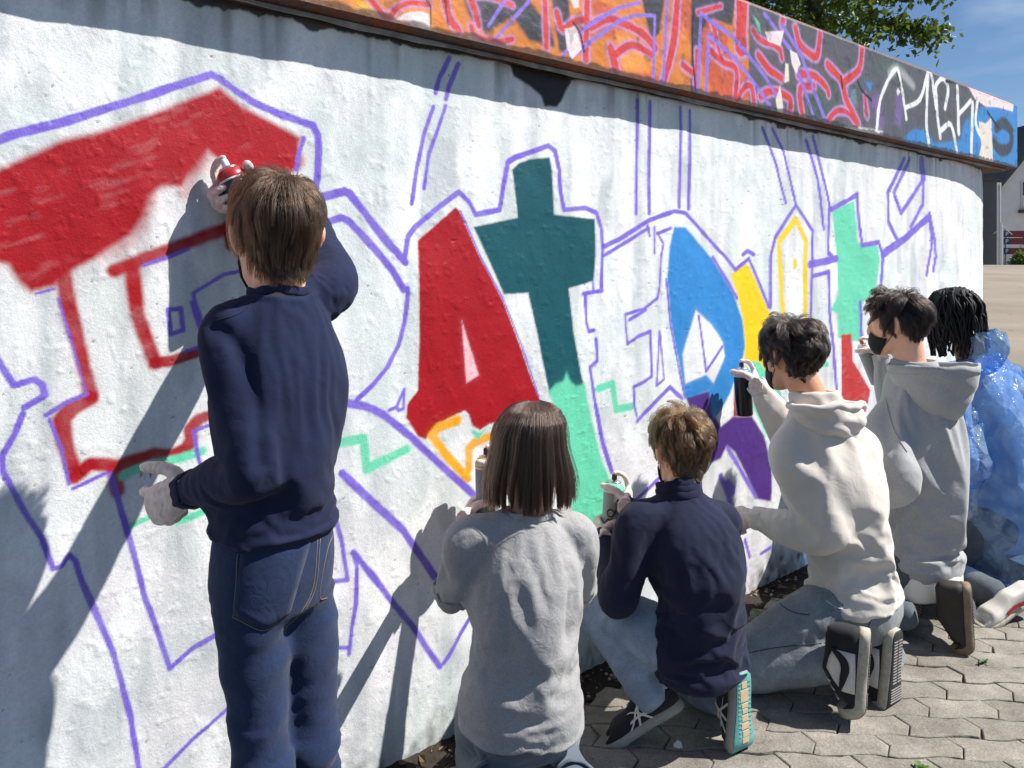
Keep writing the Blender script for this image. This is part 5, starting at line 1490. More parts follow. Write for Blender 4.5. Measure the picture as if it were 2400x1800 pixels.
# ---------------------------------------------------------------- a dressed person
def noise3(P, seed=0):
    def h(i):
        v = np.sin(i[:, 0] * 127.1 + i[:, 1] * 311.7 + i[:, 2] * 74.7 + seed * 19.19) * 43758.5453; return v - np.floor(v)
    i = np.floor(P); f = P - i; f = f * f * (3 - 2 * f); out = 0
    for dx in (0, 1):
        for dy in (0, 1):
            for dz in (0, 1):
                w = (f[:, 0] if dx else 1 - f[:, 0]) * (f[:, 1] if dy else 1 - f[:, 1]) * (f[:, 2] if dz else 1 - f[:, 2])
                out = out + w * h(i + [dx, dy, dz])
    return out

def wrinkle(me, axis, amp=.004, wl=.035, seed=0, where=None, stretch=4.0, sharp=1.5):
    """creases running across the given axis: ridged noise, long across, short along"""
    P = coords(me); Nn = normals(me); a = unit(axis)
    b = unit(np.cross(a, (.3, .5, .8))); c = np.cross(a, b)
    warp = (noise3(P / .09, seed + 5) - .5) * .05
    Q = np.stack([(P @ a + warp) / wl, (P @ b) / (wl * stretch), (P @ c) / (wl * stretch)], -1)
    r = 1 - np.abs(2 * noise3(Q, seed) - 1); r = r ** sharp
    r2 = 1 - np.abs(2 * noise3(Q * 1.9 + 7, seed + 1) - 1)
    D = (r - .5) * amp + (r2 - .5) * amp * .35
    if where is not None: D = D * where(P)
    put_coords(me, P + Nn * D[:, None])

def near(pt, r): return lambda P: np.exp(-(np.linalg.norm(P - np.asarray(pt), axis=1) / r) ** 2)

M_SKIN = None
def skin_material(name, col, red=0.35):
    m, nt, b = nodes_of(name)
    co = obj_coord(nt); n1 = noise(nt, 18, 4, 0.6, co)
    r = ramp(nt, n1.outputs[0], [(0.3, tuple(c * .88 for c in col)), (0.7, (min(1, col[0] * 1.08), col[1] * 1.02, col[2]))])
    nt.links.new(r.outputs[0], b.inputs["Base Color"])
    setin(b, Roughness=0.5); b.inputs["Specular IOR Level"].default_value = 0.4
    b.inputs["Subsurface Weight"].default_value = 0.25; b.inputs["Subsurface Radius"].default_value = (1.0, 0.32, 0.18); b.inputs["Subsurface Scale"].default_value = 0.008
    n2 = noise(nt, 500, 2, 0.6, co); bump(nt, b, n2.outputs[0], 0.15, 0.0005)
    return m

class Person:
    def __init__(s, label, base, J, dim, skin, group="young people painting the wall"):
        s.J = J; s.d = dict(hw=.125, hd=.095, ww=.112, wd=.085, cw=.135, cd=.095, arm=.040, fore=.033, wrist=.024, thigh=.07, knee=.052, calf=.048, ankle=.034, neck=.047, bow=.02)
        s.d.update(dim); s.skin = skin
        s.root = empty("person", base, label, "person", group)
        J['rs'] = unit(np.array(J['shR'] - J['shL']) * [1, 1, .5]); J['rh'] = unit(np.array(J['hipR'] - J['hipL']) * [1, 1, .6])
        J['pel'] = (J['hipL'] + J['hipR']) / 2 if 'pel' not in J else J['pel']
        up = unit(J['neck'] - J['pel']); J['up'] = up
        J['back'] = unit(np.cross(J['rs'], up)) * -1.0     # out of the back
        if J['back'] @ np.array([0, -1, 0]) < 0: J['back'] = -J['back']
    def torso_pts(s, e, hem=0.0, eb=None, neck_e=None, flare=0.0):
        J, d = s.J, s.d; p, nk = J['pel'], J['neck']; v = nk - p; b = J['back']; eb = e if eb is None else eb
        bow = d['bow']
        pts = [p - J['up'] * (.085 + hem), p + b * bow * .2, p + v * .36 + b * bow * .9, p + v * .68 + b * bow, nk - J['up'] * .055 + b * bow * .35, nk + J['up'] * .004]
        ne = e * .25 if neck_e is None else neck_e
        rad = [(d['hw'] * .95 + e + flare, d['hd'] * .95 + eb + flare), (d['hw'] + e + flare * .6, d['hd'] + eb + flare * .6), (d['ww'] + e, d['wd'] + eb), (d['cw'] + e, d['cd'] + eb), (d['cw'] * .74 + e * .8, d['cd'] * .78 + e * .7), (d['neck'] * 1.18 + ne, d['neck'] * 1.12 + ne)]
        if hem < -.08: pts[1] = pts[0] * .55 + pts[2] * .45; rad[1] = tuple(np.array(rad[0]) * .5 + np.array(rad[2]) * .5)
        return vtube(pts, rad, [J['rh'], J['rh'], J['rh'] * .5 + J['rs'] * .5, J['rs'], J['rs'], J['rs']])
    def arm(s, side, e, upto=1.0, cuff=None, extra=0.0):
        J, d = s.J, s.d
        a, b, c = J['sh' + side], J['el' + side], J['wr' + side]; root = a + (J['neck'] - J['up'] * .06 - a) * .42
        pts = [root, a, a * .5 + b * .5, b, b * .5 + c * .5, c]
        rad = [d['arm'] * 1.25 + e * .9, d['arm'] * 1.16 + e, d['arm'] + e + extra, d['arm'] * .92 + e + extra, d['fore'] + e + extra, (d['wrist'] + e * .6)]
        if cuff is not None: rad[-1] = cuff
        if upto < 1:
            q = a + (b - a) * upto; pts = [root, a, a * .5 + q * .5, q]; rad = [rad[0], rad[1], d['arm'] + e, d['arm'] + e * 1.25]
        return tube(pts, rad, n=18, sub=5, round_ends=1)
    def leg(s, side, e, hem=None, upto=1.0):
        J, d = s.J, s.d
        a, b, c = J['hip' + side], J['kn' + side], J['an' + side]
        pts = [a + (J['pel'] - a) * .25, a * .65 + b * .35, a * .25 + b * .75, b, b * .6 + c * .4, c]
        rad = [d['thigh'] * 1.12 + e, d['thigh'] + e, d['thigh'] * .80 + e, d['knee'] + e, d['calf'] + e, d['ankle'] + e if hem is None else hem]
        return tube(pts, rad, n=20, sub=5, round_ends=1)
    def body(s, foot_dirs=None, voxel=.0065):
        J, d = s.J, s.d; h = J['head']
        parts = [s.torso_pts(0), s.arm('L', 0), s.arm('R', 0), s.leg('L', 0), s.leg('R', 0)]
        top = h.w((0, -.018, -.052))
        parts.append(tube([J['neck'] - J['up'] * .05, J['neck'] + (top - J['neck']) * .35, top, h.w((0, -.01, .0))], [d['neck'] * 1.12, d['neck'], d['neck'] * 1.0, d['neck'] * .98], n=18, sub=4))
        for sd in 'LR':
            parts.append(tube([J['neck'] + h.z * .01, (J['neck'] + J['sh' + sd]) / 2 - J['up'] * .012, J['sh' + sd]], [d['neck'] * .62, d['arm'] * 1.02, d['arm'] * 1.1], n=14, sub=4, round_ends=1))
            if foot_dirs and sd in foot_dirs:
                f = unit(foot_dirs[sd]); a = J['an' + sd]; parts.append(tube([a, a + f * .05, a + f * .13], [d['ankle'], .032, .022], n=12, sub=3, round_ends=1))
        parts += h.solids()
        s.body_me = fuse("body", parts, voxel, 4)
        s.body_o = link("body", s.body_me, s.skin, s.root)
        for e in (-1, 1):
            V, F = lathe([(.0001, -.011), (.007, -.0085), (.0105, -.003), (.0105, .003), (.007, .0085), (.0001, .011)], 12, (h.w((e * .031, .0755, .018)), h.y))
            link("eye", mesh_from("eye", V, F, True), M_EYE, s.body_o)
        return s.body_o
    def trousers(s, material, e=.012, waist_up=.10, hem=.05, voxel=.0095, amp=.005, seat=0.0, name="jeans", legs_e=None, wl=.034):
        J, d = s.J, s.d; p = J['pel']; le = e if legs_e is None else legs_e
        parts = [vtube([p - J['up'] * .075, p + J['back'] * seat, p + J['up'] * waist_up], [(d['hw'] * .9 + e, d['hd'] * .9 + e), (d['hw'] + e, d['hd'] + e + seat * .4), (d['ww'] + e * .8, d['wd'] + e * .8)], [J['rh']] * 3),
                 s.leg('L', le, hem), s.leg('R', le, hem)]
        me = fuse(name, parts, voxel, 6)
        for sd in 'LR':
            ax1 = unit(J['kn' + sd] - J['hip' + sd]); ax2 = unit(J['an' + sd] - J['kn' + sd])
            wrinkle(me, ax1, amp, wl, 3, near(J['hip' + sd] * .75 + J['kn' + sd] * .25, .11))
            wrinkle(me, ax2, amp * 1.15, wl, 5, near(J['kn' + sd], .17))
            wrinkle(me, ax2, amp * 1.1, wl * .8, 8, near(J['an' + sd], .12))
        s.trouser_me = me
        s.trouser_o = link(name, me, material, s.root)
        return s.trouser_o
    def top(s, material, e=.016, eb=None, hem=.0, sleeve=1.0, name="sweater", voxel=.0135, grow=.07, bend=.5, cuff=None, flare=0.0, extra=0.0, neck_e=.008, pin_hem=True, sim=True, more=()):
        J, d = s.J, s.d
        parts = [s.torso_pts(e, hem, eb, neck_e, flare), s.arm('L', e, sleeve, cuff, extra), s.arm('R', e, sleeve, cuff, extra)]
        for sd in 'LR':
            parts.append(tube([J['neck'] - J['up'] * .005, (J['neck'] + J['sh' + sd]) / 2 - J['up'] * .012, J['sh' + sd]], [d['neck'] * .7 + e * .4, d['arm'] * 1.05 + e * .7, d['arm'] * 1.12 + e], n=16, sub=4, round_ends=1))
        parts += list(more)
        me = fuse(name, parts, voxel, 7)
        P = coords(me); pin = np.clip((.088 - np.linalg.norm(P - J['neck'], axis=1)) / .03, 0, 1)
        for sd in 'LR':
            q = J['wr' + sd] if sleeve >= 1 else None
            if q is not None: pin = np.maximum(pin, np.clip((.055 - np.linalg.norm(P - q, axis=1)) / .02, 0, 1))
        low = J['pel'] - J['up'] * (.085 + hem)
        if pin_hem: pin = np.maximum(pin, np.clip((.020 - (P - low) @ J['up']) / .012, 0, 1) * (np.linalg.norm(P - low, axis=1) < .26))
        if sim: settle(me, s.body_me, pin, grow, bend, also=getattr(s, 'trouser_me', None))
        s.top_me = me
        s.top_o = link(name, me, material, s.root)
        s.top_low = low
        sm = s.top_o.modifiers.new("s", 'SUBSURF'); sm.levels = 1; sm.render_levels = 1
        return s.top_o
    def tuck(s, bare=(), depth=.014):
        """draw the body in a little where clothes cover it"""
        J = s.J; P = coords(s.body_me); Nn = normals(s.body_me)
        w = np.clip((-(P - J['neck']) @ J['up'] - .012) / .03, 0, 1)
        for a, b, r in bare:
            w = w * np.clip((seg_dist(P, a, b)[0] - r) / .02, 0, 1)
        put_coords(s.body_me, P - Nn * (w * depth)[:, None])
    def band(s, name, centre, normal, ra, rb, ref, t, w, material, parent=None, lobes=0, tilt=None):
        """knitted ring: collar, cuff or hem"""
        n = unit(normal); a = np.asarray(ref, float); a = unit(a - n * (a @ n)); b = np.cross(n, a)
        V = []; F = []; m = 40
        prof = [(0, -w / 2), (t * .7, -w / 2 * .9), (t, -w / 4), (t, w / 4), (t * .7, w / 2 * .9), (0, w / 2), (-t * .6, 0)]
        for i in range(m):
            th = 2 * math.pi * i / m; ca, sa = math.cos(th), math.sin(th); wob = .0012 * math.sin(th * 5) + .0008 * math.sin(th * 11)
            for (r, h) in prof: V.append(np.asarray(centre) + a * ca * (ra + r + wob) + b * sa * (rb + r + wob) + n * (h + wob * 2))
        k = len(prof)
        for i in range(m):
            for j in range(k): F.append((i * k + j, i * k + (j + 1) % k, ((i + 1) % m) * k + (j + 1) % k, ((i + 1) % m) * k + j))
        me = mesh_from(name, V, F, True)
        bm = bmesh.new(); bm.from_mesh(me); bmesh.ops.recalc_face_normals(bm, faces=bm.faces); bm.to_mesh(me); bm.free()
        return link(name, me, material, parent or s.top_o)

def hood(P, material, parent, drop=.16, out=.06, rim=.02, spread=2.2, r0=.062, lean=(0, 0, 0), lift=.0, th=.006, side_shift=0.0, folds=1.0, band=False, seed=0):
    """hood lying on the back: a pouch running round the neck, open above"""
    J = P.J; nk = J['neck']; up = J['up']; r = J['rs']; b = J['back']
    nt, nw = 49, 23
    G = np.zeros((nt, nw, 3)); O = np.zeros((nt, nw, 3))
    for i in range(nt):
        t = -1 + 2 * i / (nt - 1); a = t * spread
        o = unit(b * math.cos(a) + r * math.sin(a)); k = max(0, math.cos(t * math.pi / 2)) ** .75
        base = nk + b * .012 + r * side_shift * k
        inner = base + o * r0 + up * (.028 + .012 * (1 - k)); dr = drop * (k ** 1.15) + .022; ow = out * k + .012
        for j in range(nw):
            w = j / (nw - 1)
            if w < .40:
                q = w / .40; p = inner + o * (ow * .10 * q + .012 * math.sin(q * math.pi)) - up * dr * (q ** .9)
            else:
                q = (w - .40) / .60; p = inner + o * (ow * (.10 + .90 * math.sin(q * math.pi / 2) ** .8)) - up * (dr - (dr - rim + lift * k) * (1 - math.cos(q * math.pi / 2)) ** .8)
            O[i, j] = o; G[i, j] = p + np.asarray(lean) * k * w
    Q = G.reshape(-1, 3); D = O.reshape(-1, 3)
    n1 = noise3(Q / [.055, .055, .030] + seed, 41 + seed) - .5; n2 = 1 - np.abs(2 * noise3(Q / [.09, .09, .026] + 3 + seed, 43 + seed) - 1); n3 = noise3(Q / .045 + 9, 47 + seed) - .5
    kk = np.repeat(np.cos(np.linspace(-1, 1, nt) * math.pi / 2) ** .5, nw)
    Q = Q + D * ((n1 * .022 + (n2 - .5) * .018) * folds * kk)[:, None] + np.outer(n3 * .016 * folds * kk, up)
    G = Q.reshape(nt, nw, 3)
    me = grid_mesh("hood", G)
    o = link("hood", me, material, parent)
    m = o.modifiers.new("t", 'SOLIDIFY'); m.thickness = th; m.offset = 0
    m = o.modifiers.new("s", 'SUBSURF'); m.levels = 1; m.render_levels = 1
    R = G[:, -1]
    if band:
        c = R.mean(0); V = []; F = []
        for i in range(nt):
            dn = unit(G[i, -4] - G[i, -1]); oo = O[i, -1]
            for q, z in ((-.004, -.004), (.006, -.005), (.0075, .012), (.006, .027), (-.002, .026)): V.append(R[i] + oo * q + dn * z)
        for i in range(nt - 1):
            for j in range(5): k = (j + 1) % 5; F.append((i * 5 + j, i * 5 + k, i * 5 + 5 + k, i * 5 + 5 + j))
        link("hood_rim", mesh_from("hood_rim", V, F, True), material, o)
        mid = nt // 2 + 6
        link("hood_seam", mesh_from("hood_seam", *tube(G[mid, 9:] + O[mid, 9:] * .005, .0022, n=6, sub=2), smooth=True), material, o)
    else:
        link("hood_rim", mesh_from("hood_rim", *tube(R, th * 1.1, n=8, sub=2), smooth=True), material, o)
    return o

# ================================================================ materials of the people
M_EYE = plain("eye_white", (.7, .68, .66), .2, .05)
SKIN_A = skin_material("skin_light", srgb('#d9a98c')); SKIN_B = skin_material("skin_fair", srgb('#e2b197')); SKIN_C = skin_material("skin_tan", srgb('#cf9b7c')); SKIN_D = skin_material("skin_brown", srgb('#6b4632'))
def glove_material():
    m, nt, b = nodes_of("latex_glove")
    co = obj_coord(nt); n1 = noise(nt, 60, 4, .6, co)
    r = ramp(nt, n1.outputs[0], [(.3, srgb('#cdb3a8')), (.7, srgb('#e6d6cf'))]); nt.links.new(r.outputs[0], b.inputs["Base Color"])
    setin(b, Roughness=.42); b.inputs["Subsurface Weight"].default_value = .3; b.inputs["Subsurface Radius"].default_value = (1, .5, .4); b.inputs["Subsurface Scale"].default_value = .006
    n2 = noise(nt, 130, 4, .6, co); n2.inputs["Distortion"].default_value = 1.5; bump(nt, b, n2.outputs[0], .5, .002)
    return m
M_GLOVE = glove_material()
M_MASK = cloth("mask_cloth", (.008, .008, .009), .8, sheen=.1)
M_NAVY = cloth("navy_jersey", srgb('#18203c'), .9, .12, sheen=.04)
M_NAVY2 = cloth("navy_fleece", srgb('#171d35'), .9, .12, sheen=.06)
M_GREYT = cloth("grey_marl_tee", srgb('#9b9a9a'), .9, .06, mottled=.16, sheen=.15, crease=.55, crease_scale=34)
M_CREAM = cloth("cream_fleece", srgb('#cdc5bb'), .92, .04, sheen=.3)
M_GREYH = cloth("grey_marl_fleece", srgb('#9fa1a3'), .92, .05, mottled=.16, sheen=.3)
M_WHITET = cloth("white_tee", srgb('#e6e2dc'), .9, .04)
def denim(name, col, wear=.35):
    m = cloth(name, col, .9, .15, 1100, .35, .1, .22, .4, 30)
    nt = m.node_tree; b = nt.nodes["Principled BSDF"]
    src = b.inputs["Base Color"].links[0].from_socket
    n = noise(nt, 7, 5, .65, obj_coord(nt)); f = ramp(nt, n.outputs[0], [(.45, 0.0), (.72, wear)]).outputs[0]
    nt.links.new(mixc(nt, f, src, tuple(min(1, c * 1.9 + .02) for c in col)), b.inputs["Base Color"])
    return m
M_JEANS1 = denim("dark_blue_denim", srgb('#18294a'), .14); M_JEANS3 = denim("pale_blue_denim", srgb('#8192a6'), .35); M_JEANS4 = denim("grey_denim", srgb('#7f8588'), .35); M_JEANS6 = denim("washed_denim", srgb('#4e555c'), .3)
M_SHIRT6 = cloth("blue_grey_shirt", srgb('#9aaabf'), .9, .1)
M_PANTS2 = cloth("slate_trousers", srgb('#4d5a66'), .8, .08)
M_HAIR1 = hair_material("light_brown_hair", srgb('#2b1c10')); M_HAIR2 = hair_material("brown_hair", srgb('#2a1c14')); M_HAIR3 = hair_material("dark_blond_hair", srgb('#3a2917')); M_HAIR4 = hair_material("dark_brown_hair", srgb('#150f0c')); M_HAIR5 = hair_material("black_brown_hair", srgb('#120d0b'))
M_CAP1 = plain("scalp_brown", srgb('#2e231c'), .8); M_CAP3 = plain("scalp_blond", srgb('#4a3b2e'), .8); M_CAP4 = plain("scalp_dark", srgb('#14100e'), .8)
M_STITCH = plain("stitching", srgb('#7d7262'), .8); M_STITCH_FOLD = plain("dark_stitch_and_fold", srgb('#3a4048'), .8)

# ================================================================ where the cans are held
UPV = np.array([0, 0, 1.0])
C1 = (at(529, 386, 1.742), unit((-.42, .0, .90))); G1R = grip(*C1, (-.74, -.62, .10), +1, .062, .95)
C2 = (at(1140, 1060, 2.17), unit((-.02, .05, 1))); G2R = grip(*C2, (-.2, .95, .1), +1, .060, .88); G2L = grip(*C2, (.2, .95, .3), -1, .165, .88)
C3 = (at(1440, 1120, 2.46), unit((.06, .03, 1))); G3R = grip(*C3, (.25, 1, .1), +1, .062, .92); G3L = grip(*C3, (-.1, .95, .2), -1, .165, .92)
C4 = (at(1738, 856, 3.0), unit((-.06, .0, 1))); G4R = grip(*C4, (.25, 1, .15), +1, .064, 1.0)
C5 = (at(2020, 803, 3.45), unit((-.38, .0, .92))); G5R = grip(*C5, (.2, 1, .1), +1, .064, 1.0)

# ================================================================ the standing boy
J = dict(shL=at(535, 780, 1.39), shR=at(782, 660, 1.57), elL=at(592, 1092, 1.34), elR=at(714, 508, 1.77), wrL=at(440, 1150, 1.47), wrR=G1R[0],
         neck=at(655, 694, 1.455), hipL=at(577, 1325, 1.42), hipR=at(702, 1315, 1.51), knL=at(612, 1780, 1.41), knR=at(730, 1780, 1.50), anL=at(622, 2215, 1.40), anR=at(745, 2160, 1.50))
J['head'] = Head(at(648, 551, 1.46), (-.50, .86, .02), (.02, -.03, 1), 1.01)
p1 = Person("boy standing in navy sweater and jeans, spraying the red letter", (float(J['hipL'][0]) + .05, 1.5, 0), J,
            dict(hw=.110, hd=.083, ww=.096, wd=.078, cw=.124, cd=.085, arm=.038, bow=.012, thigh=.056, knee=.044, calf=.041, ankle=.035), SKIN_A)
p1.body()
p1.trousers(M_JEANS1, e=.008, waist_up=.13, hem=.055, amp=.011, wl=.042, voxel=.008)
p1.top(M_NAVY, e=.009, hem=-.150, grow=.05, bend=.6, name="sweater", flare=.012, voxel=.0118)

# ================================================================ the girl with the bob
J = dict(shL=at(1095, 1255, 1.80), shR=at(1352, 1248, 1.87), elL=at(1056, 1410, 1.89), elR=at(1352, 1400, 2.05), wrL=G2L[0], wrR=G2R[0],
         neck=at(1240, 1208, 1.835), hipL=at(1150, 1645, 1.79), hipR=at(1288, 1645, 1.83), knL=at(1120, 1775, 2.12), knR=at(1300, 1770, 2.16), anL=at(1150, 1850, 1.70), anR=at(1345, 1845, 1.73))
J['head'] = Head(at(1240, 1052, 1.88), (-.12, .97, -.08), (0, 0, 1), .94)
p2 = Person("child with a brown bob kneeling in a light grey T-shirt", (.02, 1.85, 0), J,
            dict(hw=.119, hd=.094, ww=.111, wd=.082, cw=.118, cd=.082, arm=.033, fore=.027, wrist=.021, bow=.02, neck=.041, thigh=.068), SKIN_B)
p2.body()
p2.trousers(M_PANTS2, e=.010, waist_up=.10, hem=.055, amp=.005, name="trousers", seat=.02)
p2.top(M_GREYT, e=.014, eb=.020, hem=-.035, sleeve=.82, name="tee_shirt", grow=.065, bend=.4, flare=.016, pin_hem=True)

# ================================================================ the squatting boy in navy
J = dict(shL=at(1490, 1218, 2.20), shR=at(1697, 1218, 2.33), elL=at(1445, 1385, 2.19), elR=at(1612, 1330, 2.52), wrL=G3L[0], wrR=G3R[0],
         neck=at(1592, 1165, 2.27), hipL=at(1590, 1525, 2.18), hipR=at(1685, 1520, 2.28), knL=at(1372, 1385, 2.38), knR=at(1590, 1620, 2.60), anL=at(1522, 1625, 2.21), anR=at(1712, 1630, 2.27))
J['head'] = Head(at(1598, 1058, 2.31), (-.22, .93, -.16), (0, -.05, 1), 1.02)
p3 = Person("fair haired boy crouching in a navy pullover and pale jeans", (.55, 2.25, 0), J,
            dict(hw=.120, hd=.095, ww=.115, wd=.09, cw=.130, cd=.092, arm=.037, fore=.031, wrist=.023, bow=.05, neck=.045), SKIN_B)
p3.body()
p3.trousers(M_JEANS3, e=.012, waist_up=.11, hem=.052, amp=.009)
p3.top(M_NAVY2, e=.016, eb=.020, hem=-.02, grow=.075, bend=.6, name="pullover", flare=.012, pin_hem=True)

# ================================================================ the boy in the cream hoodie
J = dict(shL=at(1850, 1055, 2.52), shR=at(2022, 1045, 2.67), elL=at(1925, 1235, 2.43), elR=at(1885, 1040, 2.90), wrL=at(1768, 1215, 2.62), wrR=G4R[0],
         neck=at(1905, 940, 2.61), hipL=at(1970, 1415, 2.47), hipR=at(2030, 1400, 2.60), knL=at(1700, 1570, 2.50), knR=at(1790, 1510, 2.72), anL=at(1985, 1545, 2.37), anR=at(2075, 1530, 2.46))
J['head'] = Head(at(1856, 834, 2.63), (-.40, .90, -.06), (-.03, -.02, 1), 1.03)
p4 = Person("boy with tousled dark hair kneeling in a cream hoodie", (1.0, 2.5, 0), J,
            dict(hw=.135, hd=.10, ww=.125, wd=.095, cw=.145, cd=.10, arm=.042, fore=.035, wrist=.025, bow=.03, neck=.056, thigh=.078, knee=.058, calf=.055, ankle=.038), SKIN_C)
p4.body()
p4.trousers(M_JEANS4, e=.016, waist_up=.07, hem=.062, amp=.010, seat=.02)
p4.top(M_CREAM, e=.018, eb=.022, hem=-.075, grow=.075, bend=4, name="hoodie", flare=.016, extra=.006, cuff=.034, pin_hem=True, neck_e=.016)

# ================================================================ the boy in the grey hoodie
J = dict(shL=at(2062, 1010, 2.90), shR=at(2205, 995, 3.05), elL=at(2108, 1110, 2.75), elR=at(2110, 950, 3.30), wrL=at(1985, 1165, 2.88), wrR=G5R[0],
         neck=at(2135, 862, 2.99), hipL=at(2115, 1300, 2.90), hipR=at(2190, 1290, 3.0), knL=at(1940, 1440, 2.95), knR=at(2010, 1400, 3.15), anL=at(2120, 1440, 2.80), anR=at(2250, 1420, 2.78))
J['head'] = Head(at(2106, 758, 3.0), (-.80, .60, -.08), (-.02, 0, 1), 1.03)
p5 = Person("boy in a grey hoodie with black face mask seen in profile", (1.55, 2.95, 0), J,
            dict(hw=.140, hd=.105, ww=.135, wd=.10, cw=.150, cd=.105, arm=.043, fore=.036, wrist=.025, bow=.03, neck=.058, thigh=.078), SKIN_B)
p5.body()
p5.trousers(M_JEANS6, e=.012, waist_up=.05, hem=.055, amp=.004, name="trousers")
p5.top(M_GREYH, e=.020, eb=.024, hem=-.05, grow=.07, bend=4, name="hoodie", flare=.012, extra=.006, cuff=.036, pin_hem=True, neck_e=.016)

# ================================================================ the painter in the plastic cape
J = dict(shL=at(2230, 925, 3.28), shR=at(2390, 915, 3.48), elL=at(2260, 1090, 3.16), elR=at(2350, 1080, 3.70), wrL=at(2170, 1080, 3.38), wrR=at(2230, 1020, 3.66),
         neck=at(2272, 845, 3.36), hipL=at(2330, 1230, 3.26), hipR=at(2410, 1225, 3.38), knL=at(2175, 1320, 3.40), knR=at(2260, 1300, 3.55), anL=at(2330, 1395, 3.02), anR=at(2420, 1370, 3.20))
J['head'] = Head(at(2232, 735, 3.40), (-.55, .80, -.12), (-.02, 0, 1), 1.03)
p6 = Person("person with black braids wrapped in a blue plastic cape", (2.0, 3.35, 0), J,
            dict(hw=.135, hd=.105, ww=.125, wd=.10, cw=.145, cd=.10, arm=.04, fore=.033, bow=.03, neck=.048, thigh=.08), SKIN_D)
p6.body()
p6.trousers(M_JEANS6, e=.016, waist_up=.06, hem=.06, amp=.005)
p6.top(M_SHIRT6, e=.018, hem=.0, name="shirt", sim=False)

run_cloth(11)
wrinkle(p2.top_me, (.3, .1, 1), .005, .040, 57, near(p2.J['pel'] * .55 + p2.J['neck'] * .45, .22), 2.5, 1.3)
wrinkle(p2.top_me, (.2, 0, 1), .009, .045, 59, near(p2.J['pel'] + np.array([0, -.08, .06]), .16), 4.0, 1.2)
for p_ in (p1, p2, p3, p4, p5, p6):
    for sd in 'LR':
        if p_ is p6 or p_ is p2: continue
        a_, b_, c_ = p_.J['sh' + sd], p_.J['el' + sd], p_.J['wr' + sd]
        wrinkle(p_.top_me, unit(c_ - a_), .009, .036, 51, near(b_, .085), 3.0, 1.2)
        wrinkle(p_.top_me, unit(c_ - b_), .007, .030, 53, near(b_ * .35 + c_ * .65, .07), 3.0, 1.2)
    p_.tuck([(p_.J['el' + sd], p_.J['wr' + sd], .05) for sd in 'LR'] if p_ is p2 else ())

# ================================================================ hair, hands, cans, shoes and trims
def M_can(name, col, rough=.35, metallic=.0): return plain(name, col, rough, .05, 40, metallic=metallic)
M_RIM = plain('pale_rim', srgb('#d9d9d6'), .4)
M_METAL = plain("tin", (.6, .6, .6), .3, .1, 60, metallic=1.0)
M_BLACKP = plain("black_plastic", (.012, .012, .013), .45); M_WHITEP = plain("white_plastic", (.7, .7, .7), .4)

def hold(P, which, G, side, name_of, C, can_mats, label, below, k, curl=GRIP, second=None):
    root, foot, ax = spray_can("spray_can", label, C[0], C[1], can_mats)
    glove("glove", G, side, curl, M_GLOVE, P.root, k=k, index=press(below, k), thumb=THUMB_WRAP)
    if second is not None: glove("glove", second, -side, curl, M_GLOVE, P.root, k=k, thumb=THUMB_WRAP)
    return root, foot, ax

M_HEM4 = denim('faded_hem', srgb('#8f979d'), .5)
M_UPEDGE = plain('worn_edge', srgb('#b9bcc0'), .9)
# ---- standing boy
h = p1.J['head']
line1 = lambda az: np.minimum(hairline(az), np.interp(np.abs(az), [0, .5, .9, 1.2, 4], [-.070, -.070, -.060, .5, .5]))
cap = hair_cap(h, "hair", M_CAP1, p1.root, .006, line1)
groom(h, "hair_strands", M_HAIR1, cap, n=7000, k=10, length=lambda az, z: np.interp(z, [-.10, -.03, .03, .11], [.016, .036, .060, .084]), lift=lambda az, z: np.interp(z, [-.10, -.04, .02, .11], [.003, .010, .019, .024]), crown=(.012, -.045), tuft=.45, clumps=260, messy=.10, swirl=.7, rad=.00048, seed=3, line=line1)
face_mask(h, M_MASK, p1.root)
hold(p1, 'R', G1R, +1, None, C1, dict(body=M_can("can_navy", srgb('#1b1d30')), ring=M_can("ring_red", srgb('#a3262a')), metal=M_METAL, nozzle=M_WHITEP), "dark spray can with red ring held up by the standing boy", .062, .95)
fl = hand_frame(p1.J['wrL'], (-.82, .30, -.46), (-.10, -.95, .15))
glove("glove", fl, -1, [(10, 26, 18), (30, 42, 24), (46, 50, 24), (54, 50, 24)], M_GLOVE, p1.root, k=1.0, splay=(16, 2, -10, -22), thumb=[(.005, .018, -.004), (.020, .045, -.004), (.046, .066, .0), (.074, .080, .004)])
t1 = surface_of(p1.trouser_o)
pk = [(568, 1276), (557, 1301), (553, 1374), (546, 1446), (620, 1478), (676, 1435), (687, 1402), (709, 1319), (727, 1271)]
for ln in (pk[:4], pk[3:6], pk[5:], [(568, 1274), (640, 1276), (727, 1269)], [(566, 1284), (640, 1286), (724, 1279)], [(553, 1377), (622, 1397), (687, 1401)], [(745, 1258), (734, 1374), (705, 1435), (669, 1471)], [(751, 1258), (740, 1374), (711, 1437)], [(788, 1240), (767, 1290), (749, 1395), (767, 1402)]):
    seam_or_fold("stitch_line", t1, ln, M_STITCH, p1.trouser_o, .0008, .0003)
c = p1.J['neck']
p1.band("collar", p1.J['neck'] + np.array([.0, 0, .002]), unit(p1.J['up'] + np.array([-.1, .25, 0])), .056, .054, p1.J['rs'], .004, .018, M_NAVY)
v = unit(p1.J['wrL'] - p1.J['elL']); p1.band("cuff", p1.J['wrL'] - v * .012, v, .033, .033, (0, 0, 1), .004, .03, M_NAVY)
v = unit(p1.J['wrR'] - p1.J['elR']); p1.band("cuff", p1.J['wrR'] - v * .03, v, .032, .032, (0, 0, 1), .004, .03, M_NAVY)

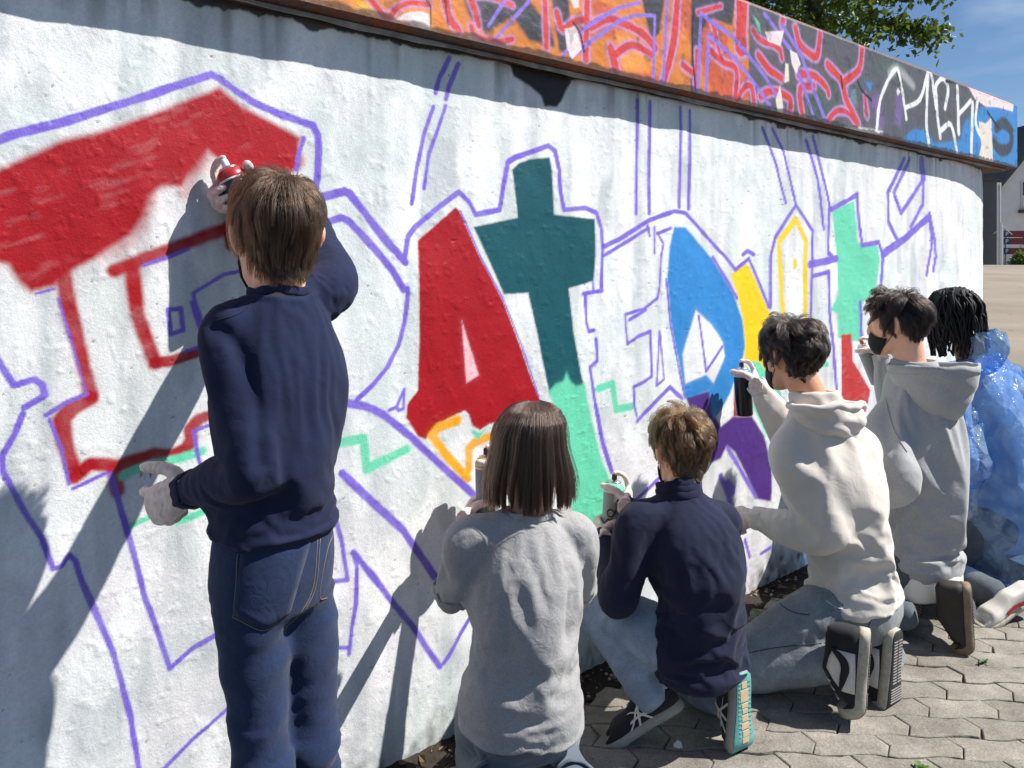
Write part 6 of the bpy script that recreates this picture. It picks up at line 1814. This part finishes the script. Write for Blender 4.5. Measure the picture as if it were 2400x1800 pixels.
tp = surface_of(p1.top_o)
emboss(p1.top_me, [lay(tp, [(497, 765), (540, 790), (572, 850), (600, 930), (612, 1010), (606, 1090)])], .013, -.012)
tp = surface_of(p1.top_o)
seam_or_fold("seam_or_fold", tp, [(600, 702), (560, 735), (505, 752)], M_NAVY, p1.top_o, .0012, .0004)

def pocket(tree, top, low, material, parent, rows=9, cols=11, t=.0035):
    """patch pocket sewn on: top edge and lower outline are lists of sightings"""
    T = catmull(np.array(top, float), 8); B = catmull(np.array(low, float), 8)
    T = T[np.linspace(0, len(T) - 1, cols).astype(int)]; B = B[np.linspace(0, len(B) - 1, cols).astype(int)]
    G = []
    for i in range(rows):
        f = i / (rows - 1); row = []
        for c in range(cols):
            q = lay(tree, [tuple(T[c] * (1 - f) + B[c] * f)] * 2, .0012, 1)
            if not q: return
            row.append(q[0])
        G.append(row)
    o = link("pocket", grid_mesh("pocket", np.array(G)), material, parent); m = o.modifiers.new("t", 'SOLIDIFY'); m.thickness = t; m.offset = 0
    return o
pocket(t1, [(568, 1275), (640, 1277), (727, 1270)], [(547, 1440), (585, 1462), (620, 1476), (650, 1458), (680, 1432)], M_JEANS1, p1.trouser_o)
pocket(t1, [(762, 1262), (775, 1252), (786, 1242)], [(750, 1392), (757, 1398), (765, 1400)], M_JEANS1, p1.trouser_o, cols=5)

# ---- girl with the bob
h = p2.J['head']
cap2 = hair_cap(h, "hair", M_CAP1, p2.root, .010)
def bob(h, n, seed, cut=-.126):
    """straight chin-length hair: falls over the skull in locks and ends in an uneven cut"""
    rng = np.random.default_rng(seed); k = 18
    az = rng.uniform(-2.25, 2.25, n); lay_ = rng.random(n) ** .8
    nl = 64; li = rng.integers(0, nl, n); lc = np.sort(rng.uniform(-2.25, 2.25, nl)); li = np.argmin(np.abs(az[:, None] + rng.normal(0, .05, n)[:, None] - lc[None]), 1); cl = lc[li]
    clh = rng.random(nl)[li]; clr = rng.random(nl)[li]; cls = rng.normal(0, 1, nl)[li]
    z0 = .113 - .05 * rng.random(n) ** 2
    zend = cut + rng.normal(0, .008, n) + .022 * (clh - .5) + .012 * np.clip(np.abs(az) - 1.0, 0, 1)
    fly = rng.random(n) < .035
    W = np.zeros((n, k, 3))
    for s in range(k):
        t = s / (k - 1)
        over = np.clip(t / .50, 0, 1); zz = z0 * np.cos(over * math.pi / 2) ** .75
        fall = np.clip((t - .50) / .50, 0, 1)
        z = np.where(fall > 0, zend * fall, zz)
        a_out = .004 + .014 * lay_ + .012 * (clr - .5) * np.clip(t * 2 - .3, 0, 1) + np.where(fly, .014 * t * (.5 + clh), 0)
        up_ = np.interp(z, [-.2, .05, .10, .115], [1, 1, .8, .3])
        hw = np.interp(z, [-.20, -.15, -.10, -.05, 0, .03, .06, .09, .105, .115], [.094, .100, .098, .090, .079, .076, .070, .054, .036, .006]) + a_out * up_
        hd = np.interp(z, [-.20, -.15, -.10, -.05, 0, .03, .06, .09, .105, .115], [.074, .082, .090, .095, .098, .099, .092, .070, .046, .006]) + a_out * up_
        azz = az + .06 * cls * np.clip(t - .3, 0, 1) + .025 * np.sin(t * 5 + clh * 20)
        pull = .75 * np.clip((t - .25) / .75, 0, 1) ** 1.2; azz = azz * (1 - pull) + (cl + .06 * cls * t) * pull
        W[:, s, 0] = np.sin(azz) * hw + .014 * (1 - np.clip(t * 2.2, 0, 1)); W[:, s, 1] = -.004 - np.cos(azz) * hd; W[:, s, 2] = z + np.where(z > .02, .004 + .008 * lay_, 0)
        tip = np.clip((t - .80) / .20, 0, 1); W[:, s, 0] *= 1 - .12 * tip * clh; W[:, s, 1] *= 1 - .10 * tip * clh
    return h.w(W.reshape(-1, 3)).reshape(n, k, 3)
strands("hair_strands", bob(h, 10000, 5), .00055, M_HAIR2, cap2, .5)
hold(p2, 'R', G2R, +1, None, C2, dict(body=M_can("can_grey", srgb('#77797c'), .4), ring=M_can("ring_orange", srgb('#d99a22')), metal=M_METAL, nozzle=M_BLACKP), "grey spray can with orange ring in the bob-haired child's hands", .060, .88, second=G2L)
p2.band("collar", p2.J['neck'] + np.array([0, 0, .006]), p2.J['up'], .056, .054, p2.J['rs'], .004, .018, M_GREYT)
for sd in 'LR':
    a, b = p2.J['sh' + sd], p2.J['el' + sd]; v = unit(p2.J['an' + sd] - p2.J['kn' + sd]); p2.band("sleeve_hem", a + (b - a) * .83, b - a, p2.d['arm'] + .016, p2.d['arm'] + .016, (0, 0, 1), .004, .016, M_GREYT)
    p2.band("trouser_cuff", p2.J['an' + sd] + v * .01, v, .052, .052, (0, 0, 1), .006, .035, M_PANTS2, p2.trouser_o)

# ---- crouching boy
h = p3.J['head']
cap3 = hair_cap(h, "hair", M_CAP3, p3.root, .004)
groom(h, "hair_strands", M_HAIR3, cap3, n=7000, k=9, length=lambda az, z: np.interp(z, [-.08, -.02, .02, .06, .11], [.010, .022, .045, .060, .062]), lift=lambda az, z: np.interp(z, [-.08, -.02, .02, .06, .11], [.003, .008, .020, .030, .036]), crown=(.01, -.04), tuft=.75, clumps=150, messy=.55, swirl=.9, rad=.0006, seed=7)
face_mask(h, M_MASK, p3.root)
r3, f3, a3 = hold(p3, 'R', G3R, +1, None, C3, dict(body=M_can("can_light_grey", srgb('#8d8f90'), .4), ring=M_can("ring_mint", srgb('#6cc7a4')), metal=M_METAL, nozzle=M_BLACKP), "light grey spray can lettered NBQ with mint ring", .062, .92, second=G3L)
def can_text(txt, foot, ax, r, material, parent, h0, size, face):
    fc = bpy.data.curves.new("lettering", 'FONT'); fc.body = txt; fc.size = size; fc.resolution_u = 3; fc.offset = size * .018
    o = bpy.data.objects.new("tmp_t", fc); COL.objects.link(o); me = eval_mesh(o, "lettering"); bpy.data.objects.remove(o)
    bm = bmesh.new(); bm.from_mesh(me); bmesh.ops.subdivide_edges(bm, edges=bm.edges, cuts=1); bm.to_mesh(me); bm.free()
    P = coords(me); w = unit(ax); f = np.asarray(face, float); f = unit(f - w * (f @ w)); sdir = np.cross(w, f)
    # text runs up the can; letter height goes round it
    ang = -(P[:, 1] - size * .35) / r
    Q = foot + np.outer(h0 + P[:, 0], w) + np.outer(np.cos(ang) * (r + .0006), f) + np.outer(np.sin(ang) * (r + .0006), sdir)
    put_coords(me, Q); return link("lettering", me, material, parent)
can_text("NBQ", f3, a3, .0325, M_BLACKP, r3, .028, .036, (-.35, -1, 0))
for dz, ra in ((.0, .064), (.02, .060), (.036, .057)):
    p3.band("collar", p3.J['neck'] + p3.J['up'] * (.004 + dz), unit(p3.J['up'] + np.array([-.08, .2, 0])), ra, ra - .002, p3.J['rs'], .008, .026, M_NAVY2)

# ---- cream hoodie
h = p4.J['head']
cap4 = hair_cap(h, "hair", M_CAP4, p4.root, .006)
groom(h, "hair_strands", M_HAIR4, cap4, n=7500, k=10, length=lambda az, z: np.interp(z, [-.08, -.03, .01, .05, .11], [.012, .024, .055, .075, .080]), lift=lambda az, z: np.interp(z, [-.08, -.03, .01, .05, .11], [.004, .010, .028, .040, .040]), crown=(0, -.02), tuft=.7, clumps=170, messy=.6, swirl=.8, rad=.00065, seed=9)
face_mask(h, M_MASK, p4.root)
hold(p4, 'R', G4R, +1, None, C4, dict(body=M_can("can_black", srgb('#17181c'), .3), ring=M_can("ring_blue", srgb('#4a90cf')), metal=M_METAL, nozzle=M_BLACKP), "black spray can with blue ring held by the cream hoodie", .064, 1.0)
fl = hand_frame(p4.J['wrL'], (-.75, .55, -.35), (-.3, -.7, .6))
glove("glove", fl, -1, [(45, 60, 40), (55, 65, 40), (60, 65, 40), (62, 62, 40)], M_GLOVE, p4.root, k=.92)
hood(p4, M_CREAM, p4.root, drop=.165, out=.056, rim=.048, r0=.064, lean=(.0, -.012, 0), lift=.0, folds=1.5, th=.012)
p4.band("waistband", p4.top_low + p4.J["up"] * .012, p4.J["up"], .150, .122, p4.J["rh"], .008, .055, M_CREAM)
for sd, w_ in (('L', .038), ('R', .038)):
    v = unit(p4.J['wr' + sd] - p4.J['el' + sd]); p4.band("cuff", p4.J['wr' + sd] - v * .025, v, w_ - .004, w_ - .004, (0, 0, 1), .005, .055, M_CREAM)

for sd in 'LR':
    v = unit(p4.J['an' + sd] - p4.J['kn' + sd]); p4.band("trouser_hem", p4.J['an' + sd] - v * .004, v, .060, .060, (0, 0, 1), .005, .022, M_HEM4, p4.trouser_o)
# ---- grey hoodie
h = p5.J['head']
cap5 = hair_cap(h, "hair", M_CAP4, p5.root, .007)
groom(h, "hair_strands", M_HAIR5, cap5, n=7500, k=10, length=lambda az, z: np.interp(z, [-.08, -.04, .01, .05, .11], [.012, .025, .060, .085, .095]), lift=lambda az, z: np.interp(z, [-.08, -.04, .01, .05, .11], [.004, .012, .028, .036, .036]), crown=(0, -.03), tuft=.6, clumps=170, messy=.35, swirl=.8, rad=.0007, seed=13, push=(0, .05, 0), front=.5)
face_mask(h, M_MASK, p5.root)
hold(p5, 'R', G5R, +1, None, C5, dict(body=M_can("can_silver", srgb('#8a8d8e'), .35), ring=M_can("ring_pale", srgb('#b9bcbc')), metal=M_METAL, nozzle=M_can("nozzle_red", srgb('#c03a40'))), "silver grey spray can with red nozzle held by the grey hoodie", .064, 1.0)
fl = hand_frame(p5.J['wrL'], (-.8, .5, -.2), (-.3, -.7, .6))
glove("glove", fl, -1, [(45, 60, 40), (55, 65, 40), (60, 65, 40), (62, 62, 40)], M_GLOVE, p5.root, k=.92)
hood(p5, M_GREYH, p5.root, drop=.21, out=.110, rim=.03, r0=.070, lean=(.015, -.02, .0), lift=.02, side_shift=.012, folds=.6, th=.009, band=True, seed=2)
p5.band("waistband", p5.top_low + p5.J["up"] * .012, p5.J["up"], .157, .130, p5.J["rh"], .008, .05, M_GREYH)
v = unit(p5.J['wrR'] - p5.J['elR']); p5.band("cuff", p5.J['wrR'] - v * .025, v, .034, .034, (0, 0, 1), .005, .055, M_GREYH)
t4 = surface_of(p4.trouser_o); L4 = lambda pts: [(1600 + x / 2.765, 1200 + y / 2.765) for x, y in pts]
for ln in ([(605, 490), (630, 590), (720, 650), (820, 665)], [(1240, 470), (1252, 560), (1240, 650), (1195, 760)], [(1060, 530), (1150, 550), (1250, 560), (1325, 525)], [(330, 935), (600, 880), (900, 850)]): seam_or_fold("seam_or_fold", t4, L4(ln), M_STITCH_FOLD, p4.trouser_o, .0016, .0006)  # last run is the thigh-shin fold, its shade drawn as a dark line
seam_or_fold("pocket_edge", t4, L4([(930, 575), (1000, 620), (1080, 637), (1185, 632)]), M_UPEDGE, p4.trouser_o, .0022, .001)
th = surface_of(p4.top_o)
for ln in ([(1838, 985), (1828, 1012), (1813, 1055)],): seam_or_fold("seam_or_fold", th, ln, M_CREAM, p4.top_o, .002, .0015)
th = surface_of(p5.top_o)
for ln in ([(2075, 935), (2092, 1000), (2125, 1060)],): seam_or_fold("seam_or_fold", th, ln, M_GREYH, p5.top_o, .002, .0015)
J = p5.J
p5.band("shirt_hem", J['pel'] - J['up'] * .085, J['up'], .152, .126, J['rh'], .010, .12, M_WHITET, p5.root)

# ---- black braids and the blue plastic cape
h = p6.J['head']
M_BRAID = plain("braid_black", (.008, .007, .008), .6, .3, 200, .6, 500, spec=.25)
cap6 = hair_cap(h, "hair", M_BRAID, p6.root, .008)
rng6 = np.random.default_rng(6); mb = MB()
for i in range(170):
    d = unit(rng6.normal(0, 1, 3)); a = math.atan2(d[0], -d[1]); z = abs(d[2]) * .11
    if abs(a) > 2.3 and z < .07: continue
    ln = rng6.uniform(.15, .235); end = -rng6.uniform(.10, .185); pts = [h.surf(np.array([a]), np.array([z]), .006)[0]]
    k = 12; lay6 = rng6.uniform(.008, .028); a0 = a
    for s_ in range(1, k):
        t = s_ / (k - 1); zz = z + (end - z) * t ** 1.15; a = a0 + .10 * math.sin(t * 6 + i) + rng6.normal(0, .02)
        hw = np.interp(zz, [-.2, -.1, -.03, .03, .08, .113], [.088, .086, .080, .076, .062, .012]) + lay6 * min(1, t * 3); hd = np.interp(zz, [-.2, -.1, -.03, .03, .08, .113], [.085, .092, .096, .099, .080, .015]) + lay6 * min(1, t * 3)
        pts.append(np.array([math.sin(a) * hw, -.004 - math.cos(a) * hd, zz]))
    v, f = tube(h.w(np.array(pts)), [.0048 * (1 + .18 * math.sin(q * 2.6 + i)) for q in range(k)], n=6, sub=2, round_ends=1); mb.add(v, f)
mb.build("braids", M_BRAID, cap6, smooth=True)
def film_material():
    """thin creased blue polythene: half clear, glossy"""
    m, nt, b = nodes_of("blue_film")
    co = obj_coord(nt)
    b.inputs["Base Color"].default_value = (*srgb('#bcdafa'), 1); setin(b, Roughness=.16); b.inputs["Specular IOR Level"].default_value = .9; b.inputs["Coat Weight"].default_value = 1.0; b.inputs["Coat Roughness"].default_value = .05
    n1 = noise(nt, 9, 3, .5, co); n1.inputs["Distortion"].default_value = 1.2
    n2 = noise(nt, 15, 2, .5, co); n2.inputs["Distortion"].default_value = 2.2
    rg = N(nt, "ShaderNodeMath", operation='PINGPONG'); nt.links.new(n2.outputs[0], rg.inputs[0]); rg.inputs[1].default_value = .11
    bump(nt, b, rg.outputs[0], .6, .02)
    tr = nt.nodes.new("ShaderNodeBsdfTransparent"); tr.inputs[0].default_value = (*srgb('#b4d4f7'), 1)
    f = ramp(nt, n1.outputs[0], [(.35, .12), (.65, .36)]).outputs[0]
    mx = nt.nodes.new("ShaderNodeMixShader"); nt.links.new(f, mx.inputs[0]); nt.links.new(tr.outputs[0], mx.inputs[1]); nt.links.new(b.outputs[0], mx.inputs[2])
    nt.links.new(mx.outputs[0], nt.nodes["Material Output"].inputs[0])
    return m
M_FILM = film_material()
def crumple(me, ratio):
    """break a smooth skin into the flat facets of creased film"""
    o = bpy.data.objects.new("tmp_crumple", me); COL.objects.link(o)
    d = o.modifiers.new("d", 'DECIMATE'); d.ratio = ratio
    out = eval_mesh(o, me.name); bpy.data.objects.remove(o)
    P = coords(out); put_coords(out, P + np.random.default_rng(2).normal(0, .0035, P.shape))
    out.polygons.foreach_set("use_smooth", np.zeros(len(out.polygons), bool)); return out
J = p6.J
cape_me = fuse("plastic_cape", [p6.torso_pts(.052, .09, .058, .03, .045), p6.arm('L', .045), p6.arm('R', .045)], .010, 5)
wrinkle(cape_me, (.9, .2, .5), .020, .11, 21, None, 4.0, .7); wrinkle(cape_me, (1, -.4, -.5), .008, .05, 25, None, 4.5, .7)
cape_me = crumple(cape_me, .055)
cape = link("plastic_cape", cape_me, M_FILM, p6.root)
# tied bunch of film standing up at the nape
V, F = tube([at(2300, 865, 3.28), at(2315, 835, 3.26), at(2322, 805, 3.25), at(2318, 778, 3.26)], [(.050, .045), (.062, .05), (.072, .05), (.055, .035)], n=26, sub=5, ref=(1, 0, 0))
bm_me = fuse("film_knot", [(V, F)], .007, 3); wrinkle(bm_me, (1, .2, .1), .018, .035, 31, None, 3.5, 1.3); bm_me = crumple(bm_me, .10); link("film_knot", bm_me, M_FILM, cape)

# ================================================================ shoes
M_SOLEW = plain("sole_offwhite", srgb('#aba595'), .75, .22, 60, .3, 200); M_SOLEG = plain("sole_grey", srgb('#8f8d89'), .7, .12, 40, .3, 200)
M_TREADK = plain("tread_black", (.016, .016, .018), .7); M_TREADT = plain("tread_teal", srgb('#5fa09c'), .6, .15, 30); M_TREADB = plain("tread_beige", srgb('#cdb28e'), .6, .12, 40); M_TREADG = plain("tread_gum", srgb('#7c6a58'), .7, .2, 40)
M_UPK = cloth("shoe_black", (.014, .014, .017), .75, sheen=.1); M_UPW = plain("shoe_white", srgb('#c9c4bb'), .55, .1, 40); M_UPR = plain("shoe_red", srgb('#8f1f28'), .55); M_UPB = plain("shoe_brown", srgb('#2c2623'), .7, .2, 40)

def bars(root, W, L, spec, name, material, h0=-.0018, h1=-.0036):
    """tread blocks: (t0, t1, a0, a1)"""
    for (t0, t1, a0, a1) in spec:
        c = [W(t, a, h) for h in (h0, h1) for t, a in ((t0, a0), (t1, a0), (t1, a1), (t0, a1))]
        link(name, mesh_from(name, c, [(0, 1, 2, 3), (7, 6, 5, 4), (0, 4, 5, 1), (1, 5, 6, 2), (2, 6, 7, 3), (3, 7, 4, 0)]), material, root)

def runner_parts(root, W, L, S):
    for sg in (1, -1):
        for (ta, fa, tb, fb) in ((.34, 0.1, .56, 3.4), (.50, 0.1, .40, 3.5), (.62, 0.2, .44, 2.6), (.30, 1.1, .58, 1.6)):
            pts = [S(ta + (tb - ta) * q, fa + (fb - fa) * q, sg, .0025) for q in np.linspace(0, 1, 9)]
            wd = unit(S(.6, 1, sg) - S(.3, 1, sg)); strip(pts, wd if abs(tb - ta) < .25 else np.array([0, 0, 1.0]), .007, .002, "stripe", M_UPW, root)
    # light pads in the middle of the tread
    bars(root, W, L, [(.10, .16, -.010, .010), (.18, .30, -.016, .014), (.32, .36, -.012, .012), (.375, .42, -.010, .010), (.44, .50, -.012, .012), (.52, .58, -.014, .014), (.60, .66, -.010, .016), (.67, .72, -.012, .012)], "tread_pad", M_TREADB)
    bars(root, W, L, [(t, t + .012, a, a + .010 * sg) for t in np.arange(.10, .66, .045) for a, sg in ((.014, 1), (-.014, -1))], "tread_rib", M_TREADT)
def court_parts(root, W, L, S):
    for sg in (1, -1):
        # white quarter panel and dark curved stripe on it
        for nm, mt, rows in (("side_panel", M_UPW, [(.22, .30, .4, 2.6), (.32, .30, .3, 3.0), (.42, .30, .2, 3.1), (.52, .30, .2, 2.6), (.60, .30, .2, 1.9)]),):
            V = []; F = []
            for (t, _, fa, fb) in rows:
                for q in np.linspace(0, 1, 7): V.append(S(t, fa + (fb - fa) * q, sg, .0022))
            for i in range(len(rows) - 1):
                for j in range(6): F.append((i * 7 + j, i * 7 + j + 1, i * 7 + 8 + j, i * 7 + 7 + j))
            o = link(nm, mesh_from(nm, V, F, True), mt, root); m = o.modifiers.new("t", 'SOLIDIFY'); m.thickness = .0015
        cur = [(.20, 3.0), (.25, 2.1), (.33, 1.35), (.43, 1.2), (.54, 1.7), (.64, 2.5)]
        pts = [S(t, f, sg, .0042) for t, f in catmull(np.array(cur), 4)]
        n = len(pts); V = []; F = []
        for i, p in enumerate(pts):
            w = .011 * math.sin(math.pi * min(1, (i + .6) / n * 1.05)) + .001; tg = unit(pts[min(i + 1, n - 1)] - pts[max(i - 1, 0)]); out = unit(S(.4, 1.5, sg) - S(.4, 1.5, -sg)); a = unit(np.cross(tg, out))
            V += [p + a * w, p - a * w]
        for i in range(n - 1): F.append((2 * i, 2 * i + 1, 2 * i + 3, 2 * i + 2))
        o = link("curved_stripe", mesh_from("curved_stripe", V, F, True), M_UPK, root); m = o.modifiers.new("t", 'SOLIDIFY'); m.thickness = .0012
    bars(root, W, L, [(t, t + .011, -.026, -.003) for t in np.arange(.10, .52, .030)] + [(t, t + .011, .003, .026) for t in np.arange(.10, .52, .030)] + [(t, t + .010, -.034, .034) for t in np.arange(.58, .72, .026)], "tread_bar", M_SOLEG)
    for i, f in enumerate((.55, .62, .69)):
        pts = [S(f, 3.6 - .1 * i, 1, .003), (S(f, 4, 1) + S(f, 4, -1)) / 2 + (S(f, 4, 1) - S(f, 1, 1)) * .08, S(f, 3.6 - .1 * i, -1, .003)]
        link("lace", mesh_from("lace", *tube(pts, .0028, n=6, sub=4), smooth=True), M_UPW, root)
def plain_parts(root, W, L, S):
    bars(root, W, L, [(t, t + .014, -.028, .028) for t in np.arange(.08, .70, .04)], "tread_bar", M_UPB)

runner = dict(upper=M_UPK, sole=M_SOLEG, tread=M_TREADT); court = dict(upper=M_UPK, sole=M_SOLEW, tread=M_TREADK); skate = dict(upper=M_UPB, sole=M_TREADG, tread=M_TREADG); white = dict(upper=M_UPW, sole=M_SOLEW, tread=M_TREADG)

# crouching boy: one foot planted on its ball, the other up on its toes
shoe("shoe", shoe_frame(at(1602, 1650, 2.20), at(1418, 1762, 2.22) - at(1602, 1650, 2.20), (-.45, .1, 1)), .262, runner, p3.root, inner=1, parts=runner_parts, label="black running shoe with crossed pale stripes, heel raised")
def kneel(heel, down, out, L, mats, P, parts, inner=1, bend=1.15, label=None, sole_t=.028, high=.085):
    """foot stood on its toes behind a kneeling leg; out: the way the sole faces"""
    return shoe("shoe", shoe_frame(heel, down, -np.asarray(out, float)), L, mats, P.root, inner=inner, parts=parts, bend=bend, label=label, sole_t=sole_t, high=high)
kneel(at(1742, 1575, 2.155), (.02, -.02, -1), (.50, -.85, .05), .268, runner, p3, runner_parts, -1, 1.0, "black running shoe on its toe showing teal and beige tread")
# cream hoodie
kneel(at(2040, 1478, 2.30), (-.10, -.05, -1), (.93, -.36, .10), .300, court, p4, court_parts, 1, 1.1, "black and white trainer on its toe, nearer foot", .030, .125)
kneel(at(2105, 1478, 2.40), (-.06, -.03, -1), (.62, -.78, .10), .300, court, p4, court_parts, -1, 1.1, "black trainer on its toe showing ribbed black tread", .030, .12)
# grey hoodie
kneel(at(2272, 1368, 2.72), (.03, -.04, -1), (.93, -.36, .05), .285, skate, p5, plain_parts, 1, 1.1, "dark brown skate shoe on its toe", .026, .11)
kneel(at(2168, 1405, 2.84), (-.55, .1, -.75), (.5, -.80, .2), .27, skate, p5, plain_parts, -1, .8, None, .026, .08)
# plastic cape
shoe("shoe", shoe_frame(at(2420, 1400, 3.0), at(2292, 1478, 2.93) - at(2420, 1400, 3.0), (-.4, -.3, 1)), .28, white, p6.root, parts=lambda root, W, L, S: [strip([S(t, .8 + .6 * q, sg, .003) for q, t in zip(np.linspace(0, 1, 6), np.linspace(.25, .6, 6))], np.array([0, 0, 1.0]), .016, .002, "stripe", M_UPR, root) for sg in (1, -1)], label="white shoe with red stripe")
# standing boy
for sd in 'LR':
    a = p1.J['an' + sd]; shoe("shoe", shoe_frame((a[0] + .05, a[1] - .05, 0.001), (-.5, .8, 0), (0, 0, 1)), .25, court, p1.root, parts=court_parts)
